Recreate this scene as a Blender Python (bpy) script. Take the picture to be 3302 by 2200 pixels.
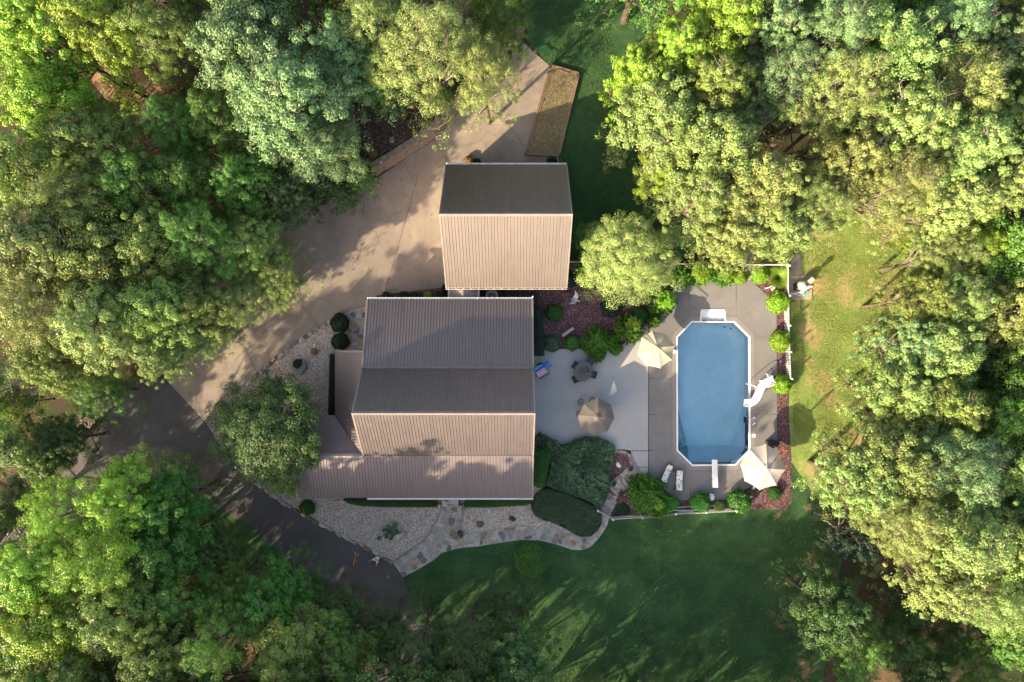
import bpy, bmesh, math, random
import numpy as np
from mathutils import Vector, Matrix, Euler
from mathutils.geometry import tessellate_polygon
for o in list(bpy.data.objects): bpy.data.objects.remove(o)
SC = bpy.context.scene
COL = SC.collection
PI = math.pi
# ---------------------------------------------------------------- camera, sky, sun, exposure
CAM_H, FPX = 58.0, 2204.0            # camera height over the patio; focal length in photograph pixels
cd = bpy.data.cameras.new('camera'); cam = bpy.data.objects.new('camera', cd); COL.objects.link(cam)
cam.location = (0, 0, CAM_H); cam.rotation_euler = (0, 0, 0)
cd.sensor_width = 36; cd.sensor_fit = 'HORIZONTAL'; cd.lens = 36*FPX/3302
cd.clip_start = 0.5; cd.clip_end = 2000
SC.camera = cam
SUN_EL, SUN_AZ = math.radians(24), math.radians(42)      # shadows run to +x +y, 42 degrees above the x axis
wd = bpy.data.worlds.new('World'); SC.world = wd; wd.use_nodes = True
nt = wd.node_tree; bg = nt.nodes['Background']
sk = nt.nodes.new('ShaderNodeTexSky'); sk.sky_type = 'NISHITA'; sk.sun_disc = False
sk.sun_elevation = SUN_EL; sk.sun_rotation = math.radians(228)
sk.air_density = 1.0; sk.dust_density = 2.0; sk.ozone_density = 1.0
wb = nt.nodes.new('ShaderNodeMix'); wb.data_type = 'RGBA'; wb.blend_type = 'MULTIPLY'; wb.inputs[0].default_value = 1.0; wb.inputs[7].default_value = (1.17, 1.0, .84, 1)   # daylight white balance
nt.links.new(sk.outputs[0], wb.inputs[6]); nt.links.new(wb.outputs[2], bg.inputs[0]); bg.inputs[1].default_value = 0.15
sl = bpy.data.lights.new('sun', 'SUN'); so = bpy.data.objects.new('sun', sl); COL.objects.link(so)
sl.energy = 3.7; sl.angle = math.radians(0.55); sl.color = (1.0, 0.82, 0.56)
so.location = (-40, -40, 50)
sd = Vector((math.cos(SUN_AZ)*math.cos(SUN_EL), math.sin(SUN_AZ)*math.cos(SUN_EL), -math.sin(SUN_EL)))
so.rotation_euler = sd.to_track_quat('-Z', 'Y').to_euler()
SC.view_settings.view_transform = 'Standard'; SC.view_settings.look = 'None'
SC.view_settings.exposure = 2.05; SC.view_settings.gamma = 1.0; SC.view_settings.use_curve_mapping = False
SC.render.engine = 'CYCLES'
SC.cycles.max_bounces = 6; SC.cycles.diffuse_bounces = 2; SC.cycles.transparent_max_bounces = 8
# ---------------------------------------------------------------- terrain and photograph coordinates
def sst(t):
    t = max(0.0, min(1.0, t)); return t*t*(3-2*t)
def g0(x, y):                                            # ground height: terrace at 0, front lawn and drive 0.9 lower
    yt = -8.6 + (-6.6)*sst((x-9.4)/2.6)
    return -0.9*sst((yt-y)/4.4)
def g(x, y):                                             # the same on the ground mesh's 1 m grid
    i, j = math.floor(x), math.floor(y); u, v = x-i, y-j
    return (g0(i, j)*(1-u)+g0(i+1, j)*u)*(1-v)+(g0(i, j+1)*(1-u)+g0(i+1, j+1)*u)*v
def W(px, py, z=0.0):                                    # photograph pixel + height -> point in the place
    k = (CAM_H-z)/FPX
    return Vector(((px-1651)*k, (1100-py)*k, z))
def G(px, py, h=0.0):                                    # the ground point (plus h) seen at that pixel
    z = h
    for _ in range(4):
        p = W(px, py, z); z = g(p.x, p.y)+h
    return W(px, py, z)
# ---------------------------------------------------------------- tagging
def tag(o, label=None, cat=None, group=None, kind=None):
    if label: o['label'] = label
    if cat: o['category'] = cat
    if group: o['group'] = group
    if kind: o['kind'] = kind
    return o
def thing(name, loc, label, cat, group=None, rz=0.0):
    o = bpy.data.objects.new(name, None); COL.objects.link(o)
    o.location = loc; o.rotation_euler = (0, 0, rz); o.empty_display_size = 0.2
    return tag(o, label, cat, group)
def put(name, me, parent=None, loc=(0, 0, 0), rot=(0, 0, 0), sc=(1, 1, 1), mat=None):
    o = bpy.data.objects.new(name, me); COL.objects.link(o)
    o.location = loc; o.rotation_euler = rot; o.scale = sc
    if parent: o.parent = parent
    if mat is not None:
        if len(o.material_slots) == 0: me.materials.append(mat)
        o.material_slots[0].link = 'OBJECT'; o.material_slots[0].material = mat
    return o
def copy_tree(o, parent=None):
    c = o.copy(); COL.objects.link(c)
    if parent: c.parent = parent
    for ch in [x for x in COL.objects if x.parent == o]: copy_tree(ch, c)
    return c
# ---------------------------------------------------------------- mesh helpers
def npmesh(name, V, F, mat=None, smooth=False):          # fixed-size faces from arrays
    V = np.asarray(V, dtype=np.float32); F = np.asarray(F, dtype=np.int32)
    me = bpy.data.meshes.new(name); n, k = F.shape
    me.vertices.add(len(V)); me.vertices.foreach_set('co', V.ravel())
    me.loops.add(n*k); me.loops.foreach_set('vertex_index', F.ravel())
    me.polygons.add(n); me.polygons.foreach_set('loop_start', np.arange(0, n*k, k, dtype=np.int32))
    if smooth: me.polygons.foreach_set('use_smooth', np.ones(n, dtype=bool))
    me.update(calc_edges=True)
    if mat: me.materials.append(mat)
    return me
class MB:
    def __init__(s): s.v = []; s.f = []; s.m = []; s.mi = 0
    def add(s, vs, fs):
        b = len(s.v); s.v += [tuple(p) for p in vs]
        s.f += [tuple(b+i for i in f) for f in fs]; s.m += [s.mi]*len(fs); return s
    def box(s, c, d, rz=0.0, M=None):
        hx, hy, hz = d[0]/2, d[1]/2, d[2]/2
        P = [Vector((x, y, z)) for z in (-hz, hz) for x, y in ((-hx, -hy), (hx, -hy), (hx, hy), (-hx, hy))]
        R = M if M is not None else Matrix.Rotation(rz, 4, 'Z')
        P = [(R @ p)+Vector(c) for p in P]
        return s.add(P, [(3, 2, 1, 0), (4, 5, 6, 7), (0, 1, 5, 4), (1, 2, 6, 5), (2, 3, 7, 6), (3, 0, 4, 7)])
    def cbox(s, c, d, rz=0.0, b=0.02, M=None):            # box with chamfered edges
        hx, hy, hz = d[0]/2, d[1]/2, d[2]/2; b = min(b, hx*.45, hy*.45, hz*.45)
        ring = lambda ix, z: [Vector((x, y, z)) for x, y in ((-hx+ix, -hy+ix), (hx-ix, -hy+ix), (hx-ix, hy-ix), (-hx+ix, hy-ix))]
        def oct_(z, ins):
            a, c_ = hx-ins, hy-ins
            return [Vector(p) for p in ((-a+b, -c_, z), (a-b, -c_, z), (a, -c_+b, z), (a, c_-b, z), (a-b, c_, z), (-a+b, c_, z), (-a, c_-b, z), (-a, -c_+b, z))]
        P = oct_(-hz, b)+oct_(-hz+b, 0)+oct_(hz-b, 0)+oct_(hz, b)
        R = M if M is not None else Matrix.Rotation(rz, 4, 'Z')
        P = [(R @ p)+Vector(c) for p in P]
        F = [tuple(range(7, -1, -1)), tuple(range(24, 32))]
        for r in range(3):
            for i in range(8): F.append((r*8+i, r*8+(i+1) % 8, r*8+8+(i+1) % 8, r*8+8+i))
        return s.add(P, F)
    def bar(s, a, b, w, h):                               # square bar from a to b
        a, b = Vector(a), Vector(b); d = b-a; L = d.length
        q = d.to_track_quat('Y', 'Z').to_matrix().to_4x4()
        return s.box((a+b)/2, (w, L, h), M=q)
    def prism(s, poly, z0, z1):                           # convex or simple polygon extruded
        n = len(poly)
        P = [(x, y, z0) for x, y in poly]+[(x, y, z1) for x, y in poly]
        return s.add(P, [tuple(range(n-1, -1, -1)), tuple(range(n, 2*n))]+[(i, (i+1) % n, n+(i+1) % n, n+i) for i in range(n)])
    def tube(s, path, r, n=8, cap=True, closed=False):
        path = [Vector(p) for p in path]; N = len(path)
        rs = r if isinstance(r, (list, tuple)) else [r]*N
        P = []; up = None
        for i, p in enumerate(path):
            if closed: t = path[(i+1) % N]-path[i-1]
            else: t = path[min(i+1, N-1)]-path[max(i-1, 0)]
            if t.length < 1e-9: t = Vector((0, 0, 1))
            t.normalize()
            if up is None: up = Vector((0, 0, 1)) if abs(t.z) < .9 else Vector((1, 0, 0))
            x = t.cross(up)
            if x.length < 1e-6: x = t.cross(Vector((1, 0.3, 0)))
            x.normalize(); y = x.cross(t).normalized(); up = y
            for k in range(n):
                a = 2*PI*k/n; P.append(p+(x*math.cos(a)+y*math.sin(a))*rs[i])
        F = []
        for i in range(N if closed else N-1):
            j = (i+1) % N
            for k in range(n): F.append((i*n+k, i*n+(k+1) % n, j*n+(k+1) % n, j*n+k))
        if cap and not closed: F += [tuple(range(n-1, -1, -1)), tuple(range((N-1)*n, N*n))]
        return s.add(P, F)
    def lathe(s, prof, c=(0, 0, 0), n=16, sx=1.0, sy=1.0):
        P = []
        for r, z in prof:
            for k in range(n):
                a = 2*PI*k/n; P.append((c[0]+r*sx*math.cos(a), c[1]+r*sy*math.sin(a), c[2]+z))
        m = len(prof); F = []
        for i in range(m-1):
            for k in range(n): F.append((i*n+k, i*n+(k+1) % n, (i+1)*n+(k+1) % n, (i+1)*n+k))
        if prof[0][0] > 1e-4: F.append(tuple(range(n-1, -1, -1)))
        if prof[-1][0] > 1e-4: F.append(tuple(range((m-1)*n, m*n)))
        return s.add(P, F)
    def ball(s, c, r, n=10, m=7):
        r = r if isinstance(r, (list, tuple)) else (r, r, r)
        P = [(c[0], c[1], c[2]-r[2])]
        for i in range(1, m):
            t = -PI/2+PI*i/m
            for k in range(n):
                a = 2*PI*k/n; P.append((c[0]+r[0]*math.cos(t)*math.cos(a), c[1]+r[1]*math.cos(t)*math.sin(a), c[2]+r[2]*math.sin(t)))
        P.append((c[0], c[1], c[2]+r[2])); F = []
        for k in range(n): F.append((0, 1+(k+1) % n, 1+k))
        for i in range(m-2):
            for k in range(n): F.append((1+i*n+k, 1+i*n+(k+1) % n, 1+(i+1)*n+(k+1) % n, 1+(i+1)*n+k))
        e = len(P)-1; b = 1+(m-2)*n
        for k in range(n): F.append((b+k, b+(k+1) % n, e))
        return s.add(P, F)
    def mesh(s, name, mats, smooth=False):
        me = bpy.data.meshes.new(name); me.from_pydata(s.v, [], s.f)
        mats = mats if isinstance(mats, (list, tuple)) else [mats]
        for m in mats: me.materials.append(m)
        if len(mats) > 1: me.polygons.foreach_set('material_index', s.m)
        if smooth: me.polygons.foreach_set('use_smooth', [True]*len(s.f))
        me.update(); return me
    def obj(s, name, mats, parent=None, loc=(0, 0, 0), rot=(0, 0, 0), smooth=False):
        return put(name, s.mesh(name, mats, smooth), parent, loc, rot)
def rel(root, pts):                                      # world points -> root's local frame (roots are only turned about z)
    R = Matrix.Rotation(-root.rotation_euler.z, 3, 'Z'); return [R @ (Vector(p)-root.location) for p in pts]
def smooth_poly(pts, k=4, closed=True):
    out = []; n = len(pts)
    for i in range(n if closed else n-1):
        P = [pts[(i+j) % n] if closed else pts[max(0, min(n-1, i+j))] for j in (-1, 0, 1, 2)]
        for t in np.arange(0, 1, 1/k):
            t2, t3 = t*t, t*t*t
            out.append(tuple(.5*((2*P[1][d])+(-P[0][d]+P[2][d])*t+(2*P[0][d]-5*P[1][d]+4*P[2][d]-P[3][d])*t2+(-P[0][d]+3*P[1][d]-3*P[2][d]+P[3][d])*t3) for d in range(2)))
    if not closed: out.append(tuple(pts[-1]))
    return out
def sheet(name, px, off, mat, parent=None, kind='structure', skirt=0.0, world=False):   # ground sheet draped on the terrain
    P = [Vector((p[0], p[1], 0)) for p in px] if world else [G(*p) for p in px]
    bm = bmesh.new(); vs = [bm.verts.new((p.x, p.y, 0)) for p in P]
    for t in tessellate_polygon([[Vector((p.x, p.y, 0)) for p in P]]):
        q = [P[i] for i in t]; up = (q[1].x-q[0].x)*(q[2].y-q[0].y)-(q[2].x-q[0].x)*(q[1].y-q[0].y)
        if abs(up) > 1e-9: bm.faces.new([vs[i] for i in (t if up > 0 else t[::-1])])
    x0, x1 = min(p.x for p in P), max(p.x for p in P); y0, y1 = min(p.y for p in P), max(p.y for p in P)
    def cut(co, no): bmesh.ops.bisect_plane(bm, geom=bm.verts[:]+bm.edges[:]+bm.faces[:], plane_co=co, plane_no=no, dist=1e-4)
    if y0 < -8.6:
        y = max(math.floor(y0), -20)
        while y < min(y1, -8.5):
            if y > y0: cut((0, y, 0), (0, 1, 0))
            y += 1.0
        x = 6
        while x < 13:
            if x0 < x < x1: cut((x, 0, 0), (1, 0, 0))
            x += 1.0
    for v in bm.verts: v.co.z = g(v.co.x, v.co.y)+off
    if skirt > 0:
        be = [e for e in bm.edges if len(e.link_faces) == 1]
        r = bmesh.ops.extrude_edge_only(bm, edges=be)
        for v in [q for q in r['geom'] if isinstance(q, bmesh.types.BMVert)]: v.co.z -= skirt
    me = bpy.data.meshes.new(name); bm.to_mesh(me); bm.free(); me.materials.append(mat)
    o = put(name, me, parent)
    if kind and not parent: o['kind'] = kind
    return o
# ---------------------------------------------------------------- materials
def lin(r, gr=None, b=None):
    f = lambda c: (c/255/12.92) if c/255 <= .04045 else ((c/255+.055)/1.055)**2.4
    return (f(r), f(gr), f(b))
class NT:
    def __init__(s, name):
        s.m = bpy.data.materials.new(name); s.m.use_nodes = True; s.t = s.m.node_tree
        s.b = s.t.nodes['Principled BSDF']; s.pos = s.n('ShaderNodeNewGeometry').outputs['Position']
    def n(s, ty, **kw):
        q = s.t.nodes.new(ty)
        for k, v in kw.items(): setattr(q, k, v)
        return q
    def l(s, a, b): s.t.links.new(a, b)
    def noise(s, scale, detail=4, rough=.55, dist=0, vec=None):
        q = s.n('ShaderNodeTexNoise'); q.inputs['Scale'].default_value = scale; q.inputs['Detail'].default_value = detail
        q.inputs['Roughness'].default_value = rough; q.inputs['Distortion'].default_value = dist
        s.l(vec if vec is not None else s.pos, q.inputs['Vector']); return q.outputs['Fac']
    def voro(s, scale, out='Color', feat='F1'):
        q = s.n('ShaderNodeTexVoronoi', feature=feat); q.inputs['Scale'].default_value = scale; s.l(s.pos, q.inputs['Vector']); return q.outputs[out]
    def ramp(s, fac, *stops):
        q = s.n('ShaderNodeValToRGB'); e = q.color_ramp.elements
        while len(e) < len(stops): e.new(.5)
        for i, (p, c) in enumerate(stops):
            e[i].position = p; e[i].color = (c, c, c, 1) if not isinstance(c, tuple) else (*c, 1)
        s.l(fac, q.inputs[0]); return q.outputs[0]
    def mix(s, fac, a, b, mode='MIX'):
        q = s.n('ShaderNodeMix', data_type='RGBA', blend_type=mode)
        if isinstance(fac, (int, float)): q.inputs[0].default_value = fac
        else: s.l(fac, q.inputs[0])
        for i, c in ((6, a), (7, b)):
            if isinstance(c, tuple): q.inputs[i].default_value = (*c, 1)
            else: s.l(c, q.inputs[i])
        return q.outputs[2]
    def math(s, op, a, b=0.0, c=None):
        q = s.n('ShaderNodeMath', operation=op)
        for i, v in ((0, a), (1, b)):
            if isinstance(v, (int, float)): q.inputs[i].default_value = v
            else: s.l(v, q.inputs[i])
        return q.outputs[0]
    def sep(s):
        q = s.n('ShaderNodeSeparateXYZ'); s.l(s.pos, q.inputs[0]); return q.outputs
    def bump(s, h, strength=.4, dist=.02):
        q = s.n('ShaderNodeBump'); q.inputs['Strength'].default_value = strength; q.inputs['Distance'].default_value = dist
        s.l(h, q.inputs['Height']); s.l(q.outputs[0], s.b.inputs['Normal'])
    def fin(s, col, rough=.8, spec=.3, metal=0.0):
        if isinstance(col, tuple): s.b.inputs['Base Color'].default_value = (*col, 1)
        else: s.l(col, s.b.inputs['Base Color'])
        if isinstance(rough, (int, float)): s.b.inputs['Roughness'].default_value = rough
        else: s.l(rough, s.b.inputs['Roughness'])
        s.b.inputs['Specular IOR Level'].default_value = spec; s.b.inputs['Metallic'].default_value = metal
        return s.m
def mk(name, c1, c2=None, scale=6, rough=.75, spec=.3, bump=.25, bs=40, bd=.01, metal=0.0):
    q = NT(name); c2 = c2 or tuple(x*.75 for x in c1)
    col = q.ramp(q.noise(scale), (.3, c2), (.7, c1))
    if bump: q.bump(q.noise(bs, 3), bump, bd)
    return q.fin(col, rough, spec, metal)
def leafmat(name, ca, cb, cc, trans=.13, rough=.5, spec=.3):
    q = NT(name)
    isl = q.n('ShaderNodeNewGeometry').outputs['Random Per Island']
    oi = q.n('ShaderNodeObjectInfo').outputs['Random']
    big = q.noise(.45, 2)
    col = q.ramp(isl, (0.0, ca), (.5, cb), (1.0, cc))
    hs = q.n('ShaderNodeHueSaturation'); q.l(col, hs.inputs['Color'])
    v = q.math('ADD', q.math('MULTIPLY', oi, .5), q.math('MULTIPLY', big, .6)); q.l(q.math('ADD', v, .47), hs.inputs['Value'])
    q.l(q.math('ADD', q.math('MULTIPLY', oi, .035), .4825), hs.inputs['Hue'])
    m = q.fin(hs.outputs[0], rough, spec)
    tr = q.n('ShaderNodeBsdfTranslucent'); tc = q.n('ShaderNodeHueSaturation'); q.l(hs.outputs[0], tc.inputs['Color'])
    tc.inputs['Value'].default_value = 1.5; tc.inputs['Hue'].default_value = .485; q.l(tc.outputs[0], tr.inputs['Color'])
    mx = q.n('ShaderNodeMixShader'); mx.inputs[0].default_value = trans
    out = q.t.nodes['Material Output']
    q.l(q.b.outputs[0], mx.inputs[1]); q.l(tr.outputs[0], mx.inputs[2]); q.l(mx.outputs[0], out.inputs[0])
    return m
# ---------------------------------------------------------------- material library
MAT = {}
def m_lawn(name, ca, cb, cdry, cclay, clay_on=0.0, dry=.5):
    q = NT(name); x = q.sep()
    fine = q.noise(9, 5, .65); mid = q.noise(.55, 4, .6); tiny = q.noise(38, 3, .7)
    base = q.ramp(q.math('ADD', q.math('MULTIPLY', fine, .6), q.math('MULTIPLY', tiny, .4)), (.3, ca), (.68, cb))
    big = q.noise(.16, 3, .6)
    base = q.mix(q.ramp(q.math('ADD', q.math('MULTIPLY', mid, .55), q.math('MULTIPLY', big, .45)), (.36, 0.0), (.66, dry)), base, cdry)
    # mowing passes: faint lengthwise bands, slightly bent
    w = q.n('ShaderNodeTexWave', wave_type='BANDS', bands_direction='Y'); w.inputs['Scale'].default_value = .42; w.inputs['Distortion'].default_value = 2.2
    w.inputs['Detail'].default_value = 2; w.inputs['Detail Scale'].default_value = .4; q.l(q.pos, w.inputs['Vector'])
    base = q.mix(q.ramp(q.noise(.7, 5, .65, .6), (.38, .55), (.6, 0.0)), base, tuple(c*.75 for c in ca))
    base = q.mix(q.math('MULTIPLY', w.outputs['Fac'], .26), base, tuple(c*1.5 for c in ca))
    if clay_on:
        n2 = q.noise(.33, 6, .68, .4)
        east = q.math('MULTIPLY', q.math('SUBTRACT', x[0], 20.0), .02)
        k = q.ramp(q.math('ADD', n2, q.math('MINIMUM', east, .1)), (.625, 0.0), (.69, clay_on))
        base = q.mix(k, base, q.ramp(q.noise(14, 4), (.3, tuple(c*.7 for c in cclay)), (.7, cclay)))
    q.bump(q.math('ADD', q.noise(16, 4, .7), q.math('MULTIPLY', tiny, .4)), .8, .06)
    return q.fin(base, .9, .12)
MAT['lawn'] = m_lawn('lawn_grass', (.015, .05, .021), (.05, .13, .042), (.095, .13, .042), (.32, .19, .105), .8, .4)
MAT['lawn_dry'] = m_lawn('dry_lawn', (.11, .19, .036), (.215, .305, .075), (.31, .29, .115), (.48, .32, .18), .6, .45)  # drier, yellower grass of the side strip
def m_forest():
    q = NT('forest_floor')
    c = q.ramp(q.noise(5, 6, .7), (.3, (.028, .022, .016)), (.55, (.062, .044, .028)), (.75, (.12, .08, .05)))
    c = q.mix(q.ramp(q.noise(.25, 4), (.5, 0.0), (.62, .8)), c, (.025, .045, .014))
    c = q.mix(q.ramp(q.noise(.12, 3), (.62, 0.0), (.7, .7)), c, (.17, .105, .065))
    q.bump(q.noise(14, 5, .7), .8, .06); return q.fin(c, .9, .15)
MAT['forest'] = m_forest()
def m_conc(name, c1, c2, stain, speck=.12, sc=.5, ck=.1):
    q = NT(name); crack = q.n('ShaderNodeTexVoronoi', feature='DISTANCE_TO_EDGE'); crack.inputs['Scale'].default_value = .22
    wv = q.n('ShaderNodeVectorMath', operation='MULTIPLY_ADD'); nz = q.n('ShaderNodeTexNoise'); nz.inputs['Scale'].default_value = .9; nz.inputs['Detail'].default_value = 5; q.l(q.pos, nz.inputs['Vector'])
    q.l(nz.outputs['Color'], wv.inputs[0]); wv.inputs[1].default_value = (1.6, 1.6, 0); q.l(q.pos, wv.inputs[2]); q.l(wv.outputs[0], crack.inputs['Vector'])
    c = q.ramp(q.noise(sc, 6, .65), (.3, c2), (.68, c1))
    c = q.mix(q.ramp(q.noise(2.3, 5, .7, .8), (.52, 0.0), (.75, stain)), c, tuple(x*.55 for x in c1))
    c = q.mix(q.ramp(q.noise(.13, 4, .6, .5), (.42, 0.0), (.62, .4)), c, tuple(x*.74 for x in c2))
    c = q.mix(q.ramp(crack.outputs['Distance'], (.002, ck), (.006, 0.0)), c, tuple(x*.35 for x in c2))
    c = q.mix(speck, c, q.ramp(q.noise(55, 2, .8), (.3, 0.05), (.7, 1.0)), 'OVERLAY')
    q.bump(q.noise(60, 3, .7), .3, .008); return q.fin(c, .85, .25)
MAT['drive'] = m_conc('tan_concrete', (.285, .232, .185), (.185, .153, .125), .45, .22, .5, .4)
MAT['asphalt'] = m_conc('asphalt', (.088, .086, .083), (.056, .055, .055), .45, .45, .5, .4)
MAT['patio'] = m_conc('smooth_concrete', (.335, .33, .325), (.29, .287, .285), .10, .06, .3)
MAT['deck'] = m_conc('exposed_aggregate', (.186, .175, .167), (.148, .14, .136), .16, .5)
MAT['deck_rim'] = m_conc('exposed_aggregate_rim', (.225, .2, .182), (.19, .17, .155), .12, .32)
MAT['joint'] = mk('joint_bed', (.135, .12, .108), scale=3)  # plain dark colour of the bed between deck slabs
MAT['joint_dark'] = mk('drive_joint_fill', (.07, .058, .05), scale=3)
MAT['pad'] = m_conc('pad_concrete', (.40, .33, .27), (.28, .235, .2), .35, .12, 1.2)
def m_gravel(name, cols, sc=16):
    q = NT(name); v = q.n('ShaderNodeTexVoronoi'); v.inputs['Scale'].default_value = sc; q.l(q.pos, v.inputs['Vector'])
    s_ = q.n('ShaderNodeSeparateColor'); q.l(v.outputs['Color'], s_.inputs[0])
    c = q.ramp(s_.outputs[0], *cols)
    c = q.mix(q.ramp(q.noise(.8, 4), (.45, 0.0), (.7, .35)), c, cols[0][1])
    q.bump(q.math('SUBTRACT', 1.0, v.outputs['Distance']), 1.0, .05); return q.fin(c, .85, .25)
MAT['gravel'] = m_gravel('river_gravel', ((0, (.15, .105, .075)), (.4, (.40, .305, .235)), (.75, (.56, .455, .365)), (1, (.70, .62, .54))), 22)
MAT['mulch'] = m_gravel('red_mulch', ((0, (.04, .02, .024)), (.45, (.10, .046, .05)), (.85, (.165, .08, .08)), (1, (.36, .27, .26))), 20)
MAT['soil'] = m_gravel('dark_soil', ((0, (.02, .016, .014)), (.5, (.05, .038, .033)), (.9, (.09, .07, .06)), (1, (.2, .17, .15))), 18)
MAT['bark'] = m_gravel('leaf_litter', ((0, (.02, .013, .011)), (.5, (.045, .03, .023)), (.85, (.085, .055, .04)), (1, (.17, .12, .09))), 12)
MAT['mortar'] = m_conc('mortar', (.42, .385, .35), (.32, .295, .27), .25, .15, 1.5)
def stone(name, c): return mk(name, c, tuple(x*.6 for x in c), 3.2, .85, .2, .5, 18, .02)
STONES = [stone('stone_grey', (.32, .29, .255)), stone('stone_tan', (.35, .285, .22)), stone('stone_brown', (.25, .18, .135)),
          stone('stone_slate', (.165, .15, .15)), stone('stone_pale', (.42, .385, .34)), stone('stone_rust', (.27, .165, .1))]
STW = [6, 5, 2.2, 1.6, 6, .5]
MAT['rock_pale'] = stone('rock_pale', (.36, .34, .31)); MAT['rock_grey'] = stone('rock_grey', (.2, .19, .185)); MAT['rock_brown'] = stone('rock_brown', (.17, .12, .085))
MAT['rock_dark'] = stone('rock_dark', (.06, .05, .045)); MAT['rock_white'] = stone('rock_white', (.62, .62, .62)); MAT['block'] = stone('edging_block', (.22, .175, .165))
MAT['wallblock'] = stone('wall_block', (.30, .22, .155)); MAT['capblock'] = stone('wall_cap', (.25, .205, .165))
def m_roof(name, c):
    q = NT(name)
    d = q.mix(q.ramp(q.noise(.35, 4), (.3, 0.0), (.8, .35)), c, tuple(x*.8 for x in c))
    st = q.n('ShaderNodeMapping'); st.inputs['Scale'].default_value = (3.5, .22, .22); q.l(q.pos, st.inputs['Vector'])
    d = q.mix(q.ramp(q.noise(1, 4, .6, 0, st.outputs[0]), (.48, 0.0), (.78, .38)), d, tuple(x*.62 for x in c))
    q.bump(q.noise(2.5, 2), .05, .02)
    return q.fin(d, q.ramp(q.noise(1.4, 3), (.3, .50), (.7, .60)), .4, .68)
MAT['roof'] = m_roof('taupe_metal_roof', (.168, .141, .139)); MAT['roof_g'] = m_roof('tan_metal_roof', (.208, .174, .152))
MAT['trim'] = mk('roof_trim', (.21, .18, .165), scale=1, bump=0, rough=.45)
MAT['white'] = mk('white_paint', (.78, .77, .75), (.66, .65, .63), 3, .5, .4, .05)
MAT['fence_white'] = mk('fence_paint', (.56, .55, .53), (.45, .44, .42), 3, .6, .3, .05)
MAT['gutter'] = mk('gutter_white', (.72, .71, .70), (.55, .53, .5), 2, .4, .4, .03)
MAT['siding'] = mk('log_siding', (.24, .15, .085), (.17, .1, .055), 2, .7, .3, .2, 9, .03)
MAT['glass'] = mk('window_glass', (.02, .025, .03), (.03, .035, .04), 1, .06, .6, 0)
MAT['door'] = mk('door_paint', (.16, .07, .045), scale=2, rough=.5)
MAT['wood'] = mk('weathered_timber', (.225, .15, .098), (.14, .092, .062), 4, .8, .2, .4, 14, .015)
MAT['woodnew'] = mk('orange_timber', (.42, .13, .045), (.3, .085, .03), 5, .55, .4, .2)
MAT['drygrass'] = m_gravel('dry_grass_bed', ((0, (.06, .055, .03)), (.4, (.17, .135, .075)), (.8, (.3, .23, .13)), (1, (.42, .34, .21))), 9)
MAT['liner'] = None
def m_liner():
    q = NT('pool_liner')
    c = q.ramp(q.noise(1.2, 5, .7, .5), (.3, (.57, .635, .645)), (.7, (.68, .735, .735)))
    c = q.mix(.18, c, q.ramp(q.noise(11, 3, .7, 1.2), (.42, 0.25), (.6, 1.0)), 'OVERLAY')
    return q.fin(c, .6, .3)
MAT['liner'] = m_liner()
def m_water():
    q = NT('pool_water'); t = q.t
    tr = q.n('ShaderNodeBsdfTransparent'); tr.inputs[0].default_value = (.90, .97, 1.0, 1)
    gl = q.n('ShaderNodeBsdfGlossy'); gl.inputs['Roughness'].default_value = .04
    fr = q.n('ShaderNodeFresnel'); fr.inputs[0].default_value = 1.33
    b = q.n('ShaderNodeBump'); b.inputs['Strength'].default_value = .35; b.inputs['Distance'].default_value = .03
    q.l(q.math('ADD', q.noise(3.2, 3, .6, .6), q.math('MULTIPLY', q.noise(11, 2), .35)), b.inputs['Height'])
    q.l(b.outputs[0], gl.inputs['Normal']); q.l(b.outputs[0], fr.inputs['Normal'])
    mx = q.n('ShaderNodeMixShader'); q.l(fr.outputs[0], mx.inputs[0]); q.l(tr.outputs[0], mx.inputs[1]); q.l(gl.outputs[0], mx.inputs[2])
    va = q.n('ShaderNodeVolumeAbsorption'); va.inputs[0].default_value = (.40, .74, .88, 1); va.inputs[1].default_value = .17
    q.l(va.outputs[0], t.nodes['Material Output'].inputs['Volume'])
    q.l(mx.outputs[0], t.nodes['Material Output'].inputs[0]); return q.m
MAT['water'] = m_water()
MAT['fiber'] = mk('white_fiberglass', (.66, .67, .69), (.60, .62, .66), 2, .3, .5, .02)
MAT['chrome'] = mk('chrome', (.75, .75, .76), (.7, .7, .7), 2, .15, .5, 0, metal=1.0)
MAT['black'] = mk('black_metal', (.022, .022, .026), (.015, .015, .018), 4, .45, .4, .05)
MAT['blackplastic'] = mk('black_plastic', (.03, .03, .035), (.02, .02, .022), 4, .55, .4, .05)
MAT['mesh_fabric'] = mk('charcoal_sling_fabric', (.075, .075, .082), (.055, .055, .06), 8, .7, .3, .1)
MAT['tabletop'] = mk('dark_table_top', (.1, .1, .105), (.075, .075, .08), 8, .4, .4, .05)
def m_canvas(name, c):
    q = NT(name); d = q.ramp(q.noise(1.3, 4), (.3, tuple(x*.9 for x in c)), (.7, c))
    q.bump(q.noise(2.4, 3), .25, .06); m = q.fin(d, .85, .2)
    tr = q.n('ShaderNodeBsdfTranslucent'); tr.inputs[0].default_value = (*c, 1)
    mx = q.n('ShaderNodeMixShader'); mx.inputs[0].default_value = .25
    q.l(q.b.outputs[0], mx.inputs[1]); q.l(tr.outputs[0], mx.inputs[2]); q.l(mx.outputs[0], q.t.nodes['Material Output'].inputs[0]); return m
MAT['cream'] = m_canvas('cream_canvas', (.52, .445, .32)); MAT['ivory'] = m_canvas('ivory_canvas', (.56, .50, .43)); MAT['brown'] = m_canvas('taupe_canvas', (.17, .15, .132))
MAT['brownfold'] = m_canvas('folded_canvas', (.14, .12, .10))
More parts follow.
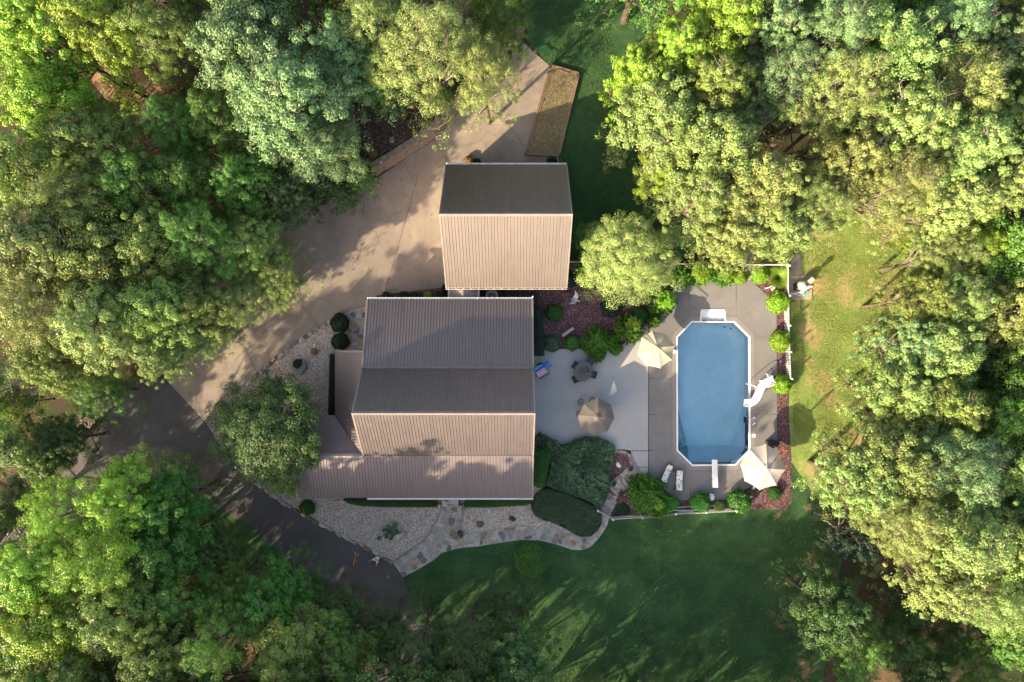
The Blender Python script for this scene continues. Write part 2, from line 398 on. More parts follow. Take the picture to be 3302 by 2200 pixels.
def m_floral():
    q = NT('floral_cushion'); v = q.n('ShaderNodeTexVoronoi'); v.inputs['Scale'].default_value = 8.5; q.l(q.pos, v.inputs['Vector'])
    s_ = q.n('ShaderNodeSeparateColor'); q.l(v.outputs['Color'], s_.inputs[0])
    pr = q.n('ShaderNodeValToRGB'); pr.color_ramp.interpolation = 'CONSTANT'; e = pr.color_ramp.elements
    cs = [(0, (.62, .6, .55)), (.3, (.05, .14, .06)), (.45, (.62, .6, .55)), (.58, (.62, .14, .04)), (.7, (.16, .3, .32)), (.8, (.6, .58, .52)), (.92, (.1, .2, .06))]
    while len(e) < len(cs): e.new(.5)
    for i, (p, c) in enumerate(cs): e[i].position = p; e[i].color = (*c, 1)
    q.l(s_.outputs[0], pr.inputs[0])
    k = q.ramp(v.outputs['Distance'], (.42, 1.0), (.5, 0.0))
    return q.fin(q.mix(k, (.62, .6, .55), pr.outputs[0]), .85, .2)
MAT['floral'] = m_floral()
for n_, c_ in (('blue', (.03, .1, .5)), ('bluelt', (.06, .2, .62)), ('green', (.02, .5, .03)), ('pink', (.62, .36, .55)), ('teal', (.03, .45, .25)), ('red', (.25, .012, .014))):
    MAT[n_] = mk(n_+'_plastic', c_, tuple(x*.85 for x in c_), 5, .4, .4, .05)
MAT['pipe'] = mk('white_pvc', (.58, .58, .56), (.5, .49, .47), 6, .4, .4, .03)
MAT['tank'] = mk('beige_tank', (.52, .475, .40), (.42, .385, .325), 3, .4, .4, .05)
MAT['acgrey'] = mk('ac_grey_paint', (.36, .38, .42), (.32, .34, .37), 3, .45, .4, .03)
MAT['bag'] = mk('white_plastic_bag', (.75, .74, .76), (.62, .6, .64), 9, .35, .4, .8, 9, .05)
MAT['trunk'] = mk('bark_trunk', (.13, .1, .075), (.06, .048, .038), 5, .9, .15, .7, 12, .03)
MAT['twig'] = mk('pale_twig', (.22, .185, .15), (.13, .105, .082), 5, .85, .2, .2)
MAT['deadtwig'] = mk('dead_grey_twig', (.24, .21, .19), (.16, .14, .13), 5, .85, .2, .2)
LEAF = {
 'lime':  leafmat('leaf_lime', (0.116, 0.236, 0.019), (0.180, 0.304, 0.028), (0.249, 0.338, 0.047)),
 'olive': leafmat('leaf_olive', (0.096, 0.172, 0.030), (0.153, 0.234, 0.045), (0.243, 0.289, 0.080)),
 'straw': leafmat('leaf_straw', (0.123, 0.180, 0.043), (0.189, 0.248, 0.063), (0.287, 0.315, 0.116)),
 'blue':  leafmat('leaf_bluegreen', (0.068, 0.152, 0.054), (0.123, 0.223, 0.083), (0.214, 0.302, 0.128)),
 'green': leafmat('leaf_green', (0.043, 0.124, 0.018), (0.082, 0.181, 0.028), (0.157, 0.240, 0.045)),
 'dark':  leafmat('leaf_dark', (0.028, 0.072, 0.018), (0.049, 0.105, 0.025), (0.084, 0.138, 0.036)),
 'pale':  leafmat('leaf_pale', (0.102, 0.188, 0.041), (0.168, 0.256, 0.064), (0.264, 0.330, 0.119)),
 'ball':  leafmat('leaf_ball', (0.096, 0.241, 0.012), (0.159, 0.335, 0.019), (0.234, 0.388, 0.034)),
 'hinoki': leafmat('leaf_hinoki', (0.024, 0.106, 0.010), (0.049, 0.153, 0.016), (0.122, 0.225, 0.018)),
 'gold':  leafmat('leaf_gold', (0.129, 0.280, 0.013), (0.172, 0.323, 0.016), (0.224, 0.366, 0.029)),
 'juniper': leafmat('leaf_juniper', (0.016, 0.042, 0.022), (0.045, 0.095, 0.047), (0.110, 0.175, 0.090), .15),
 'boxwood': leafmat('leaf_boxwood', (0.018, 0.045, 0.022), (0.045, 0.088, 0.041), (0.100, 0.150, 0.072), .2),
 'hedge': leafmat('leaf_hedge', (0.015, 0.062, 0.010), (0.029, 0.094, 0.013), (0.050, 0.127, 0.020), .2),
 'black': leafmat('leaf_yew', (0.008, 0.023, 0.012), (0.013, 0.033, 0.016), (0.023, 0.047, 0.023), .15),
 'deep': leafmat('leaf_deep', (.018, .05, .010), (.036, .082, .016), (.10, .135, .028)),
 'crepe': leafmat('leaf_crepe', (0.148, 0.273, 0.048), (0.214, 0.324, 0.076), (0.400, 0.345, 0.150)),
 'vivid': leafmat('leaf_vivid', (.026, .105, .014), (.046, .15, .02), (.085, .195, .028)),
 'grassy': leafmat('leaf_blade', (0.110, 0.268, 0.019), (0.193, 0.362, 0.034), (0.331, 0.455, 0.077)),
 'rust':  leafmat('leaf_rust', (0.156, 0.078, 0.035), (0.260, 0.143, 0.059), (0.364, 0.234, 0.094)),
 'hosta': leafmat('leaf_broad', (0.023, 0.065, 0.030), (0.031, 0.078, 0.035), (0.039, 0.091, 0.040), .15, .4),
}
# ---------------------------------------------------------------- setting: ground, lawn, drive, patio, deck, beds
POOL = [W(*p) for p in ((2415, 1088), (2366.6, 1039.5), (2231, 1039.5), (2184, 1088), (2185, 1452), (2233, 1499), (2370, 1497.5), (2416, 1450))]
def ring(poly, d):                                       # offset a convex loop outward by d
    out = []; n = len(poly)
    for i in range(n):
        p0, p, p1 = poly[i-1], poly[i], poly[(i+1) % n]
        e0 = (p-p0).normalized(); e1 = (p1-p).normalized()
        n0 = Vector((e0.y, -e0.x, 0)); n1 = Vector((e1.y, -e1.x, 0)); b = (n0+n1).normalized()
        if (p-Vector((17.2, -4.5, 0))).dot(n0) < 0: b = -b
        out.append(p+b*(d/max(.5, abs(b.dot(n0)))))
    return out
def build_ground():
    xs = list(range(-170, -40, 13))+[-40+i for i in range(81)]+list(range(53, 171, 13))
    ys = list(range(-170, -40, 13))+[-40+i for i in range(81)]+list(range(53, 171, 13))
    V = [(x, y, g(x, y)-(.16 if 8 < x < 13.5 and -20.5 < y < -8 else .045)) for y in ys for x in xs]; nx = len(xs); F = []
    big = ring(POOL, -.05)
    def inside(x, y):
        c = False
        for i in range(8):
            a, b = big[i-1], big[i]
            if (a.y > y) != (b.y > y) and x < (b.x-a.x)*(y-a.y)/(b.y-a.y)+a.x: c = not c
        return c
    for j in range(len(ys)-1):
        for i in range(nx-1):
            q = (xs[i], ys[j], xs[i+1], ys[j+1])
            if any(inside(a, b) or (16.0 < a < 18.2 and 1 < b < 2.7) for a in (q[0], q[2]) for b in (q[1], q[3])) or (q[0] < 17 < q[2] and 1 < q[1] < 2.7): continue
            F.append((j*nx+i, j*nx+i+1, (j+1)*nx+i+1, (j+1)*nx+i))
    o = put('ground', npmesh('ground', V, F, MAT['forest'])); o['kind'] = 'structure'
build_ground()
lawn_pts = [(1690, -60), (1980, -60), (2060, 120), (2120, 420), (2300, 720), (2420, 790), (2500, 800), (2560, 860), (2540, 1000), (2545, 1300), (2548, 1480), (2545, 1640), (2380, 1650), (2100, 1665), (1975, 1668), (1940, 1640), (1800, 1700), (1560, 1720),
            (1300, 1862), (1322, 1925), (1344, 1995), (1360, 2100), (1360, 2300), (2700, 2300), (2760, 1900), (2700, 1660), (2680, 1600), (2560, 1420), (2552, 1200), (2570, 860), (2440, 770), (2270, 840), (2160, 855), (1815, 860), (1800, 505), (1865, 240), (1772, 213), (1700, 130)]
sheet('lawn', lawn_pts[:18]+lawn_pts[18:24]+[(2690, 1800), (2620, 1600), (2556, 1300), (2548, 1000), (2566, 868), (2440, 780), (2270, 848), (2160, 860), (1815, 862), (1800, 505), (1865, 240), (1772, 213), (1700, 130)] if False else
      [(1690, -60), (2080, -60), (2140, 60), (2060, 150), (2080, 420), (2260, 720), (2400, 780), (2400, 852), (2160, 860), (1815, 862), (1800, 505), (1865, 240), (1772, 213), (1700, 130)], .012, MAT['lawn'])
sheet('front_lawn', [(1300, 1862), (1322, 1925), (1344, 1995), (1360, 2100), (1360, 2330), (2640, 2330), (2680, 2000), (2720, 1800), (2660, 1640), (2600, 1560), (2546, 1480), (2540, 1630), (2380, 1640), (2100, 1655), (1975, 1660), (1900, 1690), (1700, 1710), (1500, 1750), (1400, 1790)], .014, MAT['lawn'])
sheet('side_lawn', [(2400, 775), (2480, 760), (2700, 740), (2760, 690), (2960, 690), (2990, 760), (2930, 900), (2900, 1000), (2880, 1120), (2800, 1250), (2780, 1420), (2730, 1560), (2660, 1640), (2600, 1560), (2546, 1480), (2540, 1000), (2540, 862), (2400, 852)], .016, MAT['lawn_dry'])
sheet('verge', [(622, 1598), (795, 1691), (935, 1804), (1047, 1869), (1130, 1960), (1180, 2100), (900, 1950), (700, 1800), (600, 1680)], .012, MAT['lawn'])
sheet('driveway', [(530, 1218), (560, 1060), (760, 860), (950, 690), (1110, 640), (1215, 575), (1285, 528), (1408, 446), (1490, 350), (1560, 250), (1690, 140), (1772, 213), (1693, 501), (1802, 507), (1802, 560), (1500, 700), (1445, 940), (1218, 955), (1190, 985), (1166, 995), (1120, 1004), (1067, 1037), (998, 1078), (934, 1123), (850, 1192), (813, 1226), (740, 1290), (668, 1368)], .03, MAT['drive'])
for a_, b_ in (((962, 973), (1026, 1050)), ((1399, 454), (1456, 532)), ((1172, 628), (1174, 700)), ((1350, 560), (1240, 950)), ((760, 1060), (830, 1205)), ((1560, 300), (1690, 470))):
    d_ = (G(*b_)-G(*a_)).normalized(); n_ = Vector((-d_.y, d_.x, 0))*.018; q_ = [G(*a_)+n_, G(*a_)-n_, G(*b_)-n_, G(*b_)+n_]
    sheet('drive_joint', [(p.x, p.y) for p in q_], .036, MAT['joint_dark'], world=True)
sheet('asphalt_road', [(529, 1219), (449, 1224), (340, 1350), (240, 1480), (100, 1640), (-120, 1850), (-120, 2010), (300, 1720), (470, 1590), (622, 1598), (795, 1691), (935, 1804), (1047, 1869), (1140, 1980), (1200, 2120), (1220, 2330), (1370, 2330), (1362, 2120), (1344, 1995), (1322, 1925), (1300, 1862), (1264, 1813), (1215, 1783), (1169, 1757), (1113, 1731), (1052, 1697), (998, 1668), (907, 1615), (827, 1555), (740, 1480), (700, 1420), (667, 1369)], .026, MAT['asphalt'])
sheet('gravel_bed', [(1110, 1006), (1067, 1037), (998, 1078), (934, 1123), (850, 1192), (813, 1226), (740, 1290), (668, 1368), (700, 1420), (740, 1480), (827, 1555), (907, 1615), (998, 1668), (1052, 1697), (1113, 1731), (1169, 1757), (1215, 1783), (1264, 1813), (1340, 1760), (1500, 1760), (1650, 1720), (1870, 1735), (1900, 1700), (1760, 1600), (1735, 1500), (1500, 1480), (1170, 1480), (1170, 1110)], .02, MAT['gravel'])
sheet('planting_bed', [(1200, 985), (1218, 952), (1448, 925), (1560, 890), (1840, 835), (2170, 845), (2200, 930), (2090, 1040), (2090, 1075), (1990, 1140), (1800, 1140), (1715, 1135), (1715, 985)], .034, MAT['mulch'])
sheet('soil_bed', [(1215, 953), (1448, 938), (1560, 915), (1700, 915), (1740, 935), (1735, 990), (1716, 985), (1210, 985)], .04, MAT['soil'])
sheet('pool_side_bed', [(2412, 895), (2545, 880), (2541, 1280), (2548, 1420), (2553, 1500), (2553, 1620), (2534, 1643), (2411, 1643), (2180, 1648), (2180, 1600), (2416, 1570), (2505, 1500), (2504, 990), (2477, 957)], .024, MAT['mulch'])
sheet('step_side_bed', [(1940, 1475), (1975, 1452), (2012, 1455), (2034, 1470), (2036, 1500), (2080, 1530), (2190, 1612), (2180, 1650), (2073, 1668), (1978, 1672), (1968, 1660), (1990, 1600), (1940, 1590), (1930, 1540)], .045, MAT['mulch'])
sheet('woodland_bed', [(1190, 330), (1390, 330), (1440, 375), (1400, 425), (1225, 545), (1150, 560), (1120, 450)], .024, MAT['bark'])
# patio slabs with open joints
sheet('patio_slab', [(1716, 1130), (1800, 1126), (1990, 1124), (2060, 1075), (2090, 1035), (2090, 1453), (2032, 1453), (2012, 1449), (1960, 1453), (1920, 1470), (1760, 1460), (1716, 1440)], .05, MAT['patio'], skirt=.08)
sheet('patio_slab', [(2034, 1455), (2090, 1455), (2090, 1505), (2043, 1505), (2037, 1495), (2036, 1470)], .05, MAT['patio'], skirt=.08)
sheet('patio_slab', [(2045, 1507), (2090, 1507), (2090, 1540), (2074, 1527)], .05, MAT['patio'], skirt=.08)
# pool deck: dark joint bed, rim round the coping, slabs with 3 cm joints
BXL, BXR = W(2254.5, 1000).x, W(2343.5, 1000).x          # entry-step bay behind the north edge
def bay_split(i, A, B):
    a, b, c, d = A[i], A[(i+1) % 8], B[(i+1) % 8], B[i]
    if i != 1: return [(a, b, c, d)]
    at = lambda p, q, x: p.lerp(q, (x-p.x)/(q.x-p.x))
    return [(a, at(a, b, BXR), at(d, c, BXR), d), (at(a, b, BXL), b, c, at(d, c, BXL))]
P8 = POOL; R0 = ring(POOL, .10); R1 = ring(POOL, .46); R2 = ring(POOL, .49)
mb = MB()
for i in range(8):
    for a, b, c, d in bay_split(i, R0, R1): mb.add([(p.x, p.y, .056) for p in (a, b, c, d)], [(3, 2, 1, 0)])
put('deck_rim', mb.mesh('deck_rim', MAT['deck_rim']))['kind'] = 'structure'
mb = MB()
RB = ring(POOL, 2.0)
for i in range(8):
    for a, b, c, d in bay_split(i, R1, RB): mb.add([(p.x, p.y, .045) for p in (a, b, c, d)], [(3, 2, 1, 0)])
put('deck_joint', mb.mesh('deck_joint', MAT['joint']))['kind'] = 'structure'
def pxz(v): return (v.x*FPX/CAM_H+1651, 1100-v.y*FPX/CAM_H)
r2 = [pxz(v) for v in R2]                                # 0 right-top .. order as POOL
LX = 2092.5
def slab(pts): sheet('deck_slab', pts, .052, MAT['deck'], skirt=.05)
for ya, yb in ((1088, 1220), (1221.5, 1336), (1337.5, 1451)): slab([(LX, ya), (r2[3][0], ya), (r2[4][0], yb), (LX, yb)])
slab([(LX, 1452.5), (r2[4][0], 1452.5), r2[4], r2[5], (r2[5][0], 1613), (2183, 1613), (LX, 1541)])
slab([(r2[5][0]+1.5, r2[5][1]), r2[6], (r2[6][0], 1611), (r2[5][0]+1.5, 1613)])
slab([(r2[6][0]+1.5, r2[6][1]), r2[7], (r2[7][0], 1455), (2505, 1455), (2505, 1502), (2440, 1560), (2414, 1573), (2345, 1611), (r2[6][0]+1.5, 1611)])
for ya, yb in ((1089, 1215), (1216.5, 1335), (1336.5, 1453.5)): slab([(r2[0][0], ya), (2504, ya), (2505, yb), (r2[7][0], yb)])
slab([(r2[0][0], 1087.5), r2[0], r2[1], (r2[1][0], 903), (2421, 903), (2477.5, 957), (2503, 989), (2504, 1087.5)])
slab([(r2[1][0]-1.5, r2[1][1]), (2343.5, r2[1][1]), (2343.5, 995), (r2[1][0]-1.5, 995)])
slab([(2254.5, r2[1][1]), r2[2], (r2[2][0], 995), (2254.5, 995)])
slab([(r2[1][0]-1.5, 993.5), r2[2][:1]+(993.5,), (r2[2][0], 903), (r2[1][0]-1.5, 903)])
slab([(r2[2][0]-1.5, r2[2][1]), r2[3], (r2[3][0], 1086.5), (LX, 1086.5), (LX, 1030), (2130, 985), (2180, 920), (r2[2][0]-1.5, 903)])
sheet('equipment_pad', [(2546, 889), (2616, 889), (2617, 966), (2546, 968)], .09, MAT['pad'], skirt=.15)
sheet('service_path', [(2550, 820), (2582, 820), (2585, 888), (2547, 888)], .05, MAT['pad'], skirt=.08)
sheet('garden_path', [(2384, 815), (2432, 815), (2430, 853), (2384, 853)], .04, MAT['drive'], skirt=.05)
# ---------------------------------------------------------------- pool
pool = thing('swimming_pool', (POOL[0].x, POOL[0].y, 0), 'blue rectangular swimming pool with cut corners and white entry steps', 'swimming pool')
def pput(mb, name, mat, smooth=False): # world-built part of the pool
    o = mb.obj(name, mat, pool, smooth=smooth); o.location = -pool.location; return o
mb = MB(); WB = [Vector((p.x, p.y, -1.05)) for p in POOL]
for i in range(8): mb.add([POOL[i], POOL[(i+1) % 8], WB[(i+1) % 8], WB[i]], [(0, 1, 2, 3)])
a = W(2185, 1283); b = W(2417, 1283); a.z = b.z = -1.05
hl = W(2216, 1437, -2.3); hr = W(2352, 1437, -2.3)
mb.add([WB[0], WB[1], WB[2], WB[3], a, b], [(0, 1, 2, 3, 4, 5)]); mb.add([a, hl, hr, b], [(0, 1, 2, 3)])
mb.add([a, WB[4], hl], [(0, 1, 2)]); mb.add([WB[4], WB[5], hl], [(0, 1, 2)]); mb.add([WB[5], WB[6], hr, hl], [(0, 1, 2, 3)])
mb.add([WB[6], WB[7], hr], [(0, 1, 2)]); mb.add([WB[7], b, hr], [(0, 1, 2)])
pput(mb, 'basin', MAT['liner'])
mb = MB(); CI = ring(POOL, -.02)
for i in range(8):
    q = [CI[i], CI[(i+1) % 8], R0[(i+1) % 8], R0[i]]; n = len(mb.v)
    P = [Vector((p.x, p.y, .075)) for p in q]+[Vector((p.x, p.y, -.09)) for p in q]
    mb.add(P, [(3, 2, 1, 0), (0, 1, 5, 4), (2, 3, 7, 6)])
pput(mb, 'coping', MAT['white'])
mb = MB(); T_ = [Vector((p.x, p.y, -.13)) for p in ring(POOL, -.02)]; B_ = [Vector((p.x, p.y, -1.03)) for p in ring(POOL, -.02)]   # closed body of water just inside the liner
a2, b2, hl2, hr2 = a+Vector((.02, 0, .02)), b+Vector((-.02, 0, .02)), hl+Vector((0, 0, .03)), hr+Vector((0, 0, .03))
mb.add(T_+B_+[a2, b2, hl2, hr2], [tuple(range(8))]+[(i+8, (i+1) % 8+8, (i+1) % 8, i) for i in range(8) if i not in (3, 7)]
       +[(11, 16, 12, 4, 3), (15, 17, 8, 0, 7), (11, 10, 9, 8, 17, 16), (16, 17, 19, 18), (12, 16, 18), (13, 12, 18), (14, 13, 18, 19), (15, 14, 19), (17, 15, 19)])
pput(mb, 'water', MAT['water'])
# moulded white entry steps: walled bay behind the top edge
mb = MB()
ow = [(2256, 1041), (2259, 1002), (2263, 998), (2334, 998), (2338, 1002), (2342, 1041)]; iw = [(2261, 1041), (2263.5, 1005), (2266, 1003), (2331, 1003), (2333.5, 1005), (2337, 1041)]
O_ = [W(*p) for p in ow]; I_ = [W(*p) for p in iw]
for i in range(5):
    mb.add([(p.x, p.y, .09) for p in (O_[i], O_[i+1], I_[i+1], I_[i])], [(0, 1, 2, 3)])
    mb.add([(O_[i].x, O_[i].y, .09), (O_[i+1].x, O_[i+1].y, .09), (O_[i+1].x, O_[i+1].y, .02), (O_[i].x, O_[i].y, .02)], [(3, 2, 1, 0)])
    mb.add([(I_[i].x, I_[i].y, .09), (I_[i+1].x, I_[i+1].y, .09), (I_[i+1].x, I_[i+1].y, -1.0), (I_[i].x, I_[i].y, -1.0)], [(0, 1, 2, 3)])
pput(mb, 'step_bay', MAT['fiber'])
for q_ in ([(2254, 1040), (2257, 1040), (2260, 1002), (2254, 994)], [(2254, 994), (2260, 1002), (2264, 999), (2333, 999), (2337, 1002), (2344, 994)], [(2344, 994), (2337, 1002), (2341, 1040), (2344, 1040)]): sheet('deck_infill', q_, .05, MAT['deck_rim'])
for k, (ya, yb, z) in enumerate(((1003, 1015, .062), (1015, 1023, -.03), (1023, 1032, -.22), (1032, 1041, -.45))):
    A = W(2264, ya); B = W(2334, yb); mb = MB(); mb.cbox(((A.x+B.x)/2, (A.y+B.y)/2, z-.25), (B.x-A.x+.1, abs(A.y-B.y), .5), b=.03); pput(mb, 'step', MAT['fiber'])
mb = MB(); c = W(2416.5, 1405); mb.box((c.x-.02, c.y, -.06), (.06, .42, .2)); pput(mb, 'skimmer_mouth', MAT['white'])
for px, py in ((2256, 1408), (2306, 1407)):
    c = W(px, py, -2.25); mb = MB(); mb.lathe([(.14, -2.27), (.14, -2.22), (.05, -2.19), (.001, -2.19)], (c.x, c.y, 0), 12); pput(mb, 'drain', MAT['white'])
for px, py in ((2346.5, 1049), (2366, 1054)):
    c = W(px, py, -.5); mb = MB(); mb.lathe([(.07, 0), (.07, .05), (.03, .06), (.001, .06)], (c.x-.1, c.y-.15, -1.04), 10); pput(mb, 'inlet', MAT['black'])
lid = W(2430, 1404.5); mb = MB(); mb.cbox((0, 0, .068), (.28, .28, .03), b=.01); tag(mb.obj('access_cover', MAT['white'], loc=(lid.x, lid.y, 0)), 'small square white skimmer lid set in the deck', 'skimmer lid')
# ---------------------------------------------------------------- buildings
def roof_panels(parent, L0, L1, U0, U1, mat, pw=.98, ribs=4, clips=(), rh=.032, ov=.0):
    """ribbed sheet panels from eave edge L0-L1 to upper edge U0-U1 (world points), one object per panel"""
    L0, L1, U0, U1 = map(Vector, (L0, L1, U0, U1)); wl = (L1-L0).length; n = max(1, round(wl/pw)); u = (L1-L0)/wl
    s = (U0-L0); nrm = u.cross(s).normalized()
    if nrm.z < 0: nrm = -nrm
    w = wl/n; rp = w/ribs
    for k in range(n):
        pts = []
        for r in range(ribs):
            x = r*rp
            pts += [(x, 0), (x+rp*.40-.03, 0), (x+rp*.40-.014, rh), (x+rp*.40+.014, rh), (x+rp*.40+.024, 0), (x+rp*.7, 0), (x+rp*.7+.01, .006), (x+rp*.7+.03, .006), (x+rp*.7+.04, 0)]
        pts.append((w-.002, .0))
        off = (.004 if k % 2 else .0)
        V = []; 
        for x, h in pts:
            t = (k*w+x)/wl; a = L0.lerp(L1, t)+nrm*(h+off); b = U0.lerp(U1, t)+nrm*(h+off); V += [a, b]
        bm = bmesh.new(); vs = [bm.verts.new(v) for v in V]
        for i in range(len(pts)-1):
            f = bm.faces.new((vs[2*i], vs[2*i+2], vs[2*i+3], vs[2*i+1]))
        for co, no in clips:
            bmesh.ops.bisect_plane(bm, geom=bm.verts[:]+bm.edges[:]+bm.faces[:], plane_co=co, plane_no=no, clear_outer=True, dist=1e-5)
        bmesh.ops.recalc_face_normals(bm, faces=bm.faces[:])
        if bm.faces and sum(f.normal.dot(nrm) for f in bm.faces) < 0: bmesh.ops.reverse_faces(bm, faces=bm.faces[:])
        if len(bm.faces) == 0: bm.free(); continue
        me = bpy.data.meshes.new('roof_panel'); bm.to_mesh(me); bm.free(); me.materials.append(mat)
        put('roof_panel', me, parent, loc=-parent.location)
def part(mb, name, mat, parent, smooth=False):
    o = mb.obj(name, mat, parent, smooth=smooth); o.location = -parent.location; return o
def gutter(parent, A, B, out, n_hang, mat=None, fall=True):
    """U-shaped gutter from A to B along an eave, out = outward unit vector; hangers are sub-parts"""
    A, B, out = Vector(A), Vector(B), Vector(out); d = B-A; z = Vector((0, 0, 1)); mb = MB()
    prof = [(-.01, -.005), (-.01, -.115), (.125, -.115), (.14, .0), (.115, .004), (.112, -.09), (.012, -.095), (.012, -.005)]
    P = []
    for E in (A, B): P += [E+out*x+z*y for x, y in prof]
    m = len(prof); F = [(i, (i+1) % m, m+(i+1) % m, m+i) for i in range(m)]+[tuple(range(m)), tuple(range(2*m-1, m-1, -1))]
    mb.add(P, F); o = part(mb, 'gutter', mat or MAT['gutter'], parent)
    hb = MB(); hb.bar((0, 0, 0), out*.13, .035, .014); hm = hb.mesh('gutter_hanger', MAT['white'])
    for k in range(n_hang):
        p = A.lerp(B, (k+.35)/n_hang); h = put('gutter_hanger', hm, o, loc=p+z*.005)
    return o
def cap(parent, name, A, B, s1, s2, w, mat, h=.05):
    """bent ridge cap / flashing from A to B; s1, s2 = downslope unit vectors"""
    A, B, s1, s2 = map(Vector, (A, B, s1, s2)); up = Vector((0, 0, h)); mb = MB()
    P = []
    for E in (A, B): P += [E+s1*w+up, E+up*1.25, E+s2*w+up, E+s1*w+up*.2, E+s2*w+up*.2]
    mb.add(P, [(0, 1, 6, 5), (1, 2, 7, 6), (3, 0, 5, 8), (2, 4, 9, 7), (0, 3, 4, 2, 1), (5, 6, 7, 9, 8)])
    return part(mb, name, mat, parent)
def rake(parent, A, B, out, mat):
    mb = MB(); A, B, out = Vector(A), Vector(B), Vector(out); z = Vector((0, 0, 1))
    P = [E+out*x+z*y for E in (A, B) for x, y in ((-.10, .052), (.03, .052), (.03, -.14), (.005, -.14), (.005, .03), (-.10, .03))]
    mb.add(P, [(i, (i+1) % 6, 6+(i+1) % 6, 6+i) for i in range(6)]+[(0, 1, 2, 3, 4, 5), (11, 10, 9, 8, 7, 6)]); return part(mb, 'rake_trim', mat, parent)
def window(parent, c, w, h, nrm):
    """window in a wall: frame part with pane, sill and glazing bars"""
    nrm = Vector(nrm); u = Vector((-nrm.y, nrm.x, 0)); rz = math.atan2(u.y, u.x); c = Vector(c); mb = MB()
    for s_ in (-1, 1): mb.box(c+u*s_*(w/2)+nrm*.02, (.09, .08, h+.09), rz); mb.box(c+Vector((0, 0, s_*h/2))+nrm*.02, (w-.09, .08, .09), rz)
    mb.box(c+nrm*.02, (.04, .05, h-.09), rz); fr = part(mb, 'window', MAT['white'], parent)
    mb = MB(); mb.box(c+nrm*.012, (w-.09, .02, h-.09), rz); o = mb.obj('pane', MAT['glass'], fr)
    mb = MB(); mb.box(c+nrm*.07-Vector((0, 0, h/2+.075)), (w+.2, .16, .05), rz); mb.obj('sill', MAT['white'], fr)
def door(parent, c, w, h, nrm, mat, name='door'):
    nrm = Vector(nrm); u = Vector((-nrm.y, nrm.x, 0)); rz = math.atan2(u.y, u.x); c = Vector(c); mb = MB()
    mb.box(c+nrm*.03, (w, .06, h), rz)
    for i in range(2):
        for j in range(3): mb.box(c+nrm*.065+u*(i-.5)*w*.42+Vector((0, 0, (j-1)*h*.3)), (w*.32, .015, h*.22), rz)
    d = part(mb, name, mat, parent); mb = MB(); mb.ball(c+nrm*.1+u*w*.4, .035); mb.obj('handle', MAT['chrome'], d)
# --- garage
GX0, GX1, GYN, GYS, GYR, GZE, GZR = -5.32, 4.42, 14.2, 4.29, 9.28, 3.0, 8.0
gar = thing('garage', ((GX0+GX1)/2, GYR, 0), 'detached garage with sunlit tan ribbed metal roof', 'garage')
mb = MB(); x0, x1, y0, y1 = GX0+.35, GX1-.35, GYS+.45, GYN-.45
zt = lambda y: GZE+(GZR-GZE)*(1-abs(y-GYR)/4.93)-.2
P = [(x, y, z) for x in (x0, x1) for y, z in ((y0, -.3), (y1, -.3), (y1, zt(y1)), (GYR, GZR-.2), (y0, zt(y0)))]
mb.add(P, [(0, 1, 2, 3, 4), (9, 8, 7, 6, 5), (0, 4, 9, 5), (1, 6, 7, 2)]); part(mb, 'wall', MAT['siding'], gar)
for sy, ye in ((1, GYN), (-1, GYS)):                      # roof deck boards under the sheets
    mb = MB(); mb.add([(x, y, z-d) for d in (.03, .17) for x, y, z in ((GX0+.02, GYR, GZR), (GX1-.02, GYR, GZR), (GX1-.02, ye, GZE), (GX0+.02, ye, GZE))], [(0, 1, 2, 3), (7, 6, 5, 4), (0, 3, 7, 4), (1, 5, 6, 2), (2, 6, 7, 3), (0, 4, 5, 1)]); part(mb, 'roof_deck', MAT['trim'], gar)
roof_panels(gar, (GX0, GYS, GZE), (GX1, GYS, GZE), (GX0, GYR, GZR), (GX1, GYR, GZR), MAT['roof_g'])
roof_panels(gar, (GX1, GYN, GZE), (GX0, GYN, GZE), (GX1, GYR, GZR), (GX0, GYR, GZR), MAT['roof_g'])
sn = Vector((0, 4.93, -5)).normalized(); ss = Vector((0, -4.93, -5)).normalized()
cap(gar, 'ridge_cap', (GX0-.03, GYR, GZR+.01), (GX1+.03, GYR, GZR+.01), sn, ss, .2, MAT['trim'], .06)
for x, o_ in ((GX0, (-1, 0, 0)), (GX1, (1, 0, 0))):
    for ye in (GYN, GYS): rake(gar, (x, ye, GZE), (x, GYR, GZR), o_, MAT['trim'])
gutter(gar, (GX0+.02, GYN, GZE-.02), (GX1-.02, GYN, GZE-.02), (0, 1, 0), 15)
gs = gutter(gar, (GX0-.02, GYS, GZE-.02), (GX1+.02, GYS, GZE-.02), (0, -1, 0), 16)
for y in (7.4, 10.9): door(gar, (x0, y, 1.2), 2.75, 2.3, (-1, 0, 0), MAT['white'], 'garage_door')
window(gar, (x1, 9.3, 1.6), 1.2, 1.1, (1, 0, 0)); window(gar, (x1, 9.3, 5.2), 1.0, 1.1, (1, 0, 0)); window(gar, (x0, 9.3, 5.2), 1.0, 1.1, (-1, 0, 0))
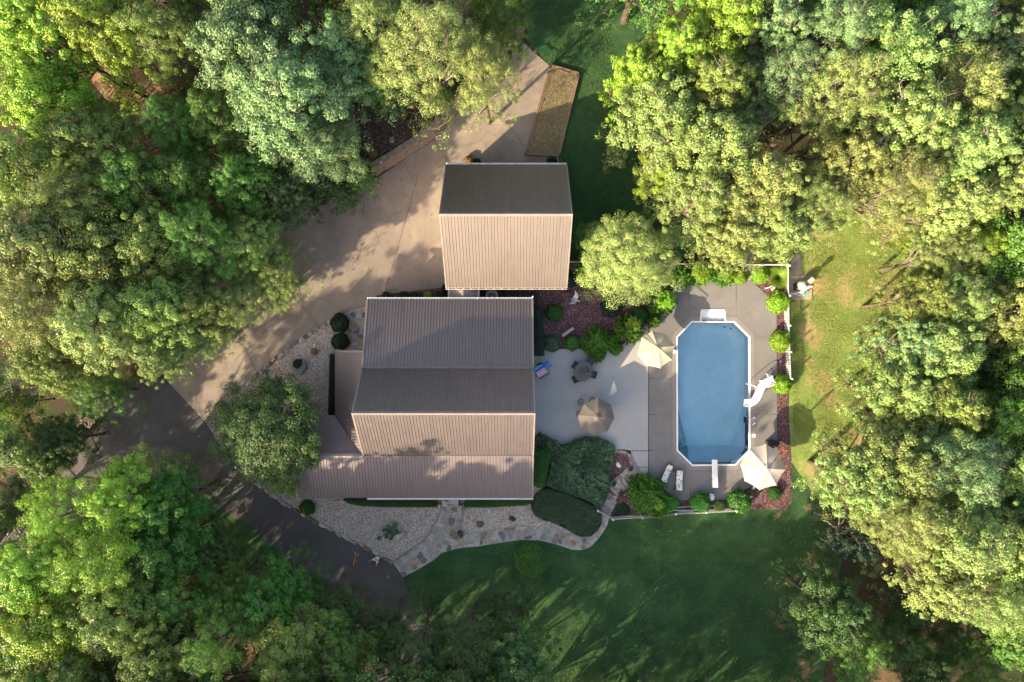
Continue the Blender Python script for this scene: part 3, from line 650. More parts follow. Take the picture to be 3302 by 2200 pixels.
# --- house
HX0, HX1, HR, ZR = -11.68, 1.68, -5.26, 8.2
HB, ZB, HE, ZE = -2.08, 4.85, 3.37, 3.0                   # rear break and rear eave
FB, ZF, FE, ZFE = -9.0, 4.42, -12.63, 3.0                 # front break (porch head) and porch eave
PX0 = -17.2                                               # west end of the porch gable
house = thing('house', ((HX0+HX1)/2, HR, 0), 'large house with taupe ribbed metal roof, rear shed slope and wraparound porch', 'house')
mb = MB(); x0, x1 = HX0+.3, HX1-.35; yb, yf = HE-.4, FB-.1
prof = [(yf, -1.0), (yb, -1.0), (yb, ZE-.12), (HB, ZB-.2), (HR, ZR-.22), (yf, ZF-.12)]
P = [(x, y, z) for x in (x0, x1) for y, z in prof]; n = 6
mb.add(P, [tuple(range(n)), tuple(range(2*n-1, n-1, -1)), (0, 5, 11, 6), (1, 7, 8, 2)]); part(mb, 'wall', MAT['siding'], house)
def deckslab(pts, t=.13, off=.03):
    mb = MB(); n = len(pts); mb.add([(x, y, z-off) for x, y, z in pts]+[(x, y, z-off-t) for x, y, z in pts], [tuple(range(n)), tuple(range(2*n-1, n-1, -1))]+[(i, n+i, n+(i+1) % n, (i+1) % n) for i in range(n)]); part(mb, 'roof_deck', MAT['trim'], house)
deckslab([(HX0+.02, HR, ZR), (HX1-.02, HR, ZR), (HX1-.02, HB, ZB), (HX0+.02, HB, ZB)])
deckslab([(HX0+.02, HB, ZB-.02), (HX1-.02, HB, ZB-.02), (HX1-.02, HE, ZE), (HX0+.02, HE, ZE)])
deckslab([(HX0+.02, HR, ZR), (HX0+.02, FB, ZF), (HX1-.02, FB, ZF), (HX1-.02, HR, ZR)])
deckslab([(PX0+.02, FB, ZF-.01), (PX0+.02, FE, ZFE), (HX1-.02, FE, ZFE), (HX1-.02, FB, ZF-.01)])
R_ = MAT['roof']
roof_panels(house, (HX1, HB, ZB), (HX0, HB, ZB), (HX1, HR, ZR), (HX0, HR, ZR), R_)                     # rear steep
roof_panels(house, (HX1, HE, ZE), (HX0, HE, ZE), (HX1, HB, ZB-.02), (HX0, HB, ZB-.02), R_)             # rear shed
roof_panels(house, (HX0, FB, ZF), (HX1, FB, ZF), (HX0, HR, ZR), (HX1, HR, ZR), R_)                     # front steep
roof_panels(house, (PX0, FE, ZFE), (HX1, FE, ZFE), (PX0, FB, ZF-.01), (HX1, FB, ZF-.01), R_)           # front porch
VA, VB = Vector((-14.26, -5.99, 2.95)), Vector((HX0, FB, 4.43)); vd = (VB-VA); vn = Vector((vd.y, -vd.x, 0)).normalized()   # valley; vn points to -x -y? checked below
if vn.dot(Vector((-1, -1, 0))) < 0: vn = -vn
ZS = 4.45
roof_panels(house, (-14.26, -.77, 2.95), (-14.26, -9.1, 2.95), (HX0, -.77, ZS), (HX0, -9.1, ZS), R_, clips=[(VA, vn)])      # west shed
roof_panels(house, (HX0, -5.99, 2.95), (PX0, -5.99, 2.95), (HX0, FB, ZF), (PX0, FB, ZF), R_, clips=[(VA, -vn)])            # north slope of the porch gable
deckslab([(-14.24, -.79, 2.95), (-14.24, -5.99, 2.95), (HX0, -8.98, ZS), (HX0, -.79, ZS)])
deckslab([(PX0+.02, -5.99, 2.95), (PX0+.02, FB, ZF), (HX0, FB, ZF), (-14.26, -5.99, 2.95)])
s_rs = Vector((0, 3.18, ZB-ZR)).normalized(); s_fs = Vector((0, FB-HR, ZF-ZR)).normalized(); s_sh = Vector((0, HE-HB, ZE-ZB)).normalized(); s_po = Vector((0, FE-FB, ZFE-ZF)).normalized()
cap(house, 'ridge_cap', (HX0-.03, HR, ZR+.01), (HX1+.03, HR, ZR+.01), s_rs, s_fs, .2, MAT['trim'], .06)
cap(house, 'flashing', (HX0, HB, ZB+.01), (HX1, HB, ZB+.01), s_sh, -s_rs, .16, R_, .045)
cap(house, 'flashing', (HX0, FB, ZF+.01), (HX1, FB, ZF+.01), s_po, -s_fs, .05, R_, .045)
cap(house, 'ridge_cap', (PX0, FB, ZF+.01), (HX0-.02, FB, ZF+.01), Vector((0, 3.01, -1.47)).normalized(), s_po, .2, MAT['trim'], .05)
mb = MB(); v0, v1 = VA+Vector((0, 0, .02)), VB+Vector((-.05, -.02, .02)); e_ = vn*.05
mb.add([v0-e_*.6, v0+e_*.6, v1+e_*.6, v1-e_*.6], [(0, 1, 2, 3)]); part(mb, 'valley_flashing', MAT['black'], house)
for x, o_ in ((HX0, (-1, 0, 0)), (HX1, (1, 0, 0))):
    rake(house, (x, HB, ZB), (x, HR, ZR), o_, MAT['trim']); rake(house, (x, HE, ZE), (x, HB, ZB-.02), o_, MAT['trim']); rake(house, (x, FB, ZF), (x, HR, ZR), o_, MAT['trim'])
rake(house, (HX1, FE, ZFE), (HX1, FB, ZF-.01), (1, 0, 0), MAT['trim']); rake(house, (PX0, FE, ZFE), (PX0, FB, ZF-.01), (-1, 0, 0), MAT['trim']); rake(house, (PX0, -5.99, 2.95), (PX0, FB, ZF), (-1, 0, 0), MAT['trim'])
rake(house, (-14.26, -.77, 2.95), (HX0, -.77, ZS), (0, 1, 0), MAT['trim'])
gutter(house, (HX0, HE, ZE-.02), (HX1, HE, ZE-.02), (0, 1, 0), 17)
gutter(house, (-11.66, FE, ZFE-.02), (HX1+.03, FE, ZFE-.02), (0, -1, 0), 16)
mb = MB(); mb.bar((HX1-.1, HE+.1, ZE-.02), (HX1+.03, HE+.25, ZE+.02), .06, .05); part(mb, 'downspout', MAT['gutter'], house)
# porch floor, posts, rail, doors and windows under the roof
mb = MB(); mb.box(((PX0+HX1)/2+.3, -10.7, -.16), (HX1-PX0-1.2, 3.0, .3)); part(mb, 'porch_floor', MAT['wood'], house)
mb = MB(); mb.box((-12.75, -4.9, -.16), (2.3, 7.9, .3)); part(mb, 'porch_floor', MAT['wood'], house)
pm = MB(); pm.cbox((0, 0, 1.4), (.16, .16, 2.9), b=.015); pm.box((0, 0, 2.8), (.26, .26, .08)); pm.box((0, 0, .06), (.26, .26, .12)); pme = pm.mesh('porch_post', MAT['white'])
for x in (PX0+.5, -14.2, -11.2, -8.4, -6.1, -3.6, -.9, 1.25): put('porch_post', pme, house, loc=Vector((x, FE+.45, 0))-house.location)
for y in (-1.1, -3.4, -5.7): put('porch_post', pme, house, loc=Vector((-13.95, y, 0))-house.location, sc=(1, 1, .97))
for x in (-9.6, -2.3, .2): window(house, (x, yf, 1.6), 1.1, 1.4, (0, -1, 0))
door(house, (-5.0, yf, 1.05), 1.0, 2.1, (0, -1, 0), MAT['door'])
for y in (-6.6, -3.2, .4): window(house, (x1, y, 1.6), 1.3, 1.4, (1, 0, 0))
door(house, (x1, -1.4, 1.05), 1.6, 2.1, (1, 0, 0), MAT['white'])
for y in (-6.0, -4.4): window(house, (x1, y, 5.0), .9, 1.1, (1, 0, 0)); window(house, (x0, y, 5.6), .9, 1.1, (-1, 0, 0))
for x in (-10.2, -7.4, -.3): window(house, (x, yb, 1.6), 1.2, 1.2, (0, 1, 0))
for y in (1.6, -3.3): window(house, (x0, y, 1.6), 1.2, 1.3, (-1, 0, 0))
# --- breezeway roof between house and garage
bz = thing('breezeway', (-3.94, 4.0, 0), 'small gabled breezeway with white gutters joining house and garage', 'breezeway')
BX0, BX1, BXR, BY0, BY1 = -5.08, -2.8, -3.95, 3.05, 4.75
roof_panels(bz, (BX0, BY1, 2.3), (BX0, BY0, 2.3), (BXR, BY1, 2.82), (BXR, BY0, 2.82), MAT['roof_g'], pw=.9, ribs=3)
roof_panels(bz, (BX1, BY0, 2.3), (BX1, BY1, 2.3), (BXR, BY0, 2.82), (BXR, BY1, 2.82), MAT['roof_g'], pw=.9, ribs=3)
cap(bz, 'ridge_cap', (BXR, BY0, 2.83), (BXR, BY1, 2.83), Vector((1, 0, -.46)).normalized(), Vector((-1, 0, -.46)).normalized(), .17, MAT['roof_g'], .03)
gutter(bz, (BX0, BY0, 2.27), (BX0, BY1, 2.27), (-1, 0, 0), 3); gutter(bz, (BX1, BY0, 2.27), (BX1, BY1, 2.27), (1, 0, 0), 3)
mb = MB()
for x in (BX0+.15, BX1-.15):
    for y in (BY0+.2, BY1-.25): mb.box((x, y, 1.0), (.12, .12, 2.5))
part(mb, 'post', MAT['white'], bz)
mb = MB(); mb.box((BXR, 3.85, .03), (2.1, 1.7, .12)); part(mb, 'floor', MAT['pad'], bz)
# leaf litter in the gutters and on the rear roof
rng = random.Random(5)
def litter(name, n, fn, mat, s=(.03, .08)):
    V = []; F = []
    for _ in range(n):
        p = fn(); a = rng.uniform(0, 2*PI); l = rng.uniform(*s); w = l*rng.uniform(.3, .6); u = Vector((math.cos(a), math.sin(a), rng.uniform(-.3, .3)))*l; v = Vector((-math.sin(a), math.cos(a), rng.uniform(-.3, .3)))*w
        b = len(V); V += [p-u-v*.2, p+v, p+u, p-v]; F.append((b, b+1, b+2, b+3))
    return npmesh(name, V, F, mat)
def in_gutter(): return Vector((rng.uniform(GX0, GX1), GYS-rng.uniform(.015, .11), GZE-rng.uniform(.03, .1)))
o = put('gutter_leaves', litter('gutter_leaves', 1500, in_gutter, LEAF['rust'])); o['kind'] = 'stuff'
def on_rear():
    x = rng.uniform(HX0+.3, HX1-.3); y = HB+abs(rng.gauss(0, 1.3))+.05; t = min(1, (y-HB)/(HE-HB)); return Vector((x, y, ZB+(ZE-ZB)*t+.05))
o = put('roof_debris', litter('roof_debris', 26, on_rear, MAT['twig'], (.02, .07))); o['kind'] = 'stuff'
# ---------------------------------------------------------------- flagstones, edging, rocks
def area(p): return sum(p[i-1][0]*p[i][1]-p[i][0]*p[i-1][1] for i in range(len(p)))/2
def clip(poly, a, n):                                    # keep the side where (p-a).n <= 0
    out = []; m = len(poly)
    d = [(p[0]-a[0])*n[0]+(p[1]-a[1])*n[1] for p in poly]
    for i in range(m):
        j = (i+1) % m
        if d[i] <= 0: out.append(poly[i])
        if (d[i] < 0) != (d[j] < 0) and d[i] != d[j]:
            t = d[i]/(d[i]-d[j]); out.append((poly[i][0]+(poly[j][0]-poly[i][0])*t, poly[i][1]+(poly[j][1]-poly[i][1])*t))
    return out
def pin(poly, x, y):
    c = False
    for i in range(len(poly)):
        a, b = poly[i-1], poly[i]
        if (a[1] > y) != (b[1] > y) and x < (b[0]-a[0])*(y-a[1])/(b[1]-a[1])+a[0]: c = not c
    return c
def cells(poly, sp, seed):
    r = random.Random(seed)
    if area(poly) < 0: poly = poly[::-1]
    xs = [p[0] for p in poly]; ys = [p[1] for p in poly]; S = []
    y = min(ys)-sp; row = 0
    while y < max(ys)+sp:
        x = min(xs)-sp+(row % 2)*sp*.5
        while x < max(xs)+sp:
            q = (x+r.uniform(-.42, .42)*sp, y+r.uniform(-.42, .42)*sp)
            if r.random() > .14: S.append(q)
            x += sp
        y += sp*.9; row += 1
    out = []
    for c in S:
        if not pin(poly, *c): continue
        k = 1.3*sp; P = [(c[0]-k, c[1]-k), (c[0]+k, c[1]-k), (c[0]+k, c[1]+k), (c[0]-k, c[1]+k)]
        for s_ in S:
            dx, dy = s_[0]-c[0], s_[1]-c[1]; d2 = dx*dx+dy*dy
            if 1e-9 < d2 < (2.9*sp)**2 and P: P = clip(P, ((s_[0]+c[0])/2, (s_[1]+c[1])/2), (dx, dy))
        for i in range(len(poly)):
            a, b = poly[i-1], poly[i]; ex, ey = b[0]-a[0], b[1]-a[1]; L = math.hypot(ex, ey)
            if L < 1e-6: continue
            nx, ny = ey/L, -ex/L; dist = (c[0]-a[0])*nx+(c[1]-a[1])*ny
            t = ((c[0]-a[0])*ex+(c[1]-a[1])*ey)/L/L
            if -sp*1.2 < dist <= 0 and -.35*sp/L < t < 1+.35*sp/L and P: P = clip(P, a, (nx, ny))
        if len(P) >= 3 and abs(area(P)) > .012: out.append(P)
    return out
def flag(parent, P, z0, z1, seed, joint=.022, name='stone', zf=None):
    r = random.Random(seed); cx = sum(p[0] for p in P)/len(P); cy = sum(p[1] for p in P)/len(P)
    def inset(d):
        o = []
        for x, y in P:
            l = math.hypot(x-cx, y-cy); k = max(.3, 1-d/max(l, .05)); o.append((cx+(x-cx)*k, cy+(y-cy)*k))
        return o
    # drop nearly coincident corners, jitter the rest for a hewn outline
    a, b = inset(joint), inset(joint+.012); n = len(P); zt = z1+r.uniform(-.007, .009); tilt = (r.uniform(-.012, .012), r.uniform(-.012, .012))
    base = zf(cx, cy) if zf else 0
    zz = lambda p, z: base+z+(p[0]-cx)*tilt[0]+(p[1]-cy)*tilt[1]+((zf(p[0], p[1])-base) if zf else 0)
    V = [(x-cx, y-cy, zz((x, y), z0)-base) for x, y in a]+[(x-cx, y-cy, zz((x, y), zt-.008)-base) for x, y in a]+[(x-cx, y-cy, zz((x, y), zt)-base) for x, y in b]
    F = [(i, (i+1) % n, n+(i+1) % n, n+i) for i in range(n)]+[(n+i, n+(i+1) % n, 2*n+(i+1) % n, 2*n+i) for i in range(n)]+[tuple(range(2*n, 3*n))]
    if area(P) < 0: F = [f[::-1] for f in F]
    me = bpy.data.meshes.new(name); me.from_pydata(V, [], F); me.materials.append(r.choices(STONES, STW)[0])
    return put(name, me, parent, loc=Vector((cx, cy, base))-parent.location)
def flag_path(name, px, sp, seed, label, cat, joint=.024):
    P = [G(*p) for p in px]; c = P[0]
    t = thing(name, (c.x, c.y, c.z), label, cat)
    b = sheet('mortar_bed', px, .042, MAT['mortar'], parent=t, skirt=.05); b.location = -t.location
    for i, q in enumerate(cells([(p.x, p.y) for p in P], sp, seed)): flag(t, q, .03, .058, seed*1000+i, joint, zf=g)
    return t
door_leg = [(1418, 1600), (1422, 1645), (1412, 1668), (1400, 1700), (1389, 1722), (1363, 1747), (1310, 1785), (1267, 1814), (1300, 1861), (1345, 1838), (1395, 1808), (1425, 1783), (1470, 1770), (1496, 1765), (1494, 1724), (1483, 1699), (1491, 1645), (1480, 1600)]
flag_path('flagstone_path', door_leg, .54, 3, 'wide flagstone path of large brown and grey stones from front porch to dark driveway', 'path')
walk = [(1497, 1765), (1540, 1762), (1600, 1752), (1680, 1740.5), (1740, 1742), (1800, 1757), (1844, 1772), (1877, 1774), (1905, 1763), (1925, 1742), (1943, 1719), (1959, 1691), (1965, 1665), (1974, 1655), (1988, 1620), (1994, 1604), (1952, 1568), (1936, 1607), (1930, 1645), (1941, 1668), (1936, 1693), (1923, 1716), (1905, 1729), (1880, 1732), (1859, 1726), (1816, 1714), (1770, 1704), (1734, 1698), (1650, 1697), (1590, 1712), (1520, 1720), (1495, 1726)]
flag_path('flagstone_walk', walk, .42, 4, 'curving pale flagstone walk along lawn edge up to the garden steps', 'path')
flag_path('flagstone_patch', [(1113, 1008), (1140, 1000), (1168, 992), (1186, 988), (1180, 1112), (1122, 1112), (1120, 1060)], .46, 5, 'small flagstone landing beside clipped dark shrubs at northwest house corner', 'path')
flag_path('stepping_path', [(2398, 858), (2428, 858), (2420, 880), (2421, 903), (2411, 903), (2408, 880)], .38, 6, 'short round-stone path between two shrubs by the north fence', 'path')
# front porch steps
t = thing('porch_steps', G(1449, 1640), 'stone entry steps between two clipped hedges at front porch', 'steps')
for k, (ya, yb, z) in enumerate(((1612, 1624, -.30), (1624, 1634, -.46))):
    A = W(1424, ya, z); B = W(1478, yb, z); mb = MB(); mb.cbox(((A.x+B.x)/2, (A.y+B.y)/2, z-.2), (B.x-A.x, A.y-B.y, .4), b=.02); part(mb, 'step', MAT['mortar'], t)
    for i, q in enumerate(cells([(A.x+.02, B.y+.02), (B.x-.02, B.y+.02), (B.x-.02, A.y-.02), (A.x+.02, A.y-.02)], .42, 60+k)): flag(t, q, z-.01, z+.02, 700+k*50+i)
for px, py in ((1419, 1634), (1486, 1636)):
    c = G(px, py); mb = MB(); mb.cbox((0, 0, .25), (.22, .62, .6), b=.04); o = mb.obj('side_stone', MAT['rock_pale'], t); o.location = c-t.location
# garden steps: five treads and a top landing from the patio to the walk
t = thing('garden_steps', W(1990, 1560, -.5), 'stone garden steps descending from patio past two dark pots', 'steps')
LINES = [((2012, 1519), (2039, 1496), (2064, 1536), (2034, 1567), .02), ((1994, 1533), (2012, 1519), (2034, 1567), (2021, 1577), -.13), ((1982, 1542), (1994, 1533), (2021, 1577), (2009, 1587), -.28),
         ((1968, 1552), (1982, 1542), (2009, 1587), (1998, 1596), -.43), ((1952, 1567), (1968, 1552), (1998, 1596), (1994, 1603), -.58)]
for k, (a, b, c, d, z) in enumerate(LINES):
    q = [W(p[0], p[1], z) for p in (a, b, c, d)]; P = [(p.x, p.y) for p in q]
    if area(P) < 0: P = P[::-1]
    cx_ = sum(p[0] for p in P)/4; cy_ = sum(p[1] for p in P)/4; P = [(cx_+(x-cx_)*.97, cy_+(y-cy_)*.985) for x, y in P] if k else P  # lower treads shrunk and greyed, standing in for shadow lines between them
    mb = MB(); mb.prism(P, -1.1, z); part(mb, 'step', MAT['rock_grey'] if k else MAT['mortar'], t)
    for i, cl in enumerate(cells(P, .40 if k == 0 else .46, 80+k)): flag(t, cl, z-.01, z+.03, 900+k*40+i, .014)
# rocks: shared hull meshes
ROCKS = []
for i in range(7):
    r = random.Random(40+i); bm = bmesh.new()
    for _ in range(16):
        v = Vector((r.gauss(0, 1), r.gauss(0, 1), r.gauss(0, .9))).normalized(); v = Vector([math.copysign(abs(c)**.7, c) for c in v])*r.uniform(.82, 1.05); bm.verts.new(v*.5)
    h = bmesh.ops.convex_hull(bm, input=bm.verts[:]); bmesh.ops.delete(bm, geom=[e for e in h['geom_interior'] if isinstance(e, bmesh.types.BMVert)], context='VERTS')
    bmesh.ops.bevel(bm, geom=bm.edges[:], offset=.03, segments=1, affect='EDGES')
    me = bpy.data.meshes.new('rock'); bm.to_mesh(me); bm.free(); me.materials.append(MAT['rock_grey']); ROCKS.append(me)
rng = random.Random(11)
def rock(name, px, py, w, d, h, mat, label, cat='rock', ang=0.0, group=None, z=None):
    c = G(px, py) if z is None else W(px, py, z)
    o = put(name, rng.choice(ROCKS), None, loc=(c.x, c.y, c.z+h*.28), rot=(rng.uniform(-.15, .15), rng.uniform(-.15, .15), ang), sc=(w, d, h), mat=mat)
    return tag(o, label, cat, group)
rock('boulder', 975, 1187, 1.45, .85, .8, MAT['rock_grey'], 'large grey boulder in gravel near the driveway bend', 'boulder', .95)
rock('boulder', 1284, 1727, 1.7, .75, .6, MAT['rock_pale'], 'pale pointed boulder beside the broad-leaved plant in front gravel', 'boulder', .3)
rock('rock', 1549, 1690, .8, .62, .45, MAT['rock_brown'], 'flat tan rock in gravel just north of the walk')
rock('rock', 1652, 1672, .7, .5, .35, MAT['rock_dark'], 'dark brown broken rock in gravel by the front hedge', ang=-.6)
rock('rock', 1579, 1647, .36, .42, .35, MAT['rock_white'], 'small white rock at front hedge edge')
rock('rock', 1753, 1683, .8, .4, .2, MAT['rock_pale'], 'long flat stone half under the clipped boxwood mass', ang=-.3)
rock('rock', 1016, 1112, .32, .28, .25, MAT['rock_white'], 'small white stone in gravel near two dark round shrubs')
rock('rock', 1927, 943, .95, 1.1, .9, MAT['rock_brown'], 'brown boulder in red mulch beneath the pink-tipped tree', 'boulder', .4)
rock('rock', 1992, 968, .35, .3, .3, MAT['rock_white'], 'white stone at the dark bush beneath the pink-tipped tree')
rock('rock', 1995, 1499, .42, .62, .35, MAT['rock_white'], 'speckled white stone in mulch above the garden steps', ang=.6)
rock('rock', 2046, 1496, .5, .42, .35, MAT['rock_pale'], 'pale corner stone where steps meet patio', ang=.5)
rock('rock', 1728, 1448, .5, .28, .3, MAT['rock_white'], 'white stone at house wall beside the spiky juniper')
rock('rock', 2517, 1166, .24, .3, .18, MAT['rock_pale'], 'pale stone in mulch by the east picket fence')
rock('rock', 2422, 1602, .3, .26, .3, MAT['rock_white'], 'white stone in mulch beside the southern round shrub')
rock('rock', 1264, 452, .5, .6, .4, MAT['rock_grey'], 'grey rock in leaf litter above the retaining wall', z=1.4)
rock('rock', 1229, 525, .28, .34, .3, MAT['rock_white'], 'small white rock at the lower end of retaining wall', z=1.4)
rock('rock', 2035, 1668, .28, .24, .18, MAT['rock_grey'], 'little grey stone under the south picket fence')
# stone edging along the drive
def edging(name, px, w, d, h, mats, label, seed, jit=.12, hoff=.1):
    P = [G(*p) for p in px]; t = thing(name, P[0], label, 'stone edging'); r = random.Random(seed)
    for i in range(len(P)-1):
        a, b = P[i], P[i+1]; L = (b-a).length; s_ = 0.0; ang = math.atan2(b.y-a.y, b.x-a.x)
        while s_ < L-.1:
            l = r.uniform(*w); p = a.lerp(b, min(1, (s_+l/2)/L)); s_ += l
            put('stone', r.choice(ROCKS), t, loc=Vector((p.x+r.uniform(-jit, jit)*.5, p.y+r.uniform(-jit, jit)*.5, g(p.x, p.y)+h*.2+hoff*.3))-t.location,
                rot=(r.uniform(-.08, .08), r.uniform(-.08, .08), ang+r.uniform(-.15, .15)), sc=(l*1.12, r.uniform(*d), h*r.uniform(.8, 1.2)), mat=r.choice(mats))
    return t
em = [MAT['rock_grey'], MAT['rock_pale'], MAT['rock_brown'], STONES[1], STONES[0], STONES[0], STONES[4]]
edging('stone_edging', [(1100, 1018), (1067, 1037), (998, 1078), (934, 1123), (850, 1192), (813, 1226), (770, 1262), (720, 1310)], (.38, .75), (.34, .46), .3, em, 'low stone edging between concrete drive and gravel garden', 1)
edging('stone_edging', [(760, 1500), (827, 1556), (907, 1616), (998, 1669), (1052, 1698), (1113, 1732), (1169, 1758), (1215, 1784), (1264, 1812)], (.42, .95), (.34, .44), .26, em, 'low stone edging between dark asphalt and front gravel', 2)
edging('stone_edging', [(1422, 1648), (1410, 1674), (1389, 1722), (1363, 1747), (1310, 1785), (1270, 1812)], (.35, .8), (.1, .16), .2, [MAT['rock_pale'], STONES[0], STONES[1]], 'thin pale kerb stones along west side of entry path', 3, .03)
edging('stone_edging', [(1490, 1648), (1485, 1690), (1482, 1700)], (.4, .8), (.1, .16), .22, [MAT['rock_pale'], STONES[4]], 'thin pale kerb stones along east side of entry path', 4, .03)
# scalloped block edging
def blocks(px, n, label, seed, w=.34, d=.26):
    pts = [G(*p) for p in px]; Ls = [0]
    for i in range(len(pts)-1): Ls.append(Ls[-1]+(pts[i+1]-pts[i]).length)
    t = thing('block_edging', pts[0], label, 'block edging'); r = random.Random(seed)
    m = MB(); P = [(math.cos(a)*w/2, -abs(math.sin(a))*d*.55-d*.2) for a in np.linspace(PI, 2*PI, 7)]
    P = [(w/2, d*.45), (-w/2, d*.45)]+[(-w/2*math.cos(a), -d*.2-math.sin(a)*d*.4) for a in np.linspace(0, PI, 7)]
    m.prism([(x*.96, y*.96) for x, y in P], -.06, .13); me = m.mesh('block', MAT['block'])
    for k in range(n):
        s_ = (k+.5)/n*Ls[-1]; i = max(j for j in range(len(Ls)-1) if Ls[j] <= s_); a, b = pts[i], pts[i+1]; p = a.lerp(b, (s_-Ls[i])/(Ls[i+1]-Ls[i]))
        put('block', me, t, loc=p-t.location+Vector((0, 0, .03)), rot=(0, 0, math.atan2(b.y-a.y, b.x-a.x)+PI), mat=r.choice([MAT['block'], STONES[0], MAT['block']]))
c = smooth_poly([(1962, 1460), (1985, 1456), (2009, 1458), (2025, 1465), (2033, 1478), (2035, 1494)], 3, False)
blocks(c, 13, 'curved scalloped block edging around mulch bed above the steps', 1)
blocks([(1787, 1118), (1822, 1117.5)], 5, 'short scalloped block edging at north side of patio', 2)
blocks([(2066, 1533), (2082, 1541), (2100, 1556), (2120, 1571)], 8, 'scalloped block edging below the deck beside two sun loungers', 3)
blocks([(2042, 1500), (2052, 1512), (2064, 1530)], 5, 'row of edging blocks at head of the garden steps', 4)
# river rock strip beside the asphalt
t = thing('rock_strip', G(330, 1340), 'strip of rounded river rocks along the asphalt under the trees', 'rock border'); r = random.Random(8)
for k in range(270):
    u = r.random(); px = 408-u*215+r.uniform(-1, 0)*40; py = 1262+u*220-r.uniform(0, 1)*26; c = G(px, py); s_ = r.uniform(.18, .42)
    put('stone', r.choice(ROCKS), t, loc=Vector((c.x, c.y, c.z+s_*.18))-t.location, rot=(r.uniform(-.4, .4), r.uniform(-.4, .4), r.uniform(0, 6)), sc=(s_*1.3, s_, s_*.7), mat=r.choice([MAT['rock_brown'], STONES[1], STONES[0], MAT['rock_grey'], STONES[2]]))
# retaining wall of split-face blocks with cap stones; the bank behind it
wallpx = [(1214, 568), (1250, 546), (1285, 526), (1347, 485), (1408, 444), (1436, 412), (1468, 376), (1494, 345)]
WP = [G(*p) for p in wallpx]; t = thing('retaining_wall', WP[3], 'tan split-face block retaining wall with cap stones above the driveway', 'retaining wall'); r = random.Random(9)
wm = []
for i in range(4):
    m = MB(); rr = random.Random(70+i); n = 5
    V = []
    for y, sgn in ((.0, 0), (.3, 1)):
        for j in range(n):
            for zz in (0, .09, .19): V.append((-.21+.42*j/(n-1), y+(rr.uniform(-.05, .0) if not sgn else 0), zz))
    F = []
    for s_ in range(2):
        for j in range(n-1):
            for k in range(2):
                b = s_*n*3+j*3+k; f = (b, b+3, b+4, b+1); F.append(f if not s_ else f[::-1])
    q = n*3
    for j in range(n-1): F += [(j*3+2, (j+1)*3+2, q+(j+1)*3+2, q+j*3+2), (q+j*3, q+(j+1)*3, (j+1)*3, j*3)]
    for k in range(2): F += [(k+1, q+k+1, q+k, k), ((n-1)*3+k, q+(n-1)*3+k, q+(n-1)*3+k+1, (n-1)*3+k+1)]
    m.add(V, F); wm.append(m.mesh('wall_block', MAT['wallblock']))
seg = [(WP[i], WP[i+1]) for i in range(len(WP)-1)]; tot = sum((b-a).length for a, b in seg)
def along(s_):
    for a, b in seg:
        L = (b-a).length
        if s_ <= L: return a.lerp(b, s_/L), (b-a)/L
        s_ -= L
    return seg[-1][1], (seg[-1][1]-seg[-1][0]).normalized()
NR = 7
for row in range(NR):
    s_ = .21*(row % 2); 
    while s_ < tot-.2:
        p, d_ = along(s_+.21); nb = Vector((-d_.y, d_.x, 0)); s_ += .425
        put('wall_block', r.choice(wm), t, loc=p+nb*(.035*row+.02)+Vector((0, 0, .195*row))-t.location, rot=(0, 0, math.atan2(d_.y, d_.x)), mat=r.choice([MAT['wallblock'], MAT['wallblock'], STONES[1], MAT['capblock']]))
s_ = 0.0
while s_ < tot-.3:
    l = r.uniform(.7, 1.25); p, d_ = along(s_+l/2); nb = Vector((-d_.y, d_.x, 0)); s_ += l
    m = MB(); m.cbox((0, 0, 0), (l-.03, r.uniform(.5, .6), .11), b=.025)
    o = m.obj('cap_stone', MAT['capblock'], t); o.location = p+nb*.44+Vector((0, 0, .195*NR+.055))-t.location; o.rotation_euler = (r.uniform(-.02, .02), r.uniform(-.02, .02), math.atan2(d_.y, d_.x)+r.uniform(-.04, .04))
back = []
V = []; nseg = 14
for i in range(nseg+1):
    p, d_ = along(tot*i/nseg); nb = Vector((-d_.y, d_.x, 0))
    for k, (dd, zz) in enumerate(((.36, 1.28), (1.2, 1.36), (2.6, 1.5), (5.0, 1.5), (8.0, 1.1), (11.0, -.2))):
        q = p+nb*dd; V.append((q.x, q.y, zz+r.uniform(-.05, .05)))
m = MB(); m.add(V, [(i*6+k, (i+1)*6+k, (i+1)*6+k+1, i*6+k+1) for i in range(nseg) for k in range(5)]+[(0, 1, 2, 3, 4, 5)[::-1], tuple(nseg*6+k for k in range(6))])
put('bank', m.mesh('bank', MAT['bark']))['kind'] = 'structure'
# raised timber bed (dog run) with dry grass
cs = [(1774, 214), (1866, 240), (1802, 505), (1694, 500)]; Q = [G(*p) for p in cs]
t = thing('raised_bed', Q[2], 'long timber-edged bed of dry grass between driveway and lawn', 'raised bed')
for i in range(4):
    a, b = Q[i], Q[(i+1) % 4]; m = MB(); d_ = (b-a).normalized(); e = .09 if i % 2 else -.09
    a2, b2 = a-d_*e*.0+d_*(.08 if i % 2 else .0), b-d_*(.08 if i % 2 else .0)
    m.bar(a2+Vector((0, 0, .14)), b2+Vector((0, 0, .14)), .15, .32); part(m, 'timber', MAT['wood'], t)
    nin = Vector((d_.y, -d_.x, 0)); m = MB(); m.bar(a2+d_*.15+nin*.16+Vector((0, 0, .1)), b2-d_*.15+nin*.16+Vector((0, 0, .1)), .12, .3); part(m, 'timber', MAT['wood'], t)
m = MB(); cx = sum(q.x for q in Q)/4; cy = sum(q.y for q in Q)/4
m.add([(cx+(q.x-cx)*.97, cy+(q.y-cy)*.985, .17) for q in Q], [(3, 2, 1, 0)]); part(m, 'dry_grass', MAT['drygrass'], t)
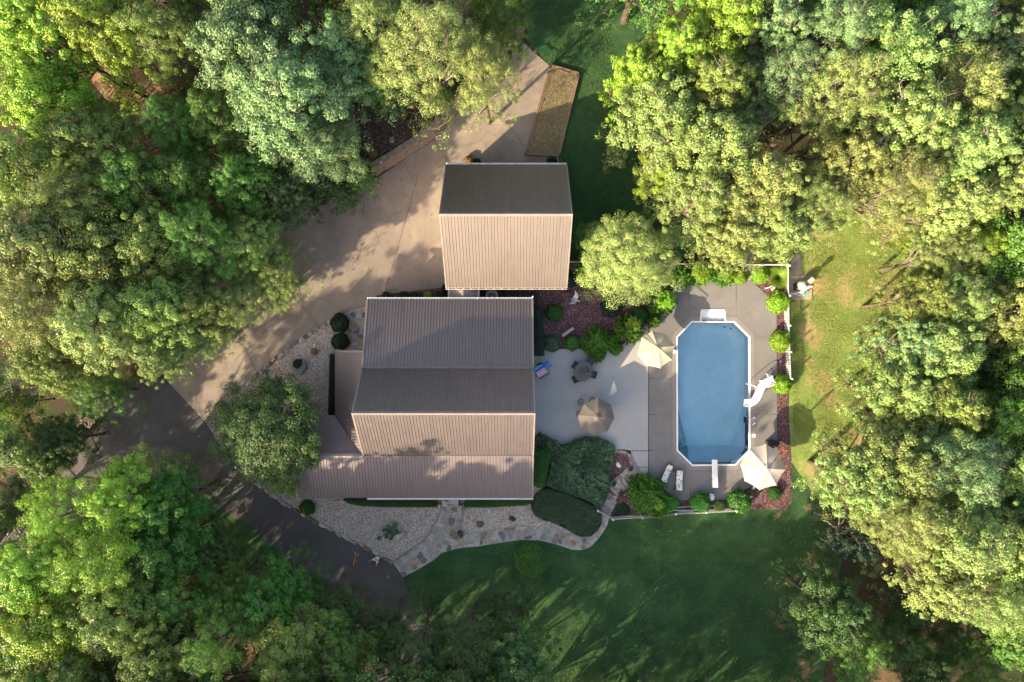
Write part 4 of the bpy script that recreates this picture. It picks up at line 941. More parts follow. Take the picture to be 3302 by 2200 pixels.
# straw tufts in the bed
V = []; F = []; r = random.Random(3)
while len(F) < 9000:
    u, v = r.random(), r.random(); p = Q[0].lerp(Q[1], u).lerp(Q[3].lerp(Q[2], u), v); p = Vector((cx+(p.x-cx)*.94, cy+(p.y-cy)*.97, .17)); a = r.uniform(0, 6.28); l = r.uniform(.1, .28)
    d_ = Vector((math.cos(a), math.sin(a), r.uniform(.05, .55))); w = Vector((-math.sin(a), math.cos(a), 0))*.012; b = len(V); V += [p-w, p+w, p+d_*l]; F.append((b, b+1, b+2))
strawm = leafmat('straw_blades', (.1, .09, .045), (.2, .16, .085), (.34, .27, .15), .2)
o = put('dry_grass_tufts', npmesh('dry_grass_tufts', V, F, strawm)); o['kind'] = 'stuff'
# ---------------------------------------------------------------- picket fences
pk = MB(); pk.add([(x, y, z) for y in (-.011, .011) for x, z in ((-.042, .05), (.042, .05), (.042, 1.02), (0, 1.1), (-.042, 1.02))], [(0, 1, 2, 3, 4), (9, 8, 7, 6, 5), (0, 5, 6, 1), (1, 6, 7, 2), (2, 7, 8, 3), (3, 8, 9, 4), (4, 9, 5, 0)])
PICK = pk.mesh('picket', MAT['fence_white'])
pp = MB(); pp.box((0, 0, .58), (.1, .1, 1.2)); pp.add([(x, y, z) for x, y, z in ((-.075, -.075, 1.18), (.075, -.075, 1.18), (.075, .075, 1.18), (-.075, .075, 1.18), (-.075, -.075, 1.22), (.075, -.075, 1.22), (.075, .075, 1.22), (-.075, .075, 1.22), (0, 0, 1.28))], [(3, 2, 1, 0), (0, 1, 5, 4), (1, 2, 6, 5), (2, 3, 7, 6), (3, 0, 4, 7), (4, 5, 8), (5, 6, 8), (6, 7, 8), (7, 4, 8)])
POST = pp.mesh('fence_post', MAT['fence_white'])
def fence(name, pts, label, side=1, sp=.15, posts=2.4, cat='fence'):
    pts = [Vector((p[0], p[1], 0)) for p in pts]; t = thing(name, Vector((pts[0].x, pts[0].y, g(pts[0].x, pts[0].y))), label, cat)
    for i in range(len(pts)-1):
        a, b = pts[i], pts[i+1]; L = (b-a).length; d = (b-a)/L; ang = math.atan2(d.y, d.x); nb = Vector((-d.y, d.x, 0))*side
        n = max(1, round(L/sp)); m = max(1, round(L/posts))
        for k in range(n):
            p = a.lerp(b, (k+.5)/n); put('picket', PICK, t, loc=Vector((p.x, p.y, g(p.x, p.y)))+nb*.03-t.location, rot=(0, 0, ang))
        for k in range(m+1 if i == len(pts)-2 else m):
            p = a.lerp(b, k/m); put('fence_post', POST, t, loc=Vector((p.x, p.y, g(p.x, p.y)))-nb*.03-t.location, rot=(0, 0, ang))
        for z in (.3, .86):
            mb = MB()
            for k in range(m):
                p, q = a.lerp(b, k/m), a.lerp(b, (k+1)/m); mb.bar((p.x, p.y, g(p.x, p.y)+z), (q.x, q.y, g(q.x, q.y)+z), .035, .08)
            o = mb.obj('rail', MAT['fence_white'], t); o.location = -t.location
    return t
wp = lambda px, py, h=1.1: W(px, py, h)
def top(px, py):                                         # fence foot below a picket top seen at this pixel
    z = 1.1
    for _ in range(4):
        p = W(px, py, z); z = g(p.x, p.y)+1.1
    return W(px, py, z)
fence('picket_fence', [top(1835, 843), top(2160, 850), top(2280, 854), top(2545, 854)], 'white picket fence along the north side behind the shrubs', 1)
fence('picket_fence', [top(2545, 857), top(2547, 1050), top(2553, 1222)], 'white picket fence east of the pool beside sunny grass', -1)
fence('picket_fence', [top(1977, 1677), top(2073, 1671), top(2180, 1659), top(2376, 1649)], 'white picket fence along the south side of pool terrace', -1)
fence('picket_gate', [top(1928, 1649), top(1975, 1676)], 'small white picket gate across the flagstone walk', -1, .13, 1.3, 'gate')
# ---------------------------------------------------------------- foliage
def unit(a): return a/np.maximum(np.linalg.norm(a, axis=-1, keepdims=True), 1e-9)
def leaves(P, N, size, rs, aspect=.55, jit=.7):
    """one folded rhombus leaf per row: P centre, N rough facing"""
    n = len(P); Nn = unit(N+rs.normal(0, jit, (n, 3))); T = unit(np.cross(Nn, rs.normal(0, 1, (n, 3)))); B = np.cross(Nn, T)
    s = (size if np.ndim(size) else np.full(n, size))[:, None]
    V = np.stack([P-T*s*.5, P+B*s*.5*aspect+Nn*s*.08, P+T*s*.5, P-B*s*.5*aspect+Nn*s*.08], 1).reshape(-1, 3)
    return V, np.arange(4*n).reshape(n, 4)
def joinVF(L):
    V = []; F = []; b = 0
    for v, f in L: V.append(v); F.append(f+b); b += len(v)
    return np.concatenate(V), np.concatenate(F)
DESIGNS = []
def tree_design(seed, R=4.5, H=15.0, lobes=13, clumps=13, per=105, leaf=.21, aspect=.55, flat=.8, cmul=1.0, skirt=5):
    """a crown of leaf clumps on lobes (centre z=0 at ground, crown reaching H) and trunk with limbs and twigs"""
    rs = np.random.RandomState(seed); base = H*.36; P = []; N = []; S = []; lob = []
    for k in range(lobes):
        a = 2.4*k+rs.uniform(-.6, .6); q = math.sqrt((k+.3)/lobes)
        rr = R*.80*q*rs.uniform(.8, 1.12); lr = R*rs.uniform(.24, .46)*(1.1-.2*q)
        z = base+(H-base)*(.86-.50*q**1.8)*rs.uniform(.86, 1.08)
        lob.append((np.array([rr*math.cos(a), rr*math.sin(a), z]), lr, 1.0))
    for k in range(skirt):                               # lower skirt of boughs
        a = 2*PI*k/skirt+rs.uniform(-.4, .4); rr = R*rs.uniform(.5, .8); lob.append((np.array([rr*math.cos(a), rr*math.sin(a), H*rs.uniform(.2, .42)]), R*rs.uniform(.34, .46), .35))
    for c, lr, dens in lob:
        for j in range(clumps):
            d = unit(np.array([rs.normal(), rs.normal(), rs.normal()*.7+.7])+.3*np.array([c[0], c[1], 0])/R)
            cc = c+d*lr*rs.uniform(.35, 1.25)*np.array([1.1, 1.1, flat]); cr = R*rs.uniform(.055, .145)*cmul; m = int(per*rs.uniform(.6, 1.3)*dens)
            e = unit(rs.normal(0, 1, (m, 3))); rad = rs.uniform(.2, 1, (m, 1))**.5
            p = cc+e*rad*cr*np.array([1.1, 1.1, .6])
            P.append(p); N.append(np.tile(d*.45, (m, 1))+e*.95+np.array([0, 0, .35])); S.append(np.full(m, leaf)*rs.uniform(.6, 1.35, m))
    lob = [(c, lr) for c, lr, dens in lob]
    m = lobes*80; k = rs.randint(0, lobes, m); c = np.array([lob[i][0] for i in k]); lr = np.array([lob[i][1] for i in k])[:, None]
    e = unit(rs.normal(0, 1, (m, 3))); P.append(c+e*lr*rs.uniform(.3, 1.2, (m, 1))*np.array([1, 1, .8])); N.append(e+np.array([0, 0, .6])); S.append(rs.uniform(.7, 1.2, m)*leaf)
    V, F = leaves(np.concatenate(P), np.concatenate(N), np.concatenate(S), rs, aspect, .4)
    crown = npmesh('crown', V, F)
    mb = MB(); top_ = np.array([rs.uniform(-.5, .5), rs.uniform(-.5, .5), base+(H-base)*.55]); r0 = .05+H*.016
    tp = [(0, 0, -.5), (.05, .02, .5), (top_[0]*.3, top_[1]*.3, base*.6), (top_[0]*.7, top_[1]*.7, base), tuple(top_)]; mb.tube(tp, [r0*1.35, r0, r0*.8, r0*.6, r0*.25], 8)
    trunk = mb.mesh('trunk', MAT['trunk'], True)
    lm = MB()
    for c, lr in lob:
        z0 = base*rs.uniform(.65, 1.05); s0 = np.array([top_[0]*.5, top_[1]*.5, min(z0, c[2]-.4)]); mid = s0*.45+c*.55+np.array([0, 0, .3]); lm.tube([s0, mid, c], [r0*.38, r0*.22, .035], 5, False)
        for j in range(4):
            d = unit(rs.normal(0, 1, 3)+np.array([0, 0, .7])); lm.tube([c, c+d*lr*.3+rs.normal(0, .12, 3), c+d*lr*.65+rs.normal(0, .14, 3), c+d*lr*rs.uniform(.9, 1.22)], [.034, .026, .017, .007], 4, False)
            e = unit(d+rs.normal(0, .6, 3)); q = c+d*lr*.6; lm.tube([q, q+e*lr*.3+np.array([0, 0, .08]), q+e*lr*.5], [.015, .011, .005], 3, False)
    limbs = lm.mesh('limbs', MAT['twig'])
    DESIGNS.append((crown, trunk, limbs, R, H))
for i, (lo, cl, pe, le, fl, asp, cm) in enumerate(((22, 14, 165, .165, .6, .6, 1.0), (18, 15, 160, .15, .7, .38, 1.15), (26, 12, 160, .15, .6, .8, .85), (20, 13, 170, .18, .65, .5, 1.1), (24, 13, 160, .145, .6, .35, .95), (17, 16, 165, .17, .75, .7, 1.2))):
    tree_design(100+i, 4.5, 15.0, lo, cl, pe, le, asp, fl, cm)
tree_design(131, 4.5, 15.0, 30, 15, 200, .15, .6, .65, 1.25, 9); tree_design(137, 4.5, 15.0, 28, 15, 200, .15, .5, .7, 1.2, 8)   # two dense garden trees
rt = random.Random(77)
DS = 3302/2353.0
def tree(dx, dy, rd, H, kind, label, group='trees of the surrounding woods', name='tree', cat='tree', di=None):
    """crown centred at overview pixel (dx,dy) with radius rd there"""
    zc = H*.74; p = W(dx*DS, dy*DS, zc); R = rd*.97*DS*(CAM_H-zc)/FPX
    i = rt.randrange(6) if di is None else di
    crown, trunk, limbs, R0, H0 = DESIGNS[i]
    t = thing(name, (p.x, p.y, g(p.x, p.y)), label, cat, group, rt.uniform(0, 6.28))
    s = (R/R0, R/R0*rt.uniform(.92, 1.08), H/H0)
    put('crown', crown, t, sc=s, mat=LEAF[kind]); put('trunk', trunk, t, sc=s); put('limbs', limbs, t, sc=s)
    return t
TREES = [
 # woods at the left and top left
 (70, 60, 135, 15, 'lime', 'bright lime-green tree filling the top left corner'),
 (235, 70, 115, 15, 'lime', 'lime-green tree along the top edge, second from top left corner'),
 (375, 80, 105, 14, 'olive', 'yellowish tree at top edge, left of the large blue-green oak'),
 (560, 95, 130, 16, 'blue', 'pale blue-green oak at the top, upper of three blue-green crowns'),
 (665, 215, 150, 16, 'blue', 'large blue-green oak in the middle of three blue-green crowns'),
 (724, 328, 104, 12, 'blue', 'darker blue-green oak overhanging the leaf litter by the retaining wall'),
 (865, 60, 105, 15, 'straw', 'straw-green tree at top edge right of the blue-green oaks'),
 (985, 120, 140, 16, 'straw', 'big pale straw-green tree above the upper driveway'),
 (1112, 165, 84, 15, 'straw', 'straw-green tree whose right edge overhangs the driveway end'),
 (1160, 45, 75, 11, 'green', 'dark green small tree at top edge beside the north lawn'),
 (1000, 222, 48, 8, 'green', 'low dark green tree under the straw-green crown at retaining wall'),
 (95, 225, 110, 14, 'lime', 'lime-green tree on left edge below the corner tree'),
 (790, 130, 105, 13, 'blue', 'blue-green oak between the large blue-green crown and the straw tree'),
 (872, 162, 62, 11, 'green', 'shaded green tree behind the leaf litter slope'),
 (210, 335, 100, 13, 'olive', 'olive tree just below the clay clearing with the fallen trunk'),
 (400, 290, 85, 11, 'green', 'dark green tree right of the clay clearing'),
 (505, 275, 90, 11, 'green', 'shaded green tree tucked left of the biggest blue-green oak'),
 (60, 400, 115, 15, 'olive', 'olive oak on the left edge, uppermost of the olive oaks'),
 (180, 455, 115, 15, 'olive', 'olive oak inland, below the clearing and left of a shaded gap'),
 (320, 430, 100, 13, 'green', 'green oak beside the shaded gap in the left woods'),
 (440, 410, 90, 11, 'green', 'green tree in the deep shade of the left woods'),
 (560, 415, 90, 11, 'green', 'green tree under the lower edge of the blue-green oaks'),
 (655, 440, 75, 9, 'dark', 'dark low tree at driveway edge below the blue-green oaks'),
 (75, 560, 125, 16, 'straw', 'straw-coloured oak on the left edge at mid height of left woods'),
 (215, 590, 120, 15, 'olive', 'sunny olive oak in the middle of the left woods'),
 (345, 560, 100, 14, 'olive', 'olive oak with grey twigs right of the middle of left woods'),
 (460, 540, 95, 13, 'green', 'half-shaded green oak in the left woods toward the driveway'),
 (570, 560, 82, 10, 'olive', 'olive oak near the driveway, left of its narrow upper part'),
 (640, 635, 68, 8, 'olive', 'olive tree leaning out over the concrete drive, highest of the drive-edge row'),
 (85, 715, 120, 15, 'straw', 'straw-green oak on left edge above the grey dead tree'),
 (225, 745, 115, 15, 'straw', 'straw-green oak inland above the river rock strip'),
 (345, 705, 100, 14, 'olive', 'olive oak two crowns in from concrete drive'),
 (455, 690, 92, 11, 'olive', 'olive oak bordering the drive where it bends'),
 (555, 680, 72, 8.5, 'straw', 'straw-green tree overhanging the sunlit drive bend'),
 (360, 815, 70, 10, 'pale', 'pale green tree overhanging the joint of concrete and asphalt'),
 (110, 830, 85, 12, 'olive', 'olive tree just above the grey dead tree'),
 (475, 775, 58, 7, 'pale', 'pale green small tree at lower tip of the left woods over the drive'),
 (215, 905, 75, 8, 'green', 'low shaded green tree beside the river rock strip'),
 (60, 1035, 85, 9, 'green', 'shaded green tree on left edge below the grey dead tree'),
 (135, 1020, 65, 8, 'dark', 'dark bluish shrub-like tree at the left tip of the asphalt'),
 (20, 930, 45, 7, 'grassy', 'small light green tree beside the grey dead tree on left edge'),
 (35, 1150, 70, 8, 'dark', 'dark low tree on left edge above the lime-green maple'),
 # lower left
 (265, 1150, 105, 13, 'lime', 'lime-green maple overhanging the asphalt at its lower left edge'),
 (375, 1165, 90, 11, 'vivid', 'deep green maple overhanging the asphalt, right of the lime maple'),
 (125, 1195, 95, 13, 'lime', 'yellow-green maple standing left of the overhanging lime maple'),
 (215, 1290, 125, 14, 'lime', 'large lime-green maple in middle of the lower left trees'),
 (70, 1325, 110, 14, 'lime', 'lime-green maple on left edge in the lower left'),
 (345, 1275, 100, 12, 'vivid', 'half-shaded green maple right of the large lime maple'),
 (100, 1450, 120, 14, 'lime', 'lime-green tree near the bottom left corner'),
 (255, 1425, 115, 14, 'olive', 'speckled olive tree lower left, above the bottom edge'),
 (395, 1400, 98, 11, 'green', 'speckled green tree left of the shaded verge'),
 (465, 1290, 60, 8, 'dark', 'small dark tree at the edge of the shaded verge'),
 (500, 1370, 70, 9, 'green', 'loose green tree in shade below the verge'),
 (180, 1535, 90, 12, 'olive', 'olive tree on bottom edge, second from bottom left corner'),
 (350, 1520, 100, 14.3, 'olive', 'olive tree on the bottom edge, third from bottom left corner'),
 (490, 1490, 92, 15.4, 'green', 'green tree on the bottom edge below the shaded verge'),
 (615, 1390, 88, 12, 'vivid', 'fresh green tree near the lower end of the verge'),
 (650, 1500, 98, 13.5, 'olive', 'sun-touched olive tree at bottom edge left of the asphalt end'),
 (768, 1432, 58, 8, 'dark', 'dark tree at the lower edge of the asphalt'),
 (775, 1510, 80, 12, 'green', 'green tree at bottom edge where asphalt disappears'),
 (885, 1478, 60, 8, 'dark', 'dark tree right beside the vanishing asphalt end'),
 (950, 1525, 90, 12, 'dark', 'dark tree on bottom edge, leftmost of three on the lawn side'),
 (1075, 1515, 100, 12, 'dark', 'dark tree on bottom edge, middle of three on the lawn side'),
 (1195, 1545, 90, 12, 'dark', 'dark tree on bottom edge, rightmost of three on the lawn side'),
 (1160, 1425, 50, 6, 'dark', 'small sparse dark tree on the front lawn above the bottom trees'),
 # woods at the right
 (1470, 170, 70, 12, 'lime', 'yellow-green tree at the right side of the north lawn'),
 (1530, 265, 110, 14, 'pale', 'light green tree bulging over the north lawn'),
 (1560, 120, 85, 13, 'lime', 'yellowish tree near the top edge right of the clay bank'),
 (1660, 60, 100, 14, 'lime', 'bright green tree on top edge, first right of the clay bank'),
 (1640, 200, 100, 14, 'olive', 'olive tree behind the light green bulging tree'),
 (1530, 385, 70, 10, 'lime', 'bright green low tree over the lawn edge, below the bulging tree'),
 (1645, 330, 110, 15, 'pale', 'pale oak with bare twigs at left of the right-hand woods'),
 (1780, 60, 95, 14, 'blue', 'bluish oak on the top edge of right-hand woods'),
 (1800, 190, 105, 14, 'blue', 'grey-green oak with a bare forked branch below it'),
 (1620, 455, 95, 13, 'pale', 'pale oak above the pink-tipped garden tree'),
 (1740, 430, 110, 15, 'straw', 'straw-green oak left of the red clay gap'),
 (1690, 530, 80, 12, 'straw', 'straw-green tree at the edge above the north picket fence'),
 (1800, 525, 85, 12, 'pale', 'pale tree overhanging the corner of the picket fence'),
 (1880, 470, 80, 13, 'pale', 'pale oak right above the sunny grass strip'),
 (1915, 80, 110, 16, 'blue', 'blue-green oak on the top edge, second of two bluish crowns'),
 (1930, 215, 115, 16, 'straw', 'straw-green oak right of the bare forked branch'),
 (1955, 380, 90, 14, 'straw', 'straw-green oak below the red clay gap'),
 (2055, 120, 115, 16, 'pale', 'pale oak near the top edge, third from the right corner'),
 (2075, 275, 120, 16, 'pale', 'large pale oak with bare limbs in the upper right woods'),
 (2060, 425, 105, 15, 'straw', 'sunny straw-green oak in the middle of upper right woods'),
 (2190, 60, 100, 15, 'blue', 'blue-green oak on the top edge near the right corner'),
 (2205, 200, 115, 16, 'straw', 'straw-green oak in the upper right woods, near the right edge'),
 (2310, 110, 90, 14, 'blue', 'blue-green oak in the top right corner'),
 (2320, 270, 95, 14, 'pale', 'pale oak on the right edge below the corner oak'),
 (2210, 350, 110, 16, 'pale', 'pale oak above the shaded hollow on right side'),
 (2180, 470, 95, 14, 'straw', 'straw-green oak upper left of the shaded hollow'),
 (2310, 420, 95, 14, 'pale', 'pale oak on right edge, third below the corner'),
 (2175, 590, 80, 12, 'pale', 'bright pale tree at the upper right of sunny grass strip'),
 (2240, 560, 85, 11, 'lime', 'yellowish green tree near the right edge above the dark hollow'),
 (2330, 545, 60, 9, 'lime', 'lime-green low tree on the right edge'),
 (2130, 690, 78, 12, 'olive', 'olive tree on the bank beside sunny grass'),
 (2195, 690, 85, 13, 'pale', 'pale oak left of the dark hollow'),
 (2300, 715, 95, 14, 'straw', 'straw-green oak on right edge below the dark hollow'),
 (2112, 800, 82, 12, 'blue', 'grey-green tree at right edge of sunny grass, upper one'),
 (2180, 810, 95, 14, 'pale', 'pale oak in the middle of the right edge woods'),
 (2295, 850, 85, 11, 'dark', 'dark shaded tree near the right edge at mid height'),
 (2095, 908, 85, 13, 'pale', 'pale tree bulging toward the pool from right'),
 (2170, 930, 95, 14, 'olive', 'olive oak behind the tree bulging toward the pool'),
 (2280, 960, 90, 13, 'green', 'shaded green oak near right edge below mid height'),
 (2062, 985, 58, 9, 'pale', 'low pale tree at the end of the sunny grass strip'),
 (1995, 1115, 92, 13, 'pale', 'pale oak jutting furthest over the front lawn'),
 (2085, 1075, 100, 15, 'pale', 'pale oak just behind the one jutting over the lawn'),
 (2195, 1070, 110, 16, 'blue', 'blue-green oak in the lower right woods, upper one'),
 (2310, 1080, 90, 14, 'pale', 'pale oak on right edge in the lower right woods'),
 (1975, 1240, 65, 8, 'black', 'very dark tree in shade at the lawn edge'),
 (2075, 1195, 100, 15, 'straw', 'straw-green oak beside the very dark lawn-edge tree'),
 (2190, 1220, 115, 16, 'pale', 'large pale oak in centre of the lower right woods'),
 (2310, 1240, 100, 15, 'pale', 'pale oak on the right edge, lower of the pair'),
 (2175, 1345, 100, 14, 'straw', 'straw-green oak above the dark gap at lower right'),
 (2290, 1380, 105, 14, 'pale', 'pale oak on the right edge above bottom corner'),
 (2335, 1490, 70, 10, 'green', 'green tree at the bottom right corner'),
 (1925, 1425, 95, 11, 'dark', 'dark bluish rounded tree at the bottom of the lawn'),
 (1995, 1510, 85, 10, 'green', 'green tree on bottom edge beside the dark rounded tree'),
 (2090, 1500, 65, 8, 'dark', 'dark tree in the gap near the bottom right'),
 (2105, 1425, 55, 6, 'dark', 'low dark tree added in place of black shade in the lower right gap'),  # dark crown added to stand for black shade on the ground here
 (2150, 1555, 70, 9, 'dark', 'dark tree on the bottom edge left of the bottom right corner group'),
 (2265, 1545, 72, 8, 'green', 'green low tree on the bottom edge close to right corner'),
 (15, 1545, 65, 8, 'olive', 'olive tree in the bottom left corner'),
 (2210, 1500, 60, 7, 'dark', 'dark low tree on the bottom edge near right corner'),
]
for k, a in enumerate(TREES): tree(*a)
# trees that stand beyond the frame's lower left edges and shade the front garden
OFF = [(-120, 1250), (-110, 1450), (-130, 950), (-140, 650), (-130, 350), (-130, 60)]
OFF += [(60+205*i, 1685) for i in range(9)]+[(-20+225*i, 1860) for i in range(9)]+[(60+250*i, 2040) for i in range(7)]+[(700, 1700), (165, 1770), (370, 1765), (560, 1775)]
OFF += [(60+180*i, -120) for i in range(14) if i not in (6, 7)]+[(0+190*i, -290) for i in range(14) if i != 7]+[(2455, 60+170*i) for i in range(9)]+[(2620, 0+190*i) for i in range(9)]+[(1900+170*i, 1700) for i in range(4)]
for k, (dx, dy) in enumerate(OFF):
    if dx > 1130 and dy > 1600: dy += 55
    dx += rt.uniform(-30, 30); dy += rt.uniform(-15, 25); rd = rt.uniform(120, 150); H = rt.uniform(14, 16) if dx > 0 else rt.uniform(10, 12)
    if 1600 < dy < 1770: H = rt.uniform(*((15.2, 16.4) if dx < 620 else (16.6, 18) if dx < 900 else (14.2, 15.2) if dx < 1130 else (11.5, 12.8)))
    elif dy >= 1770: H = rt.uniform(*((16, 17.6) if dx < 600 else (17, 18.5) if dx < 900 else (14.5, 16) if dx < 1100 else (12.5, 14)))
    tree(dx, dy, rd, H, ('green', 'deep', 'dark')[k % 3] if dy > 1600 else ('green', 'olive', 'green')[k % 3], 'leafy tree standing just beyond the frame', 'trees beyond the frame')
# garden trees near the house
tree(610, 995, 128, 8.5, 'deep', 'spreading dark green garden tree with pale twigs beside the asphalt drive', None, di=6)
tree(645, 1105, 52, 6.0, 'olive', 'small twiggy green tree beside west end of the porch roof', None, di=0)
tree(1445, 585, 112, 6.5, 'crepe', 'garden tree with pink-tipped pale foliage east of the garage', None, di=7)
tree(1370, 560, 55, 4.5, 'green', 'shaded green shrub tree between garage and pink-tipped tree', None, 'shrub', 'shrub', di=1)
# dead tree and bare branches
def bare(name, dx, dy, H, n, L, label, seed, lean=(0, 0), r0=.12, mat='deadtwig'):
    p = W(dx*DS, dy*DS, H*.7); t = thing(name, (p.x, p.y, g(p.x, p.y)), label, 'dead tree'); rs = random.Random(seed); mb = MB()
    topp = Vector((lean[0], lean[1], H*.72)); mb.tube([(0, 0, -.3), topp*.5, topp], [r0, r0*.75, r0*.5], 7); mb.obj('trunk', MAT[mat], t); br = MB()
    for k in range(n):
        a = 2*PI*k/n+rs.uniform(-.3, .3); l = L*rs.uniform(.6, 1.1); d = Vector((math.cos(a), math.sin(a), rs.uniform(.0, .55))); s = topp*rs.uniform(.8, 1.0)
        m = s+d*l*.5+Vector((0, 0, rs.uniform(-.1, .3))); e = s+d*l; br.tube([s, m, e], [r0*.45, r0*.3, .015], 5, False)
        for j in range(5):
            q = s.lerp(e, rs.uniform(.35, .95)); dd = (d+Vector((rs.uniform(-.9, .9), rs.uniform(-.9, .9), rs.uniform(-.1, .5)))).normalized(); w = q+dd*l*rs.uniform(.2, .45); br.tube([q, w], [.03, .01], 4, False)
            for _ in range(2): e2 = q.lerp(w, rs.uniform(.4, .9)); br.tube([e2, e2+(dd+Vector((rs.uniform(-.8, .8), rs.uniform(-.8, .8), .1)))*l*.14], [.014, .006], 3, False)
    br.obj('branches', MAT[mat], t)
bare('dead_tree', 30, 890, 7, 16, 2.4, 'leafless grey dead tree on the left edge', 3)
bare('dead_tree', 1850, 205, 17, 5, 2.3, 'bare forked grey limb rising out of the grey-green oak', 5, (.6, .2), .13)
bare('dead_tree', 2062, 262, 18.5, 6, 1.9, 'tangle of bare limbs atop large pale oak at upper right', 6, (.3, .3), .13)
bare('dead_tree', 1520, 330, 15.5, 7, 1.6, 'bare twigs showing in the pale tree by the north lawn', 7, (0, 0), .1)
# trunk leaning across the clay clearing
a = W(365*DS, 236*DS, 2.0); b = W(170*DS, 130*DS, 9.0); t = thing('leaning_trunk', (a.x, a.y, 0), 'dark leaning trunk crossing the sunlit clay clearing at upper left', 'tree trunk')
mb = MB(); A = Vector((0, 0, -.3)); B = Vector((b.x-a.x, b.y-a.y, 9.0)); mb.tube([A, Vector((0, 0, 1.6)), A.lerp(B, .35)+Vector((0, 0, .3)), A.lerp(B, .7)+Vector((.1, 0, .2)), B], [.24, .2, .16, .11, .05], 8); mb.obj('trunk', MAT['rock_dark'], t)
sheet('clay_clearing', [(280, 190), (330, 160), (420, 165), (500, 180), (560, 210), (540, 280), (450, 330), (350, 330), (300, 270)], .03, mk('clay_soil', (.36, .2, .12), (.2, .12, .075), 1.2, .9, .1, .6, 12, .05))
# ---------------------------------------------------------------- clipped shrubs, hedges and beds
def core_blob(pts_r): pass
def ball_mesh(seed, R, n, leaf, zs=.9, rough=.06, aspect=.6, jit=.45):
    rs = np.random.RandomState(seed); d = unit(rs.normal(0, 1, (n, 3))); d[:, 2] = np.where(d[:, 2] < -.55, -d[:, 2], d[:, 2])
    bump = 1+rough*(np.sin(d[:, 0]*5+seed)*np.cos(d[:, 1]*6+seed*2)+.6*np.sin(d[:, 2]*9+d[:, 0]*7)); P = d*R*bump[:, None]*rs.uniform(.9, 1.04, (n, 1))*np.array([1, 1, zs])
    V, F = leaves(P, d, rs.uniform(.7, 1.3, n)*leaf, rs, aspect, jit); return npmesh('foliage', V, F)
cb = MB(); cb.ball((0, 0, 0), .84, 16, 10); CORE = cb.mesh('inner_growth', MAT['trunk'], True)
BALLS = [ball_mesh(i, 1.0, 4600, .15, .9, .09, .6, .62) for i in range(3)]
stm = MB(); stm.tube([(0, 0, -.3), (0, 0, .6)], [.07, .05], 6); STEM = stm.mesh('stem', MAT['trunk'])
def shrub(px, py, rpx, kind, label, group=None, name='round_shrub', zs=.85, meshes=None, corem=None, cat='shrub', lift=.0):
    c0 = G(px, py); R = rpx*CAM_H/FPX; zc = c0.z+R*zs*.72+lift; c = W(px, py, zc); R *= (CAM_H-zc)/CAM_H
    t = thing(name, (c.x, c.y, g(c.x, c.y)), label, cat, group, rt.uniform(0, 6.28)); h = zc-g(c.x, c.y)
    put('foliage', rt.choice(meshes or BALLS), t, loc=(0, 0, h), sc=(R, R*rt.uniform(.94, 1.06), R*zs), mat=LEAF[kind])
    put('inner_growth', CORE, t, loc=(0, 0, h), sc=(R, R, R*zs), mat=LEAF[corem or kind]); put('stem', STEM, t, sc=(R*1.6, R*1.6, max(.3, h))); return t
gp = 'clipped round shrubs around the pool'
for px, py, r_, lb in ((2384, 894, 26, 'round clipped shrub left of the stepping stones at the north fence'), (2449, 887, 29, 'round clipped shrub right of the stepping stones at the north fence'), (2509, 975, 34, 'sunlit round shrub at the east fence next to the pump pad'),
                       (2516, 1100, 34, 'sunlit round shrub midway along the east fence'), (2521, 1240, 31, 'sunlit round shrub at the end of the east fence by the slide')): shrub(px, py, r_, 'ball', lb, gp)
for px, py, r_, lb in ((2257, 1622, 33, 'round green shrub under the pool poles on south side'), (2383, 1616, 36, 'round green shrub with a dark hollow, left of the ivory umbrella bed'), (2160, 1628, 30, 'round green shrub partly behind the feathery evergreen on south side')): shrub(px, py, r_, 'vivid', lb, gp)
for px, py, r_, k, lb in ((1787, 1009, 28, 'hedge', 'round dark green shrub alone in the red mulch by the house'), (1844, 1107, 24, 'vivid', 'round shrub at the patio edge, left end of evergreen row'), (1970, 1101, 24, 'vivid', 'round shrub between two feathery evergreens at the patio edge'), (2062, 1017, 27, 'hedge', 'round shaded shrub behind the gold-tipped evergreen'),
                          (1970, 990, 32, 'black', 'dark airy bush beneath the pink-tipped tree'), (1779, 1108, 26, 'juniper', 'low bluish bush at corner of dark house hedge and patio'), (1882, 880, 27, 'ball', 'fresh green shrub at left foot of the pink-tipped tree'), (1840, 905, 22, 'black', 'dark bush at southeast garage corner')): shrub(px, py, r_, k, lb)
for px, py, r_, lb in ((1096, 1042, 29, 'larger dark clipped ball shrub beside the drive edging'), (1097, 1101, 27, 'smaller dark clipped ball shrub at corner of the porch roof')): shrub(px, py, r_, 'black', lb, 'dark ball shrubs at house corner')
for k, (px, py, r_) in enumerate(((1245, 955, 14), (1302, 955, 15), (1338, 958, 14), (1440, 930, 15), (1420, 955, 13))):
    shrub(px, py, r_, 'black', ('leftmost dark bush along the rear eave of house', 'second dark bush along the rear eave of house', 'third dark bush along the rear eave of house', 'dark bush at the southwest garage corner', 'dark bush between breezeway and drive')[k], 'bushes along rear house wall')
shrub(1378, 953, 12, 'gold', 'small yellow-green bush among dark ones at rear eave')
shrub(1510, 519, 16, 'rust', 'reddish brown bush at the garage north eave, left one'); shrub(1538, 524, 13, 'black', 'dark bush right beside the reddish bush at north eave'); shrub(1780, 522, 16, 'black', 'dark bush at right end of garage north eave', zs=1.1)
shrub(991, 1637, 24, 'hedge', 'leafy green bush in gravel below west end of the porch roof'); shrub(962, 1174, 16, 'black', 'dark bush tucked behind the large grey boulder'); shrub(1013, 1134, 11, 'rust', 'withered dark clump in the gravel garden')
